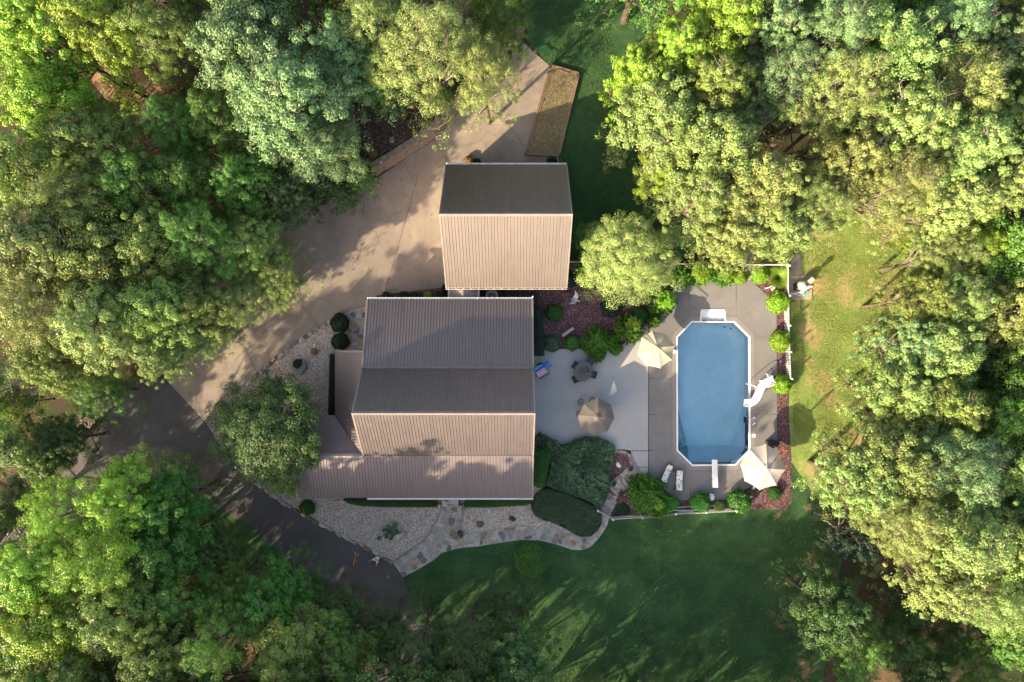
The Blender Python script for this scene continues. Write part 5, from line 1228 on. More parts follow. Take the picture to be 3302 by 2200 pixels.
shrub(2320, 1634, 18, 'olive', 'small olive bush between two round shrubs at south fence'); shrub(2497, 1590, 21, 'hedge', 'small dark green bush in mulch below the ivory umbrella', zs=.6)
shrub(1202, 493, 15, 'rust', 'brown withered shrub at the leaf litter edge', zs=1.1, lift=1.3)
tree(827, 413, 44, 5.5, 'vivid', 'bright green low tree at the lower end of retaining wall', None, 'small_tree')
tree(782, 445, 42, 5, 'dark', 'dark green low tree beside the bright one at driveway edge', None, 'small_tree')
# broadleaf round shrub on the lawn: clusters of larger leaves
def tuft_ball(seed, clumps, per, leaf, zs=.8, spread=.2, aspect=.5):
    rs = np.random.RandomState(seed); L = []
    d = unit(rs.normal(0, 1, (clumps, 3))); d[:, 2] = np.abs(d[:, 2])*.95-.08
    P = np.repeat(d*rs.uniform(.84, 1.02, (clumps, 1)), per, 0)+rs.normal(0, spread*.45, (clumps*per, 3)); N = np.repeat(d, per, 0)
    return npmesh('foliage', *leaves(P*np.array([1, 1, zs]), N+np.array([0, 0, .3]), rs.uniform(.7, 1.3, clumps*per)*leaf, rs, aspect, .6))
TUFT = [tuft_ball(1, 520, 14, .12, 1), tuft_ball(2, 520, 14, .12, 1)]
shrub(1713, 1806, 50, 'vivid', 'large bright green round shrub alone on the front lawn', None, 'round_shrub', .8, TUFT, 'hedge')
# feathery evergreens: sprays of fans
def fan_mesh(seed, sprays=150, per=60, leaf=.1):
    rs = np.random.RandomState(seed); P = []; N = []; S = []
    for k in range(sprays):
        a = rs.uniform(0, 2*PI); q = math.sqrt(rs.uniform(0, 1)); h = (1-q*.85)*rs.uniform(.65, 1.1); ex = rs.uniform(.72, 1.08); c = np.array([q*math.cos(a)*.82*ex, q*math.sin(a)*.82*ex, h*.95])
        d = unit(np.array([math.cos(a)*(.5+q), math.sin(a)*(.5+q), .75-q*.5])); side = unit(np.cross(d, [0, 0, 1])); up = np.cross(side, d)
        u = rs.uniform(-.5, 1, per); v = rs.uniform(-1, 1, per)*(1.05-np.abs(u))*.75
        p = c+d*u[:, None]*.2+side*v[:, None]*.19+up*rs.normal(0, .03, (per, 1)); P.append(p); N.append(np.tile(up+.4*d, (per, 1))+rs.normal(0, .3, (per, 3))); S.append(rs.uniform(.6, 1.2, per)*leaf)
    return npmesh('foliage', *leaves(np.concatenate(P), np.concatenate(N), np.concatenate(S), rs, .5, .35))
FANS = [fan_mesh(i) for i in range(3)]
def evergreen(px, py, rpx, h, kind, label, tip=None, name='feathery_evergreen'):
    c = W(px, py, h*.45); R = rpx*1.2*(CAM_H-h*.45)/FPX; z = g(c.x, c.y)
    t = thing(name, (c.x, c.y, z), label, 'evergreen shrub', None, rt.uniform(0, 6.28))
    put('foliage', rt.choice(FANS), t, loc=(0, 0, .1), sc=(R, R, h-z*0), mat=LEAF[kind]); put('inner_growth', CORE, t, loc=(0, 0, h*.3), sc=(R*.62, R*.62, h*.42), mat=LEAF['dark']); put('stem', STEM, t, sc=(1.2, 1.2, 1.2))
    if tip:
        ox, oy, rr, zz = tip; a = -t.rotation_euler.z; x, y = ox*math.cos(a)-oy*math.sin(a), ox*math.sin(a)+oy*math.cos(a); o = put('golden_tips', FANS[0], t, loc=(x, y, zz), sc=(rr, rr, rr*.9), mat=LEAF['gold']); o['label'] = 'golden yellow branch tips'
    return t
evergreen(1922, 1103, 47, 2.6, 'hinoki', 'feathery evergreen overhanging the patio above the closed umbrella', (0.0, .3, .42, 1.9)); evergreen(1925, 1140, 28, 1.5, 'hinoki', 'low feathery evergreen branch touching the dining chair')
evergreen(2034, 1062, 47, 2.7, 'hinoki', 'gold-tipped feathery evergreen beside the cream umbrella', (.1, .4, .75, 1.9)); evergreen(2137, 972, 44, 2.6, 'hinoki', 'feathery evergreen at the pool deck under the pink-tipped tree', (.1, .1, .9, 1.8))
evergreen(2258, 878, 42, 2.6, 'hinoki', 'sunlit feathery evergreen by the north fence, left one', (0, 0, 1.0, 1.7)); evergreen(2335, 884, 38, 2.2, 'hinoki', 'sunlit feathery evergreen by the north fence, right one', (.1, 0, .75, 1.5)); evergreen(2205, 890, 36, 2.2, 'hinoki', 'shaded feathery evergreen between pink-tipped tree and north fence')
evergreen(1985, 1120, 24, 1.4, 'hinoki', 'low feathery evergreen along patio edge before the cream umbrella'); evergreen(2110, 1035, 22, 1.4, 'hinoki', 'low feathery evergreen at the edge of pool deck')
evergreen(2090, 1600, 60, 2.6, 'hinoki', 'large feathery evergreen below the two sun loungers', (.9, -.75, .55, 1.3)); evergreen(2055, 1560, 26, 1.5, 'hinoki', 'low feathery evergreen beside the garden steps'); evergreen(2130, 1640, 34, 1.9, 'hinoki', 'feathery evergreen reaching over the south picket fence')
# ornamental grass
rs = np.random.RandomState(4); V = []; F = []
for k in range(900):
    a = rs.uniform(0, 2*PI); l = rs.uniform(.6, 1.15); o_ = rs.uniform(0, .2); b0 = np.array([math.cos(a)*o_, math.sin(a)*o_, 0]); d = np.array([math.cos(a+rs.normal(0, .3)), math.sin(a+rs.normal(0, .3)), 0]); s_ = np.array([-d[1], d[0], 0])*.011
    h = rs.uniform(.75, 1.25); pts = [b0+d*l*t*.9+np.array([0, 0, h*(1.7*t-1.0*t*t)]) for t in (0, .35, .7, 1)]; b = len(V)
    for i, p in enumerate(pts): w = s_*(1, 1, .7, .15)[i]; V += [p-w, p+w]
    F += [(b+2*i, b+2*i+1, b+2*i+3, b+2*i+2) for i in range(3)]
GRASS = npmesh('blades', V, F)
c = W(2514, 895, .7); t = thing('ornamental_grass', (c.x, c.y, 0), 'fountain of sunlit ornamental grass at the fence corner', 'ornamental grass'); put('blades', GRASS, t, sc=(.95, .95, 1.05), mat=LEAF['grassy'])
# hedges: clipped boxes and masses built over an outline
def hedge(name, px, h, kind, label, n, leaf, cat='hedge', top_noise=.05, spiky=False, seed=0, round_=.25, ht=None):
    rs = np.random.RandomState(seed+50); z0 = None
    P = [W(p[0], p[1], h*.8+G(p[0], p[1]).z) for p in px]; poly = [(p.x, p.y) for p in P]
    if area(poly) < 0: poly = poly[::-1]
    cx = sum(p[0] for p in poly)/len(poly); cy = sum(p[1] for p in poly)/len(poly); zb = g(cx, cy)
    t = thing(name, (cx, cy, zb), label, cat); A = np.array(poly); E = np.roll(A, -1, 0)-A; L = np.linalg.norm(E, axis=1); EN = np.stack([E[:, 1], -E[:, 0]], 1)/np.maximum(L, 1e-6)[:, None]
    def dist(Q):
        D = np.full(len(Q), 1e9)
        for i in range(len(A)):
            w = Q-A[i]; tt = np.clip((w@E[i])/max(L[i]**2, 1e-9), 0, 1); D = np.minimum(D, np.linalg.norm(w-tt[:, None]*E[i], axis=1))
        return D
    x0, y0 = A.min(0); x1, y1 = A.max(0); Q = []
    while len(Q) < n*.72:
        q = rs.uniform((x0, y0), (x1, y1), (n, 2)); ins = np.array([pin(poly, a, b) for a, b in q]); Q += list(q[ins])
    Q = np.array(Q[:int(n*.72)]); D = dist(Q); zz = np.array([g(a, b) for a, b in Q])
    wob = np.sin(Q[:, 0]*2.3+seed)*np.cos(Q[:, 1]*2.9+seed*2)*top_noise+np.sin(Q[:, 0]*6.1+np.sin(Q[:, 1]*3))*np.sin(Q[:, 1]*5.3+np.cos(Q[:, 0]*4))*top_noise*.8
    hz = h*(1-np.exp(-D/round_)*.45)+wob; top_ = np.concatenate([Q, (zz+hz)[:, None]], 1); nt_ = np.tile([0, 0, 1.0], (len(Q), 1))
    m = n-len(Q); i = rs.choice(len(A), m, p=L/L.sum()); u = rs.uniform(0, 1, (m, 1)); S = A[i]+E[i]*u+EN[i]*rs.normal(0, .02, (m, 1)); zs_ = np.array([g(a, b) for a, b in S]); side = np.concatenate([S, (zs_+rs.uniform(0, h*.62, m))[:, None]], 1); ns = np.concatenate([EN[i], np.full((m, 1), .3)], 1)
    Pp = np.concatenate([top_, side]); Nn = np.concatenate([nt_, ns]); Pp[:, :2] -= (cx, cy); Pp[:, 2] -= zb
    if spiky:                                            # upright arching sprays of scale leaves
        k = len(Pp); ang = np.sin(Pp[:, 0]*1.1+seed)*1.6+np.cos(Pp[:, 1]*.9)*1.6+rs.normal(0, .5, k); d = unit(np.stack([np.cos(ang), np.sin(ang), rs.uniform(.2, .9, k)], 1)); s_ = unit(np.cross(d, np.array([0, 0, 1.0]))); l = leaf*rs.uniform(.7, 1.5, k)[:, None]; tf = np.sin(Pp[:, 0]*4.3+np.sin(Pp[:, 1]*3.1)*1.5)*np.cos(Pp[:, 1]*4.9+np.cos(Pp[:, 0]*2.7)*1.5); Pp[:, 2] += tf*.13; d = unit(d+np.stack([np.zeros(k), np.zeros(k), tf*.35], 1))
        V = np.stack([Pp-s_*l*.1, Pp+d*l*.45+s_*l*.13, Pp+d*l, Pp+d*l*.45-s_*l*.13], 1).reshape(-1, 3); F = np.arange(4*k).reshape(k, 4)
    else: V, F = leaves(Pp, Nn, rs.uniform(.7, 1.3, len(Pp))*leaf, rs, .6, .55)
    put('foliage', npmesh('foliage', V, F), t, mat=LEAF[kind])
    bm = bmesh.new(); vs = [bm.verts.new((a-cx, b-cy, 0)) for a, b in poly]; f = bm.faces.new(vs); f.normal_update(); r_ = bmesh.ops.triangulate(bm, faces=[f]); bmesh.ops.subdivide_edges(bm, edges=bm.edges[:], cuts=3, use_grid_fill=True)
    for v in bm.verts: d_ = dist(np.array([[v.co.x+cx, v.co.y+cy]]))[0]; v.co.z = g(v.co.x+cx, v.co.y+cy)-zb+h*((.55 if spiky else .74)-np.exp(-d_/round_)*.4)
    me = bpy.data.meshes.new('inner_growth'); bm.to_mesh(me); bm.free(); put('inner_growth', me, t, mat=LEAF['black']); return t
hedge('clipped_hedge', [(1719, 988), (1746, 988), (1754, 1100), (1755, 1147), (1719, 1147)], 1.2, 'black', 'long dark clipped hedge along east house wall by patio', 9000, .09, seed=1)
hedge('clipped_hedge', [(1108, 1606), (1407, 1606), (1406, 1637), (1250, 1637), (1170, 1634), (1130, 1627), (1107, 1617)], .8, 'hedge', 'low green front hedge west of the porch steps', 12000, .09, seed=2, round_=.15)
hedge('clipped_hedge', [(1497, 1606), (1721, 1606), (1720, 1622), (1700, 1630), (1600, 1637), (1497, 1638)], .8, 'hedge', 'low green front hedge east of the porch steps', 10000, .09, seed=3, round_=.15)
hedge('clipped_hedge', [(1061, 1143), (1082, 1143), (1082, 1330), (1074, 1342), (1056, 1340)], 1.0, 'black', 'narrow dark hedge along west porch wall', 6000, .09, seed=4, round_=.15)
hedge('clipped_hedge', [(1719, 1452), (1775, 1450), (1779, 1475), (1770, 1500), (1758, 1572), (1735, 1576), (1719, 1566)], 1.3, 'hedge', 'clipped green hedge block against east house wall', 9000, .085, seed=5)
hedge('spreading_juniper', [(1722, 1424), (1738, 1405), (1750, 1412), (1795, 1422), (1800, 1436), (1850, 1438), (1880, 1430), (1925, 1432), (1966, 1450), (1962, 1490), (1950, 1540), (1948, 1575), (1938, 1600), (1925, 1626), (1868, 1590), (1812, 1564), (1766, 1548), (1776, 1510), (1780, 1460), (1745, 1446), (1722, 1440)], .6, 'juniper', 'wide spiky dark juniper covering the slope beside garden steps', 26000, .46, 'juniper', .12, True, 6, .4)
hedge('boxwood_mass', [(1716, 1628), (1730, 1600), (1752, 1580), (1790, 1584), (1829, 1597), (1880, 1622), (1926, 1646), (1941, 1664), (1940, 1685), (1930, 1710), (1905, 1731), (1867, 1730), (1830, 1708), (1793, 1690), (1729, 1667), (1716, 1645)], .95, 'boxwood', 'large rounded clipped boxwood mass beside curve of flagstone walk', 21000, .17, 'shrub', .11, False, 7, .45)
hedge('ground_cover', [(1985, 1632), (2010, 1622), (2030, 1640), (2028, 1660), (1985, 1664)], .25, 'boxwood', 'low dark ground cover with pink blooms behind south fence', 1800, .1, 'ground cover', .05, False, 8)
# broad-leaved plant with big round leaves, each leaf a part
c = G(1266, 1706); t = thing('broadleaf_plant', c, 'plant with big round dark leaves over the pale pointed boulder', 'plant'); r = random.Random(2)
lm = MB(); lm.add([(0, 0, 0)]+[(math.cos(a)*(1+.12*math.cos(a*2)), math.sin(a)*.92, .1*math.cos(a*2)-.05) for a in np.linspace(0, 2*PI, 13)[:-1]], [(0, 1+i, 1+(i+1) % 12) for i in range(12)]); LM = lm.mesh('leaf', MAT['trunk'])
for px, py, s_ in ((1258, 1689, .22), (1279, 1684, .25), (1244, 1702, .2), (1261, 1706, .27), (1272, 1698, .22), (1283, 1709, .17), (1227, 1729, .18), (1250, 1724, .2), (1266, 1729, .19), (1263, 1693, .2), (1276, 1692, .2), (1252, 1716, .2), (1270, 1716, .22), (1255, 1700, .21)):
    p = G(px, py); h = r.uniform(.45, .85); st = MB(); o = put('leaf', LM, t, loc=Vector((p.x, p.y, p.z+h))-t.location, rot=(r.uniform(-.4, .4), r.uniform(-.4, .4), r.uniform(0, 6)), sc=(s_, s_, s_), mat=LEAF['hosta'])
    st.tube([(0, 0, 0), ((p.x-c.x)*.5, (p.y-c.y)*.5, h*.7), (p.x-c.x, p.y-c.y, h)], .012, 4); st.obj('stalk', MAT['trunk'], t)
# ---------------------------------------------------------------- scattered stuff: gravel pebbles, mulch chips, grass tufts, understory
def scatter(name, px, n, s, mats, seed, excl=(), flat=.6, chip=False, off=.02):
    rs = np.random.RandomState(seed); A = [(G(*p).x, G(*p).y) for p in px]; X = [(*[(G(*p).x, G(*p).y) for p in e],) for e in excl]; xs = [a[0] for a in A]; ys = [a[1] for a in A]; V = []; F = []; M = []
    o8 = np.array([(1, 0, 0), (0, 1, 0), (-1, 0, 0), (0, -1, 0), (0, 0, 1), (0, 0, -.3)]); of = [(0, 1, 4), (1, 2, 4), (2, 3, 4), (3, 0, 4)]
    k = 0
    while k < n:
        x, y = rs.uniform(min(xs), max(xs)), rs.uniform(min(ys), max(ys))
        if not pin(A, x, y) or any(pin(e, x, y) for e in X): continue
        k += 1; a = rs.uniform(0, 6.28); R = np.array([[math.cos(a), -math.sin(a), 0], [math.sin(a), math.cos(a), 0], [0, 0, 1]]); q = rs.uniform(*s)
        p = (o8[:5]*np.array([q*rs.uniform(.8, 1.4), q*(rs.uniform(.25, .5) if chip else rs.uniform(.7, 1)), q*flat])*rs.uniform(.8, 1.2, (5, 3)))@R.T+np.array([x, y, g(x, y)+off]); b = len(V); V += list(p); F += [(b+i, b+j, b+l) for i, j, l in of]; M += [rs.randint(len(mats))]*4
    me = npmesh(name, V, F)
    for m in mats: me.materials.append(m)
    me.polygons.foreach_set('material_index', M); o = put(name, me); o['kind'] = 'stuff'; return o
pebs = [mk('pebble_a', (.56, .455, .365)), mk('pebble_b', (.35, .265, .205)), mk('pebble_c', (.72, .64, .55)), mk('pebble_d', (.18, .138, .11))]
scatter('gravel_pebbles', [(1110, 1012), (1072, 1040), (1000, 1082), (936, 1127), (852, 1196), (815, 1230), (740, 1300), (740, 1400), (1050, 1400), (1055, 1140), (1118, 1110)], 14000, (.02, .048), pebs, 1)
scatter('gravel_pebbles', [(940, 1590), (1000, 1664), (1052, 1694), (1113, 1727), (1215, 1779), (1264, 1806), (1310, 1780), (1360, 1744), (1405, 1670), (1410, 1640), (1150, 1632), (1105, 1615), (1000, 1605)], 18000, (.02, .048), pebs, 2)
scatter('gravel_pebbles', [(1494, 1642), (1720, 1632), (1730, 1668), (1800, 1695), (1850, 1722), (1730, 1694), (1650, 1694), (1560, 1712), (1494, 1722)], 9000, (.02, .048), pebs, 3)
chips = [mk('chip_a', (.13, .058, .06)), mk('chip_b', (.07, .034, .038)), mk('chip_c', (.27, .19, .18)), mk('chip_d', (.17, .08, .075))]
scatter('mulch_chips', [(1755, 930), (1840, 850), (2100, 860), (2100, 1000), (2000, 1120), (1760, 1120), (1757, 990)], 5000, (.04, .1), chips, 4, flat=.4, chip=True, off=.035)
scatter('mulch_chips', [(2508, 985), (2530, 985), (2533, 1280), (2546, 1420), (2552, 1616), (2534, 1640), (2412, 1640), (2420, 1572), (2507, 1510)], 3600, (.04, .1), chips, 5, flat=.4, chip=True, off=.03)
scatter('mulch_chips', [(1964, 1464), (2008, 1462), (2030, 1472), (2032, 1496), (2008, 1518), (1952, 1562)], 900, (.04, .1), chips, 6, flat=.4, chip=True, off=.03)
def tufts(name, px, n, l, mat, seed, excl=()):
    rs = np.random.RandomState(seed); A = [(G(*p).x, G(*p).y) for p in px]; xs = [a[0] for a in A]; ys = [a[1] for a in A]; pts = []
    while len(pts) < n:
        q = rs.uniform((min(xs), min(ys)), (max(xs), max(ys)), (n, 2)); pts += [p for p in q if pin(A, *p)]
    Q = np.array(pts[:n]); z = np.array([g(*p) for p in Q]); den = np.sin(Q[:, 0]*1.7)+np.cos(Q[:, 1]*1.3+Q[:, 0]*.6); keep = rs.uniform(-2, 2, n) < den+.9; Q = Q[keep]; z = z[keep]; n = len(Q)
    P = np.concatenate([Q, z[:, None]], 1); a = rs.uniform(0, 6.28, n); d = np.stack([np.cos(a)*.7, np.sin(a)*.7, rs.uniform(.5, 1.2, n)], 1); w = np.stack([-np.sin(a), np.cos(a), np.zeros(n)], 1); L = rs.uniform(*l, n)[:, None]
    V = np.stack([P-w*L*.22, P+w*L*.22, P+d*L], 1).reshape(-1, 3); o = put(name, npmesh(name, V, np.arange(3*n).reshape(n, 3), mat)); o['kind'] = 'stuff'
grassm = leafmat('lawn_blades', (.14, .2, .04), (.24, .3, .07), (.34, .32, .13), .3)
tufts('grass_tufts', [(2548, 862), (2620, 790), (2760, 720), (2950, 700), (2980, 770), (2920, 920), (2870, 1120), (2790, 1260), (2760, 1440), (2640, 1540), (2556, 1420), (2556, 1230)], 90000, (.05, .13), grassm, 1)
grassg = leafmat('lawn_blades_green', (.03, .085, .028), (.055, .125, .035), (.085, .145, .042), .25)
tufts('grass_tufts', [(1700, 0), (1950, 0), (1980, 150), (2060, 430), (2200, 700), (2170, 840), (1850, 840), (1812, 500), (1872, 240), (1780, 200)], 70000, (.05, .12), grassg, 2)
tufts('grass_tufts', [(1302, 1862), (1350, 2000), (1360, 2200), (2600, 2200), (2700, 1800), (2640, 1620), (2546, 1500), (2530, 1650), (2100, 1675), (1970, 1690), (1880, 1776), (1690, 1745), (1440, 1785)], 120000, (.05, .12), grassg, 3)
scatter('fallen_leaves', [(1330, 1880), (1380, 2180), (2600, 2180), (2650, 1700), (2540, 1660), (1980, 1700), (1500, 1790)], 260, (.03, .07), [LEAF['rust'], LEAF['straw'], chips[2]], 21, flat=.25, off=.05)
scatter('fallen_leaves', [(1080, 660), (1430, 480), (1700, 300), (1690, 480), (1430, 930), (1100, 990), (850, 1180), (720, 1200)], 260, (.025, .06), [LEAF['rust'], chips[1], chips[2]], 22, flat=.25, off=.04)
# woodland undergrowth: loose leaves of seedlings and briars on the forest floor
und = leafmat('undergrowth_leaves', (.025, .05, .016), (.045, .08, .024), (.075, .1, .035)); rs = np.random.RandomState(9); P = []
for k in range(420):
    x, y = rs.uniform(-46, 46), rs.uniform(-32, 32); px = x*FPX/CAM_H+1651; py = 1100-y*FPX/CAM_H
    inl = (px < 900 and py < 1150-(px-400)*.5 and py < 1100) or (px < 1000 and py > 1850) or px > 2980 or (px > 2050 and py < 640) or (px < 200)
    if not inl: continue
    m = rs.randint(60, 160); P.append(rs.normal(0, 1, (m, 3))*np.array([.7, .7, .35])+np.array([x, y, g(x, y)+.55]))
P = np.concatenate(P); P[:, 2] = np.maximum(P[:, 2], .05-.9)
o = put('undergrowth', npmesh('undergrowth', *leaves(P, np.tile([0, 0, 1.0], (len(P), 1)), rs.uniform(.12, .3, len(P)), rs, .55, .6), und)); o['kind'] = 'stuff'
# ---------------------------------------------------------------- pool furniture
# diving board
c = W(2305, 1527, .5); t = thing('diving_board', (c.x, c.y, .05), 'white diving board over the south end of the pool', 'diving board', None, .03)
L_ = 89*CAM_H/FPX; w_ = 17.5*CAM_H/FPX
m = MB(); m.cbox((0, 0, .5), (w_, L_, .05), b=.02); p_ = m.obj('plank', MAT['white'], t)
m = MB()
for i in range(9): m.box((-w_*.4+i*w_*.1, .25, .527), (.012, L_*.7, .004))
m.obj('tread_strip', MAT['fiber'], p_)
for y in (-L_/2+.12, -L_/2+.2):
    for x in (-.12, .12): m = MB(); m.lathe([(.018, .526), (.018, .54), (.001, .54)], (x, y, 0), 8); m.obj('bolt', MAT['chrome'], t)
m = MB(); m.cbox((0, -L_/2+.28, .24), (.3, .5, .47), b=.03); m.obj('stand', MAT['white'], t); m = MB(); m.box((0, -.1, .44), (.34, .1, .06)); m.obj('fulcrum', MAT['white'], t)
for s_ in (-.15, .15): m = MB(); m.tube([(s_, -.1, .42), (s_, -.3, .02)], .025); m.obj('leg', MAT['white'], t)
# curved slide
path = [((2399, 1299), .42), ((2412, 1300), .55), ((2425, 1296), .78), ((2436, 1286), 1.02), ((2443, 1273), 1.25), ((2449, 1258), 1.48), ((2458, 1243), 1.7), ((2472, 1232), 1.86), ((2486, 1226), 1.92)]
pt = [W(p[0], p[1], z) for p, z in path]; t = thing('pool_slide', (pt[4].x, pt[4].y, .05), 'white curved water slide with handrails curling down into the pool', 'water slide')
sm = []
for i in range(len(pt)-1):
    for u in np.linspace(0, 1, 5)[:-1]:
        P = [pt[max(0, min(len(pt)-1, i+j))] for j in (-1, 0, 1, 2)]; sm.append(.5*((2*P[1])+(P[2]-P[0])*u+(2*P[0]-5*P[1]+4*P[2]-P[3])*u*u+(3*P[1]-P[0]-3*P[2]+P[3])*u**3))
sm.append(pt[-1]); m = MB(); prof = [(-.30, .17), (-.27, .18), (-.24, .02), (-.12, -.05), (0, -.06), (.12, -.05), (.24, .02), (.27, .18), (.30, .17), (.29, -.03), (.13, -.11), (0, -.12), (-.13, -.11), (-.29, -.03)]; V = []; n = len(prof)
for i, p in enumerate(sm):
    d = sm[min(i+1, len(sm)-1)]-sm[max(i-1, 0)]; d.z = 0; d.normalize(); s_ = Vector((d.y, -d.x, 0)); V += [p-t.location+s_*x+Vector((0, 0, z)) for x, z in prof]
m.add(V, [(i*n+k, i*n+(k+1) % n, (i+1)*n+(k+1) % n, (i+1)*n+k) for i in range(len(sm)-1) for k in range(n)]+[tuple(range(n-1, -1, -1)), tuple(range(len(V)-n, len(V)))]); m.obj('chute', MAT['fiber'], t, smooth=False)
tp = pt[-1]-t.location; d = (pt[-1]-pt[-2]); d.z = 0; d.normalize(); s_ = Vector((d.y, -d.x, 0))
for q in (-.3, .3):
    m = MB(); a = tp+s_*q; m.tube([a-d*.9+Vector((0, 0, .0)), a-d*.55+Vector((0, 0, .55)), a-d*.1+Vector((0, 0, .72)), a+d*.15+Vector((0, 0, .5)), a+d*.45+Vector((0, 0, -1.9))], .028, 8); m.obj('handrail', MAT['fiber'], t)
for k in range(6): m = MB(); a = tp+d*(.18+.045*k)+Vector((0, 0, .1-.31*k-.1)); m.cbox(a, (.1, .56, .04), math.atan2(d.y, d.x), .01); m.obj('rung', MAT['white'], t)
for i, k in ((1, -.2), (3, 0), (5, 0), (7, 0)):
    p = pt[i]-t.location; m = MB(); f = p+Vector((.45 if i == 1 else .1, 0, 0)); m.tube([p-Vector((0, 0, .1)), Vector((f.x, f.y, 0))], .03, 8); m.obj('leg', MAT['fiber'], t)
q = W(2424, 1243, .9)-t.location; m = MB(); m.tube([pt[5]-t.location+Vector((0, 0, .05)), q+Vector((0, 0, .55)), q+Vector((-.15, .05, .3)), q+Vector((-.2, .1, -.85))], .035, 8); m.obj('side_brace', MAT['fiber'], t)
# ladder
c = W(2415, 1355.5); t = thing('pool_ladder', (c.x, c.y, .05), 'chrome pool ladder with dark steps on the east pool wall', 'pool ladder')
for s_ in (-.25, .25):
    m = MB(); m.tube([(.48, s_, 0), (.46, s_, .45), (.36, s_, .68), (.18, s_, .74), (0, s_, .68), (-.16, s_, .45), (-.18, s_, -.1), (-.18, s_, -1.0)], .024, 8); m.obj('rail', MAT['chrome'], t)
    m = MB(); m.lathe([(.07, 0), (.07, .02), (.03, .035)], (.48, s_, 0), 12); m.obj('flange', MAT['chrome'], t)
for z in (-.05, -.32, -.6): m = MB(); m.cbox((-.2, 0, z), (.12, .5, .035), b=.01); m.obj('step', MAT['blackplastic'], t)
# ---------------------------------------------------------------- umbrellas
def umbrella(px, py, h, verts, mat, label, drop=.55, sag=.085, vent=.22, ribs=True, name='umbrella', cross=None):
    """canopy whose rim corners are seen at the given pixels; hub h high, rim h-drop"""
    c = W(px, py, h); t = thing(name, (c.x, c.y, g(c.x, c.y)+.05), label, 'umbrella'); o = t.location; hz = h-o.z
    R = [W(a, b, h-drop)-o for a, b in verts]; n = len(R); hub = Vector((0, 0, hz)); m = MB(); K = 7; S = 6
    for i in range(n):
        a, b = R[i], R[(i+1) % n]; mid_in = sag; V = []
        for k in range(K+1):
            u = .12+(1-.12)*k/K
            for s_ in range(S+1):
                v = s_/S; e = a.lerp(b, v); bow = 4*v*(1-v); rim = e+(Vector((0, 0, e.z))-e)*bow*sag*.35*u
                p = hub.lerp(rim, u); p.z += math.sin(u*PI)*.10-bow*sag*u*(1-.35*u); V.append(p)
        F = [(k*(S+1)+s_, (k+1)*(S+1)+s_, (k+1)*(S+1)+s_+1, k*(S+1)+s_+1) for k in range(K) for s_ in range(S)]
        m.add(V, F)
    cv = m.obj('canopy', mat, t, smooth=False)
    m = MB(); W_ = []
    for k, (u, dz) in enumerate(((.02, .12), (.1, .075), (vent, .0))):
        for i in range(n*2):
            e = R[i//2] if i % 2 == 0 else (R[i//2].lerp(R[(i//2+1) % n], .5))*.955; p = Vector((e.x*u, e.y*u, hz-drop*u+math.sin(u*PI)*.10+dz+.02-(.02 if i % 2 else 0))); W_.append(p)
    q = 2*n; m.add(W_, [(k*q+i, (k+1)*q+i, (k+1)*q+(i+1) % q, k*q+(i+1) % q) for k in range(2) for i in range(q)]+[tuple(range(q))]); m.obj('vent_cap', mat, cv, smooth=False)
    m = MB(); m.ball((0, 0, hz+.16), (.045, .045, .06), 8, 6); m.obj('finial', MAT['chrome'], t)
    for i in range(n):
        m = MB(); m.tube([hub*1.0-Vector((0, 0, .03)), R[i]*.5+Vector((0, 0, hz*.5+.06)), R[i]-Vector((0, 0, .03))], .014, 5); m.obj('rib', MAT['blackplastic'], t)
        m = MB(); m.ball(R[i], .03, 6, 4); m.obj('rib_tip', mat, t)
    return t, R, hz
t, R, hz = umbrella(2121, 1121, 2.7, [(2102, 1067), (2146, 1075), (2176.5, 1116), (2167, 1161), (2128.6, 1188), (2083, 1180), (2053, 1141), (2070, 1088)], MAT['cream'], 'cream cantilever umbrella between patio and pool')
mp = W(2084, 1074, 2.9)-t.location; mast = Vector((mp.x*1.25, mp.y*1.25, 0))
m = MB(); m.tube([mast, mast+Vector((0, 0, hz+.15))], .045, 10); m.obj('mast', MAT['black'], t)
m = MB(); m.tube([mast+Vector((0, 0, hz+.1)), Vector((0, 0, hz+.26))], [.04, .03], 8); m.tube([Vector((0, 0, hz+.26)), Vector((0, 0, hz+.05))], .03, 8); m.obj('arm', MAT['black'], t)
m = MB(); m.box(mast+Vector((0, 0, .05)), (.9, .12, .08)); m.box(mast+Vector((0, 0, .05)), (.12, .9, .081)); m.obj('base', MAT['black'], t)
o = W(2172, 1134, .3); m = MB(); m.cbox((0, 0, .2), (.26, .26, .3), b=.03); m.box((0, 0, .36), (.3, .3, .03)); tag(m.obj('skimmer_basket', MAT['fiber'], loc=(o.x, o.y, .05)), 'small white box at the deck edge behind the cream umbrella', 'box')
t, R, hz = umbrella(2472.5, 1511, 2.75, [(2470, 1432), (2515, 1455), (2532, 1514.7), (2504, 1565.5), (2450, 1581), (2400.6, 1551), (2387, 1497), (2415, 1447)], MAT['ivory'], 'ivory cantilever umbrella at the southeast pool corner, in sun', .6)
a = W(2534, 1460, 3.2)-t.location; b = W(2496, 1481, 3.05)-t.location; mast = Vector((a.x+.1, a.y+.12, 0))
m = MB(); m.tube([mast, Vector((mast.x, mast.y, hz+.45))], .06, 10); m.obj('mast', MAT['woodnew'], t)
m = MB(); m.tube([Vector((mast.x, mast.y, hz+.42)), Vector((b.x, b.y, b.z+.25))], .05, 8); m.tube([Vector((mast.x-.02, mast.y-.3, hz-.1)), Vector((mast.x, mast.y, hz+.35))], .035, 6); m.obj('arm', MAT['woodnew'], t)
m = MB(); m.tube([Vector((b.x, b.y, b.z+.27)), Vector((b.x*.4, b.y*.4, hz+.32)), Vector((0, 0, hz+.1))], .028, 6); m.ball(Vector((b.x, b.y, b.z+.25)), .07, 8, 6); m.obj('hanger', MAT['black'], t)
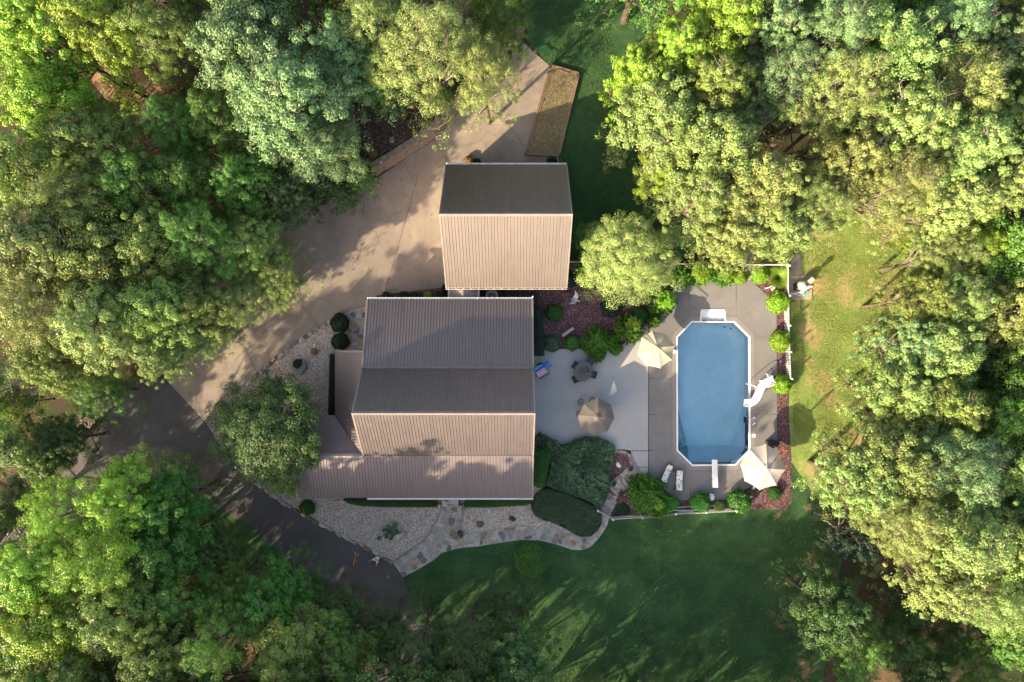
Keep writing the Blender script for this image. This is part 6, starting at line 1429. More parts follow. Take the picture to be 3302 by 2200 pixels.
m = MB(); m.box(mast+Vector((0, 0, .05)), (1.0, .14, .08)); m.box(mast+Vector((0, 0, .05)), (.14, 1.0, .081)); m.obj('base', MAT['black'], t)
t, R, hz = umbrella(1926, 1344, 2.5, [(1929, 1282), (1969, 1304), (1982, 1349), (1959, 1391), (1915.6, 1404), (1873.5, 1382), (1860.7, 1338.5), (1884, 1303)], MAT['brown'], 'round taupe market umbrella open over the patio table', .5, .02, .24)
m = MB(); m.tube([(0, 0, 0), (0, 0, hz)], .025, 8); m.obj('pole', MAT['black'], t); m = MB(); m.lathe([(.28, 0), (.28, .05), (.1, .09), (.05, .3), (.001, .3)], (0, 0, 0), 16); m.obj('base', MAT['black'], t); um = t.location.copy()
# ---------------------------------------------------------------- tables and chairs
def table(px, py, rx, ry, rz, label, h=.72):
    c = W(px, py, h); t = thing('patio_table', (c.x, c.y, .05), label, 'table', None, rz)
    m = MB(); m.lathe([(.05, h-.03), (.97, h-.03), (1, h-.015), (.99, h), (.001, h)], (0, 0, 0), 28, rx, ry); m.obj('table_top', MAT['tabletop'], t); m = MB(); m.tube([(rx*1.0*math.cos(a), ry*1.0*math.sin(a), h-.015) for a in np.linspace(0, 2*PI, 25)[:-1]], .016, 6, closed=True); m.obj('rim', MAT['black'], t)
    for k in range(4): a = PI/4+k*PI/2; m = MB(); m.tube([(rx*.35*math.cos(a), ry*.35*math.sin(a), h-.03), (rx*.6*math.cos(a), ry*.6*math.sin(a), 0)], .02, 6); m.obj('leg', MAT['black'], t)
    return t
def sling_chair(px, py, rz, label, group, first=[None]):
    c = W(px, py, .45)
    if first[0] is None:
        t = thing('sling_chair', (0, 0, 0), label, 'chair', group); w = .28
        m = MB(); V = []
        prof = [(.26, .44), (.05, .40), (-.18, .41), (-.24, .5), (-.36, .92)]
        for y, z in prof:
            for x in (-w, w): V += [(y, x, z), (y, x, z-.012)]
        F = []
        for i in range(len(prof)-1): b = i*4; F += [(b, b+4, b+6, b+2), (b+1, b+3, b+7, b+5)]
        m.add(V, F); m.obj('sling', MAT['mesh_fabric'], t)
        for s_ in (-1, 1):
            m = MB(); m.tube([(y, s_*w, z) for y, z in prof], .015, 6); m.obj('side_rail', MAT['black'], t)
            m = MB(); m.tube([(.3, s_*(w+.02), 0), (.24, s_*(w+.02), .62), (.2, s_*(w+.02), .66), (-.2, s_*(w+.02), .68), (-.27, s_*(w+.02), .6)], .016, 6); m.obj('arm', MAT['black'], t)
            m = MB(); m.tube([(-.2, s_*(w+.01), .41), (-.34, s_*(w+.01), 0)], .016, 6); m.obj('leg', MAT['black'], t)
        m = MB(); m.tube([(-.36, -w, .92), (-.375, 0, .95), (-.36, w, .92)], .016, 6); m.obj('top_rail', MAT['black'], t); m = MB(); m.tube([(.26, -w, .43), (.26, w, .43)], .014, 6); m.obj('front_rail', MAT['black'], t); first[0] = t
    else: t = copy_tree(first[0]); t['label'] = label
    t.location = (c.x, c.y, .05); t.rotation_euler.z = rz; return t
table(1880.5, 1197.5, .74, .86, math.radians(-28), 'oval dark patio table with a folded umbrella through it')
for px, py, a, lb in ((1858, 1181, -35, 'charcoal sling chair at upper left of the oval table'), (1904, 1163, -110, 'charcoal sling chair under the evergreen branch'), (1908, 1206, 160, 'charcoal sling chair right of the folded umbrella'), (1859, 1221, 25, 'charcoal sling chair at lower left of the oval table')): sling_chair(px, py, math.radians(a), lb, 'sling chairs around the oval table')
# folded umbrella: pole, closed gores hanging in pleats
c = W(1884, 1198, 1.2); t = thing('folded_umbrella', (c.x, c.y, .05), 'closed taupe umbrella standing in the oval dark table', 'umbrella'); m = MB(); tip = Vector((.08, -.12, 2.35)); m.tube([(0, 0, 0), tip+Vector((0, 0, .08))], .022, 8); m.obj('pole', MAT['black'], t); r = random.Random(6)
for k in range(8):
    a = 2*PI*k/8+r.uniform(-.25, .25); l = r.uniform(.42, .68); d = Vector((math.cos(a), math.sin(a), 0)); s_ = Vector((-d.y, d.x, 0)); m = MB(); z0 = tip.z; V = []
    st = [(.0, 0, .02), (.3, -.25, .05), (.7, -.75, .08), (1.0, -1.15, .035)]
    for u, dz, w in st: q = tip+d*l*u+Vector((0, 0, dz)); V += [q-s_*w+Vector((0, 0, -w*1.1)), q+Vector((0, 0, .03)), q+s_*w+Vector((0, 0, -w*1.1))]
    m.add(V, [(i*3+j, i*3+j+1, (i+1)*3+j+1, (i+1)*3+j) for i in range(3) for j in range(2)]); m.obj('gore', MAT['brownfold'], t)
m = MB(); m.ball(tip+Vector((0, 0, .1)), .04, 8, 6); m.obj('finial', MAT['chrome'], t)
table(1926, 1340, .62, .62, 0, 'round dark table below the open taupe umbrella')
def iron_chair(px, py, rz, label, first=[None]):
    c = W(px, py, .45)
    if first[0] is None:
        t = thing('iron_chair', (0, 0, 0), label, 'chair', 'black iron chairs at the umbrella table'); m = MB(); m.tube([(.22*math.cos(a), .22*math.sin(a), .44) for a in np.linspace(0, 2*PI, 17)[:-1]], .016, 6, closed=True)
        for k in range(5): y = -.16+.08*k; x = math.sqrt(.22**2-y*y); m.tube([(-x, y, .44), (x, y, .44)], .011, 5)
        m.obj('seat', MAT['black'], t); m = MB(); m.tube([(.1, -.25, .62)]+[(-.25*math.sin(a)-.02, -.25*math.cos(a), .62+.26*math.sin(a)) for a in np.linspace(0, PI, 11)]+[(.1, .25, .62)], .018, 6); m.obj('back_hoop', MAT['black'], t)
        for k in range(5): a = PI*(.2+.15*k); m = MB(); m.tube([(-.2*math.sin(a), -.2*math.cos(a), .45), (-.25*math.sin(a)-.02, -.25*math.cos(a), .62+.26*math.sin(a))], .01, 5); m.obj('spindle', MAT['black'], t)
        for sx in (-1, 1):
            for sy in (-1, 1): m = MB(); m.tube([(sx*.15, sy*.15, .44), (sx*.22, sy*.2, 0)], .016, 6); m.obj('leg', MAT['black'], t)
        first[0] = t
    else: t = copy_tree(first[0]); t['label'] = label
    t.location = (c.x, c.y, .05); t.rotation_euler.z = rz
iron_chair(1873, 1296, math.radians(-40), 'black iron chair in plain view at upper left of open umbrella'); iron_chair(1909, 1289, math.radians(-85), 'black iron chair mostly hidden under the top edge of open umbrella'); iron_chair(1868, 1334, math.radians(5), 'black iron chair with only its back showing left of open umbrella')
# loungers
def lounger(A, B, label, first=[None]):                  # A head end, B foot end pixels
    a, b = W(*A, .45), W(*B, .45); c = (a+b)/2; ang = math.atan2(b.y-a.y, b.x-a.x); L = (b-a).length
    if first[0] is None:
        t = thing('sun_lounger', (0, 0, 0), label, 'sun lounger', 'sun loungers with floral cushions'); m = MB()
        for s_ in (-1, 1): m.bar((-.9, s_*.3, .3), (.9, s_*.3, .3), .05, .05)
        for x in (-.9, 0, .9): m.bar((x, -.3, .3), (x, .3, .3), .05, .05)
        m.obj('frame', MAT['black'], t)
        for x in (-.75, .75):
            for s_ in (-1, 1): m = MB(); m.box((x, s_*.3, .14), (.05, .05, .28)); m.obj('leg', MAT['black'], t)
        m = MB(); m.cbox((.32, 0, .39), (1.16, .58, .11), b=.04); m.obj('seat_cushion', MAT['floral'], t)
        m = MB(); m.cbox((0, 0, 0), (.68, .58, .11), b=.04, M=Matrix.Rotation(math.radians(22), 4, 'Y')); o = m.obj('back_cushion', MAT['floral'], t); o.location = (-.58, 0, .52)
        for s_ in (-1, 1): m = MB(); q = [(-.95+.1*math.cos(a), s_*.37, .1+.1*math.sin(a)) for a in np.linspace(0, 2*PI, 13)[:-1]]; m.tube(q, .03, 6, closed=True); m.lathe([(.03, -.03), (.03, .03)], (0, 0, 0), 8); m.obj('wheel', MAT['blackplastic'], t)
        first[0] = t
    else: t = copy_tree(first[0]); t['label'] = label
    t.location = (c.x, c.y, .052); t.rotation_euler.z = ang; t.scale = (L/1.85, L/1.85, 1)
lounger((2138, 1552), (2163, 1500), 'floral sun lounger angled outward, left of the small dark table'); lounger((2188, 1580), (2193, 1517), 'floral sun lounger right of the small dark table'); lounger((2436, 1560), (2428, 1578), 'floral sun lounger peeking out under the ivory umbrella')
c = W(2167, 1529, .4); t = thing('side_table', (c.x, c.y, .052), 'small dark square side table between two floral loungers', 'side table', None, -.5); m = MB(); m.cbox((0, 0, .4), (.5, .48, .035), b=.012); tp_ = m.obj('top', MAT['tabletop'], t)
for k in range(4): m = MB(); m.box((-.19+.127*k, 0, .4205), (.012, .44, .005)); m.obj('slat_groove', MAT['black'], tp_)
for sx in (-1, 1):
    for sy in (-1, 1): m = MB(); m.box((sx*.21, sy*.2, .19), (.035, .035, .38)); m.obj('leg', MAT['black'], t)
# deck box, cleaner caddy, bag
c = W(2488, 1431, .3); t = thing('deck_box', (c.x, c.y, .052), 'black storage box at deck edge behind the ivory umbrella', 'storage box'); m = MB(); m.cbox((0, 0, .22), (.88, .5, .44), b=.03); m.obj('body', MAT['blackplastic'], t); m = MB(); m.cbox((0, 0, .47), (.94, .56, .06), b=.02); m.obj('lid', MAT['blackplastic'], t)
c = G(2288, 1598); t = thing('cleaner_caddy', (c.x, c.y, .052), 'black wheeled pool cleaner caddy near the southern shrubs', 'pool cleaner')
m = MB(); m.cbox((0, 0, .25), (.36, .3, .3), b=.04); m.obj('body', MAT['blackplastic'], t); m = MB(); m.tube([(-.15, .1, .3), (-.15, .14, .75), (.15, .14, .75), (.15, .1, .3)], .018, 6); m.obj('handle', MAT['black'], t)
for s_ in (-1, 1):
    for y in (-.12, .14): m = MB(); m.tube([(s_*.2, y+.07*math.cos(a), .08+.07*math.sin(a)) for a in np.linspace(0, 2*PI, 11)[:-1]], .025, 6, closed=True); m.obj('wheel', MAT['blackplastic'], t)
bm = bmesh.new(); bmesh.ops.create_icosphere(bm, subdivisions=3, radius=.24); r = random.Random(4)
for v in bm.verts: k = 1+.22*math.sin(v.co.x*31+v.co.y*17)*math.cos(v.co.z*23+v.co.y*29); v.co = Vector((v.co.x*k, v.co.y*k*1.2, v.co.z*k*.7))
me = bpy.data.meshes.new('plastic_bag'); bm.to_mesh(me); bm.free(); me.materials.append(MAT['bag']); c = W(2294, 1603, .4); tag(put('plastic_bag', me, None, loc=(c.x, c.y, .45)), 'crumpled white bag draped on the black cleaner caddy', 'bag')
# poles
a, b = W(2163, 1637.5, .95), W(2304, 1631, .95); t = thing('skimmer_net', a, 'long pole with grey leaf net lying on the shrubs by south fence', 'pool net'); m = MB(); m.tube([(0, 0, 0), b-a], .018, 8); m.obj('pole', MAT['chrome'], t); m = MB(); m.tube([(-.02, .0, 0), (-.05, .2, 0), (-.42, .22, .02), (-.46, 0, .02), (-.42, -.22, .02), (-.05, -.2, 0)], .02, 6, closed=True); m.obj('net_frame', MAT['chrome'], t); m = MB(); m.add([(-.05, -.19, -.01), (-.43, -.2, 0), (-.43, .2, 0), (-.05, .19, -.01), (-.24, 0, -.09)], [(0, 1, 4), (1, 2, 4), (2, 3, 4), (3, 0, 4)]); m.obj('net', MAT['acgrey'], t)
a, b = W(2172, 1646, 1.0), W(2292, 1645, 1.0); t = thing('pool_pole', a, 'plain long pool pole resting along the south fence', 'pole'); m = MB(); m.tube([(0, 0, 0), (b-a)*.55], .02, 8); m.obj('outer_tube', MAT['chrome'], t); m = MB(); m.tube([(b-a)*.5, b-a], .014, 8); m.obj('inner_tube', MAT['gutter'], t)
# ---------------------------------------------------------------- patio toys by the house
c = W(1748, 1202, .4); t = thing('folding_chair', (c.x, c.y, .05), 'black metal patio chair holding a pink float by house wall', 'chair', None, math.radians(32))
m = MB(); m.tube([(-.42, -.34, .42), (.42, -.34, .42), (.42, .34, .42), (-.42, .34, .42)], .018, 6, closed=True); m.obj('seat_frame', MAT['black'], t)
for s_ in (-1, 1): m = MB(); m.tube([(-.45, s_*.36, 0), (-.4, s_*.36, .62), (.38, s_*.36, .64), (.45, s_*.36, 0)], .018, 6); m.obj('arm', MAT['black'], t)
m = MB(); m.tube([(.42, -.36, .45), (.52, -.36, .9), (.56, 0, .93), (.52, .36, .9), (.42, .36, .45)], .018, 6); m.obj('back', MAT['black'], t); m = MB()
for k in range(6): m.bar((-.42+.168*k, -.34, .42), (-.42+.168*k, .34, .42), .05, .01)
m.obj('seat', MAT['black'], t)
nx, ny = 28, 20; V = []; F = []
for j in range(ny+1):
    for i in range(nx+1):
        x, y = -.46+.92*i/nx, -.28+.56*j/ny; dd = min((x-a)**2+(y-b)**2 for a in (-.3, -.1, .1, .3) for b in (-.13, .13)); z = .07-.075*math.exp(-dd/.0022)+.012*math.cos(x*15.7)*math.cos(y*12); e = min(1, min(.46-abs(x), .28-abs(y))/.05); V.append((x, y, z*math.sqrt(max(0, e))))
for j in range(ny):
    for i in range(nx): b = j*(nx+1)+i; F.append((b, b+1, b+nx+2, b+nx+1))
c2 = W(1746, 1201, .5); tag(put('pink_float', npmesh('pink_float', V, F, MAT['pink'], True), None, loc=(c2.x, c2.y, .5), rot=(0, 0, math.radians(32))), 'pink dimpled pool float lying on the black patio chair', 'pool float')
for k, (A, B, w, z, mt, lb) in enumerate((((1721, 1198), (1767, 1167), .24, .62, 'blue', 'long dark blue foam float leaning between chair and wall'), ((1724, 1192), (1745, 1178), .2, .8, 'bluelt', 'short bright blue float near the green noodle'), ((1752, 1184), (1773, 1174), .16, .45, 'bluelt', 'light blue float end poking out right of the pink float'))):
    a, b = W(*A, z), W(*B, z); d = (b-a).normalized(); m = MB(); L = (b-a).length; m.cbox((0, 0, 0), (L, w, .09), b=.04, M=Matrix.Rotation(math.radians(35), 4, 'X')); tag(m.obj('foam_float', MAT[mt], loc=(a+b)/2, rot=(0, 0, math.atan2(d.y, d.x))), lb, 'pool float')
c = W(1775, 1181, .3); m = MB(); m.tube([(.1*math.cos(a), .1*math.sin(a), 0) for a in np.linspace(0, 4.3, 9)], .04, 8); tag(m.obj('float_handle', MAT['blue'], loc=(c.x, c.y, .3)), 'small curved blue foam piece on the patio right of the floats', 'pool toy')
P = [W(1715, 1184, .75), W(1728, 1182, .8), W(1740, 1179, .8), W(1747, 1174, .7)]; m = MB(); m.tube([p-P[0] for p in P], .045, 10); tag(m.obj('pool_noodle', MAT['green'], loc=P[0]), 'bright green pool noodle sticking out from the house wall', 'pool noodle')
P = [W(1727, 1187, .5), W(1735, 1175, .6), W(1746, 1171, .55), W(1752, 1176, .45)]; m = MB(); m.tube([p-P[0] for p in P], .09, 10); tag(m.obj('inner_tube', MAT['blackplastic'], loc=P[0]), 'black rubber tube beside the green noodle', 'pool toy')
# ---------------------------------------------------------------- garden things
c = G(1830, 1071); t = thing('stone_bench', (c.x, c.y, c.z+.03), 'long pale grey stone bench in mulch by the patio', 'bench', None, math.atan2(25, 36)); m = MB(); m.cbox((0, 0, .42), (1.15, .26, .09), b=.02); m.obj('seat', MAT['rock_pale'], t)
for s_ in (-1, 1): m = MB(); m.cbox((s_*.4, 0, .19), (.14, .22, .38), b=.02); m.obj('leg', MAT['rock_pale'], t)
# white bird statue: body, neck and head in one mesh, two raised wings
c = G(1853, 968); t = thing('bird_statue', (c.x, c.y, c.z+.03), 'white bird statue with raised wings in the red mulch', 'statue', None, math.radians(-20))
m = MB(); m.tube([(-.34, 0, .28), (-.22, 0, .3), (0, 0, .32), (.16, 0, .36), (.24, 0, .5), (.28, 0, .64), (.33, 0, .68), (.42, 0, .66)], [.02, .09, .15, .12, .07, .05, .06, .015], 10); m.obj('body', MAT['rock_white'], t)
for s_, l in ((1, .62), (-1, .42)):
    m = MB(); V = []
    for k in range(7): u = k/6; x = -.05-.3*u*u+.08*math.sin(u*3); y = s_*(.1+l*u); z = .42+.35*math.sin(u*1.5); w = .17*(1-u**2)+.02; V += [(x+w, y, z+.02), (x-w*1.1, y, z+.035), (x-w*1.1, y, z-.0), (x+w, y, z-.02)]
    m.add(V, [(k*4+j, k*4+(j+1) % 4, (k+1)*4+(j+1) % 4, (k+1)*4+j) for k in range(6) for j in range(4)]+[(24, 25, 26, 27)]); m.obj('wing', MAT['rock_white'], t)
m = MB(); m.cbox((0, 0, .09), (.3, .26, .2), b=.03); m.obj('plinth', MAT['rock_white'], t)
P = [G(1822, 943), G(1845, 941), G(1868, 935), G(1884, 927), G(1898, 915)]; m = MB(); m.tube([p-P[0]+Vector((0, 0, .1)) for p in P], .06, 8)
tag(m.obj('drain_pipe', MAT['blackplastic'], loc=P[0]), 'black curved corrugated drain pipe lying in the mulch', 'pipe')
P = [G(1655, 930), G(1680, 934), G(1705, 935), G(1725, 934)]; m = MB(); m.tube([p-P[0]+Vector((0, 0, .1)) for p in P], .055, 8); tag(m.obj('drain_pipe', MAT['blackplastic'], loc=P[0]), 'straight black drain pipe along the garage eave gap', 'pipe')
# heat pump
c = W(1586, 957, .85); t = thing('air_conditioner', (c.x, c.y, 0), 'grey air conditioner with round top grille between house and garage', 'air conditioner')
sq = [(.5*math.copysign(abs(math.cos(a))**.55, math.cos(a)), .5*math.copysign(abs(math.sin(a))**.55, math.sin(a))) for a in np.linspace(0, 2*PI, 33)[:-1]]
m = MB(); m.prism(sq, 0, .8); m.prism([(x*1.04, y*1.04) for x, y in sq], .8, .86); m.obj('cabinet', MAT['acgrey'], t); m = MB(); m.lathe([(.33, .862), (.33, .868), (.001, .868)], (0, 0, 0), 24); m.obj('fan_well', MAT['black'], t); m = MB()
for rr in (.1, .16, .22, .28, .33): m.tube([(rr*math.cos(a), rr*math.sin(a), .89) for a in np.linspace(0, 2*PI, 25)[:-1]], .006, 4, closed=True)
for k in range(6): a = k*PI/6; m.tube([(-.34*math.cos(a), -.34*math.sin(a), .885), (.34*math.cos(a), .34*math.sin(a), .885)], .006, 4)
m.obj('grille', MAT['acgrey'], t); m = MB(); m.box((0, 0, .893), (.12, .12, .02)); m.obj('badge', MAT['white'], t)
# pots on the steps
for px, py, z, lb in ((2034, 1511, .02, 'dark planter pot on the top step landing by the mulch'), (1979, 1561, -.43, 'dark planter pot on the lower left of the steps'), (2003, 1593, -.43, 'dark planter pot on the lower right of the steps'), (2062, 1543, -.1, 'dark planter pot beside the landing at feathery evergreen')):
    c = W(px, py, z+.35); t = thing('planter_pot', (c.x, c.y, z+.02), lb, 'planter', 'dark pots along the garden steps'); m = MB(); m.lathe([(.12, 0), (.19, .3), (.21, .31), (.21, .36), (.18, .36), (.17, .3), (.001, .3)], (0, 0, 0), 18); m.obj('pot', MAT['blackplastic'], t); m = MB(); m.lathe([(.168, .305), (.001, .315)], (0, 0, 0), 14); m.obj('soil', MAT['soil'], t)
    rs = np.random.RandomState(int(px)); e = unit(rs.normal(0, 1, (60, 3))); put('plant', npmesh('plant', *leaves(e*np.array([.12, .12, .07])+np.array([0, 0, .37]), e+np.array([0, 0, .6]), .07, rs)), t, mat=LEAF['hedge'])
# speaker-like black lantern on the walk edge
c = G(1486, 1718); t = thing('path_lantern', (c.x, c.y, c.z+.02), 'black box lantern where the walk meets entry path', 'lantern', None, .5); m = MB(); m.cbox((0, 0, .35), (.34, .44, .6), b=.04); m.obj('housing', MAT['blackplastic'], t); m = MB(); m.add([(-.2, -.25, .66), (.2, -.25, .66), (.2, .25, .66), (-.2, .25, .66), (0, 0, .8)], [(0, 1, 4), (1, 2, 4), (2, 3, 4), (3, 0, 4), (3, 2, 1, 0)]); m.obj('roof', MAT['black'], t)
for s_ in (-1, 1): m = MB(); m.box((s_*.172, 0, .38), (.012, .28, .36)); m.obj('pane', MAT['glass'], t)
# red garden cart handle in the gravel
c = G(1085, 1613); t = thing('garden_cultivator', (c.x, c.y, c.z+.02), 'small red garden tool lying in gravel at the porch eave', 'garden tool', None, .4); m = MB(); m.tube([(-.3, 0, .05), (.05, 0, .12)], .03, 8); m.obj('handle', MAT['red'], t); m = MB()
for k in (-1, 0, 1): m.tube([(.05, 0, .12), (.18, .1*k, .14), (.3, .12*k, .02)], .022, 6)
m.obj('tines', MAT['red'], t)
# driftwood figure, white, beside ornamental grass
c = G(2480, 927); t = thing('garden_ornament', (c.x, c.y, c.z+.03), 'two pale carved logs leaning in mulch below the ornamental grass', 'garden ornament', None, .25); m = MB(); m.tube([(-.42, 0, .1), (0, .02, .3), (.4, .05, .42)], [.09, .07, .06], 8); m.obj('log', MAT['rock_pale'], t); m = MB(); m.tube([(.12, -.25, .1), (.35, -.1, .3)], [.1, .08], 8); m.obj('log', MAT['rock_white'], t)
# ---------------------------------------------------------------- pump pad
c = W(2587, 921, .6); t = thing('sand_filter', (c.x, c.y, .09), 'round beige sand filter tank on the pump pad', 'filter tank'); m = MB(); m.lathe([(.25, 0), (.3, .1), (.28, .2), (.36, .35), (.4, .55), (.36, .78), (.22, .92), (.1, .96), (.001, .97)], (0, 0, 0), 20); m.obj('tank', MAT['tank'], t, smooth=True); m = MB(); m.lathe([(.1, .95), (.1, 1.08), (.06, 1.12), (.001, 1.12)], (.12, .05, 0), 12); m.tube([(.12, .05, 1.06), (.3, .12, 1.06)], .02, 6); m.obj('valve', MAT['black'], t); m = MB(); m.lathe([(.36, .5), (.415, .52), (.415, .56), (.36, .58)], (0, 0, 0), 20); m.obj('band', MAT['tank'], t)
c = W(2565, 923, .25); t = thing('pool_pump', (c.x, c.y, .09), 'black pool pump left of the round filter tank', 'pump'); m = MB(); m.lathe([(.13, 0), (.14, .28), (.1, .34), (.001, .35)], (0, .12, 0), 14); m.obj('strainer', MAT['black'], t); m = MB(); m.tube([(0, 0, .14), (0, -.32, .14)], .11, 12); m.obj('motor', MAT['blackplastic'], t); m = MB(); m.box((0, -.15, .02), (.2, .4, .04)); m.obj('foot', MAT['blackplastic'], t)
t = thing('pvc_pipes', W(2580, 938), 'white plumbing pipes running across the pump pad to the fence', 'pipes')
for P, rr in (([(2546, 947, .3), (2565, 946, .3), (2582, 942, .35), (2600, 932, .4), (2606, 926, .4)], .06), ([(2602, 923, .55), (2620, 925, .6)], .06), ([(2570, 932, .2), (2580, 931, .25)], .05), ([(2582, 947, .2), (2600, 935, .25)], .055), ([(2546, 952, .2), (2572, 950, .2), (2580, 953, .2)], .03), ([(2594, 918, .5), (2604, 922, .5), (2607, 930, .4)], .05), ([(2588, 938, .35), (2592, 946, .2)], .045)):
    m = MB(); m.tube([W(*p)-t.location for p in P], rr, 8); m.obj('pipe', MAT['pipe'], t)
    for p in P[1:-1]: m = MB(); m.ball(W(*p)-t.location, rr*1.35, 8, 6); m.obj('elbow', MAT['pipe'], t)
c = W(2610, 906, .9); t = thing('chlorinator', (c.x, c.y, .09), 'cream boxy post cabinet at upper right of the pump pad', 'cabinet', None, .75); m = MB(); m.box((0, 0, .45), (.14, .14, .9)); m.obj('post', MAT['pipe'], t); m = MB(); m.cbox((0, 0, 1.05), (.36, .3, .36), b=.03); m.add([(-.22, -.2, 1.23), (.22, -.2, 1.23), (.22, .2, 1.23), (-.22, .2, 1.23), (-.22, 0, 1.36), (.22, 0, 1.36)], [(0, 1, 5, 4), (2, 3, 4, 5), (1, 2, 5), (3, 0, 4), (3, 2, 1, 0)]); m.obj('box', MAT['tank'], t)
c = W(2593, 949, .2); m = MB(); m.cbox((0, 0, .14), (.3, .14, .26), b=.04); m.tube([(.1, 0, .3), (.28, .08, .36)], .04, 8); tag(m.obj('watering_can', MAT['teal'], loc=(c.x, c.y, .09), rot=(0, 0, .6)), 'green plastic can on the pump pad below the pipes', 'can')
# ---------------------------------------------------------------- person and dog
def skin(name, J, E, mats, parent, sub=2, pick=None, root=0):
    me = bpy.data.meshes.new(name); me.from_pydata([j[:3] for j in J], E, []); o = put(name, me, parent); o.modifiers.new('skin', 'SKIN'); sv = me.skin_vertices[0].data
    for i, j in enumerate(J): r_ = j[3]; sv[i].radius = (r_, j[4] if len(j) > 4 else r_); sv[i].use_root = (i == root)
    s_ = o.modifiers.new('sub', 'SUBSURF'); s_.levels = s_.render_levels = sub
    bpy.context.view_layer.update(); dg = bpy.context.evaluated_depsgraph_get(); nm = bpy.data.meshes.new_from_object(o.evaluated_get(dg)); o.modifiers.clear(); o.data = nm; nm.name = name; nm.materials.clear()
    for m_ in mats: nm.materials.append(m_)
    for p in nm.polygons:
        p.use_smooth = True
        if pick: p.material_index = pick(p.center)
    return o
SKIN = mk('skin', (.42, .25, .17), (.36, .2, .14), 6, .6, .3, .03); HAIR = mk('black_hair', (.012, .01, .01), (.02, .016, .014), 20, .5, .4, .4, 60, .01); SHIRT = mk('white_cotton', (.7, .68, .68), (.6, .58, .58), 8, .8, .2, .3, 25, .01); DENIM = mk('grey_denim', (.2, .235, .28), (.14, .17, .21), 8, .85, .2, .3, 25, .01)
c = G(1220, 1795); t = thing('person', (c.x, c.y, c.z+.026), 'crouching person in white top and grey-blue jeans reaching toward the dog', 'person', None, math.radians(232))
# local +x is the way the person faces; pelvis low, torso leaning forward, knees up
J = [(-.12, 0, .36, .15, .13), (0, 0, .56, .13, .11), (.12, 0, .76, .15, .10), (.19, 0, .88, .06, .055), (.25, 0, .97, .085, .08), (.28, 0, 1.06, .095, .09),
     (.12, .2, .8, .055), (.24, .27, .6, .045), (.42, .3, .48, .035), (.50, .31, .46, .03), (.12, -.2, .8, .055), (.32, -.3, .66, .045), (.52, -.38, .6, .034), (.60, -.41, .6, .03),
     (-.06, .13, .36, .1), (.3, .2, .42, .072), (.12, .18, .09, .05), (.28, .19, .04, .04), (-.06, -.13, .36, .1), (.3, -.2, .42, .072), (.1, -.18, .09, .05), (.26, -.19, .04, .04)]
E = [(0, 1), (1, 2), (2, 3), (3, 4), (4, 5), (2, 6), (6, 7), (7, 8), (8, 9), (2, 10), (10, 11), (11, 12), (12, 13), (0, 14), (14, 15), (15, 16), (16, 17), (0, 18), (18, 19), (19, 20), (20, 21)]
for hb, bx, by, bz, sgn in ((9, .50, .31, .46, 1), (13, .60, -.41, .6, -1)):            # fingers and thumb
    for k, (dy, l) in enumerate(((-.03, .07), (-.01, .08), (.01, .078), (.03, .06))):
        i = len(J); J += [(bx+.04, by+dy, bz, .011), (bx+.04+l*.55, by+dy*1.2, bz-.012, .009), (bx+.04+l, by+dy*1.25, bz-.035, .008)]; E += [(hb, i), (i, i+1), (i+1, i+2)]
    i = len(J); J += [(bx, by-sgn*.04, bz-.005, .012), (bx+.035, by-sgn*.06, bz-.015, .01)]; E += [(hb, i), (i, i+1)]
skin('body', J, E, [SKIN], t)
skin('shirt', [(-.1, 0, .42, .155, .14), (0, 0, .56, .15, .125), (.12, 0, .77, .165, .12), (.13, .19, .8, .075), (.19, .245, .69, .065), (.13, -.19, .8, .075), (.21, -.25, .72, .065)], [(0, 1), (1, 2), (2, 3), (3, 4), (2, 5), (5, 6)], [SHIRT], t)
skin('jeans', [(-.13, 0, .37, .165, .145), (-.06, .13, .37, .12), (.3, .2, .42, .088), (.13, .18, .12, .066), (-.06, -.13, .37, .12), (.3, -.2, .42, .088), (.11, -.18, .12, .066)], [(0, 1), (1, 2), (2, 3), (0, 4), (4, 5), (5, 6)], [DENIM], t)
m = MB(); m.ball((.255, 0, 1.06), (.115, .115, .115), 14, 10); m.ball((.19, 0, 1.0), (.09, .1, .12), 12, 8); m.obj('hair', HAIR, t, smooth=True)
m = MB()
for s_ in (-1, 1): m.ball((.365, s_*.035, 1.03), .012, 6, 5)
m.obj('eyes', MAT['black'], t); m = MB(); m.tube([(.36, 0, 1.03), (.395, 0, 1.0)], [.01, .016], 6); m.obj('nose', SKIN, t); m = MB()
for s_ in (-1, 1): m.cbox((.23, s_*.185, .045), (.26, .09, .09), b=.03)
m.obj('shoes', MAT['white'], t)
FUR = [mk('brown_fur', (.30, .14, .055), (.2, .09, .035), 14, .9, .15, .5, 60, .02), mk('white_fur', (.62, .55, .45), (.5, .43, .35), 14, .9, .15, .5, 60, .02), mk('dark_muzzle', (.03, .02, .018), (.02, .015, .012), 14, .8, .2)]
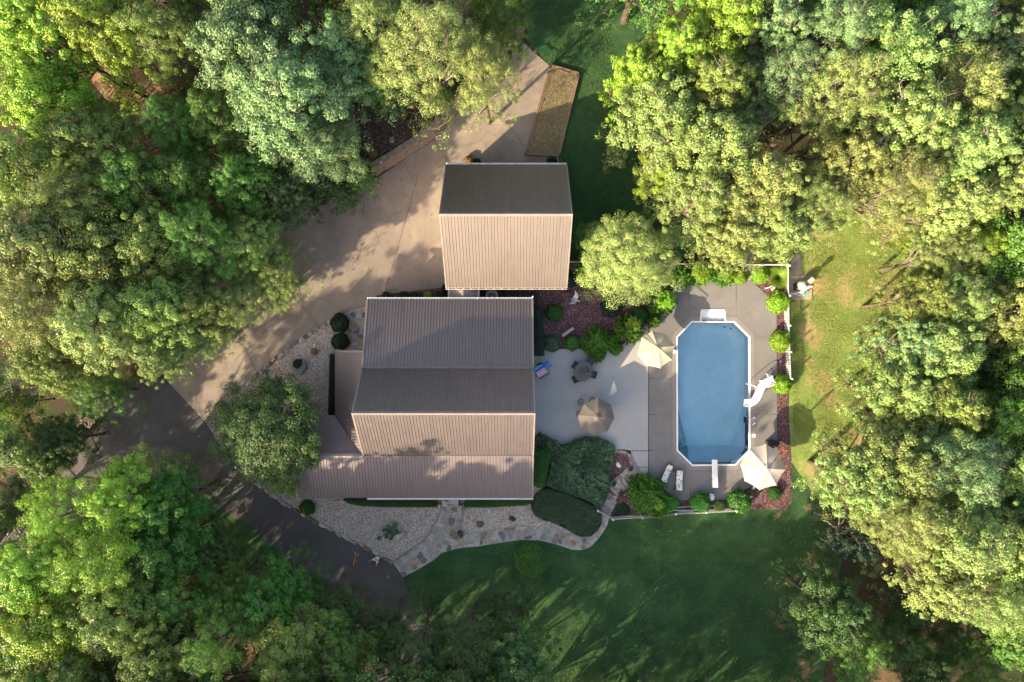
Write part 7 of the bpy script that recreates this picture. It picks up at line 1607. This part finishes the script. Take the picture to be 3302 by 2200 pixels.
c = G(1148, 1798); t = thing('dog', (c.x, c.y, c.z+.026), 'tan and white dog standing on the asphalt with head lowered', 'dog', None, math.radians(-103))
J = [(0, 0, .50, .10, .115), (.2, 0, .49, .115, .13), (-.22, 0, .50, .09, .095), (-.36, 0, .5, .085, .09), (.33, 0, .55, .085), (.43, 0, .52, .062), (.51, .01, .46, .06), (.60, .02, .40, .034), (.65, .02, .38, .026),
     (-.47, 0, .5, .03), (-.56, .03, .58, .02), (-.6, .06, .66, .014),
     (.24, .10, .36, .05), (.22, .12, .2, .032), (.27, .12, .05, .026), (.33, .12, .025, .026), (.24, -.10, .36, .05), (.28, -.12, .2, .032), (.33, -.12, .05, .026), (.38, -.12, .025, .026),
     (-.36, .1, .38, .062), (-.26, .13, .26, .045), (-.40, .15, .17, .026), (-.36, .16, .04, .024), (-.30, .16, .025, .026), (-.36, -.1, .38, .062), (-.3, -.12, .26, .045), (-.46, -.13, .17, .026), (-.46, -.13, .04, .024), (-.40, -.13, .025, .026)]
E = [(0, 1), (0, 2), (2, 3), (1, 4), (4, 5), (5, 6), (6, 7), (7, 8), (3, 9), (9, 10), (10, 11), (1, 12), (12, 13), (13, 14), (14, 15), (1, 16), (16, 17), (17, 18), (18, 19), (3, 20), (20, 21), (21, 22), (22, 23), (23, 24), (3, 25), (25, 26), (26, 27), (27, 28), (28, 29)]
skin('body', J, E, FUR, t, 2, lambda p: 2 if p.x > .6 else (1 if (p.z < .26 or p.x < -.57 or (p.z < .42 and abs(p.y) < .06 and p.x > .1)) else 0))
m = MB()
for s_ in (-1, 1): m.add([(.46, s_*.04+.01, .53), (.42, s_*.07+.01, .54), (.44, s_*.115+.01, .46), (.48, s_*.085+.01, .47), (.455, s_*.08+.01, .5)], [(0, 1, 4), (1, 2, 4), (2, 3, 4), (3, 0, 4), (3, 2, 1, 0)])
m.obj('ears', FUR[2], t); m = MB()
for s_ in (-1, 1): m.ball((.555, s_*.035+.015, .465), .01, 6, 5)
m.obj('eyes', MAT['black'], t)
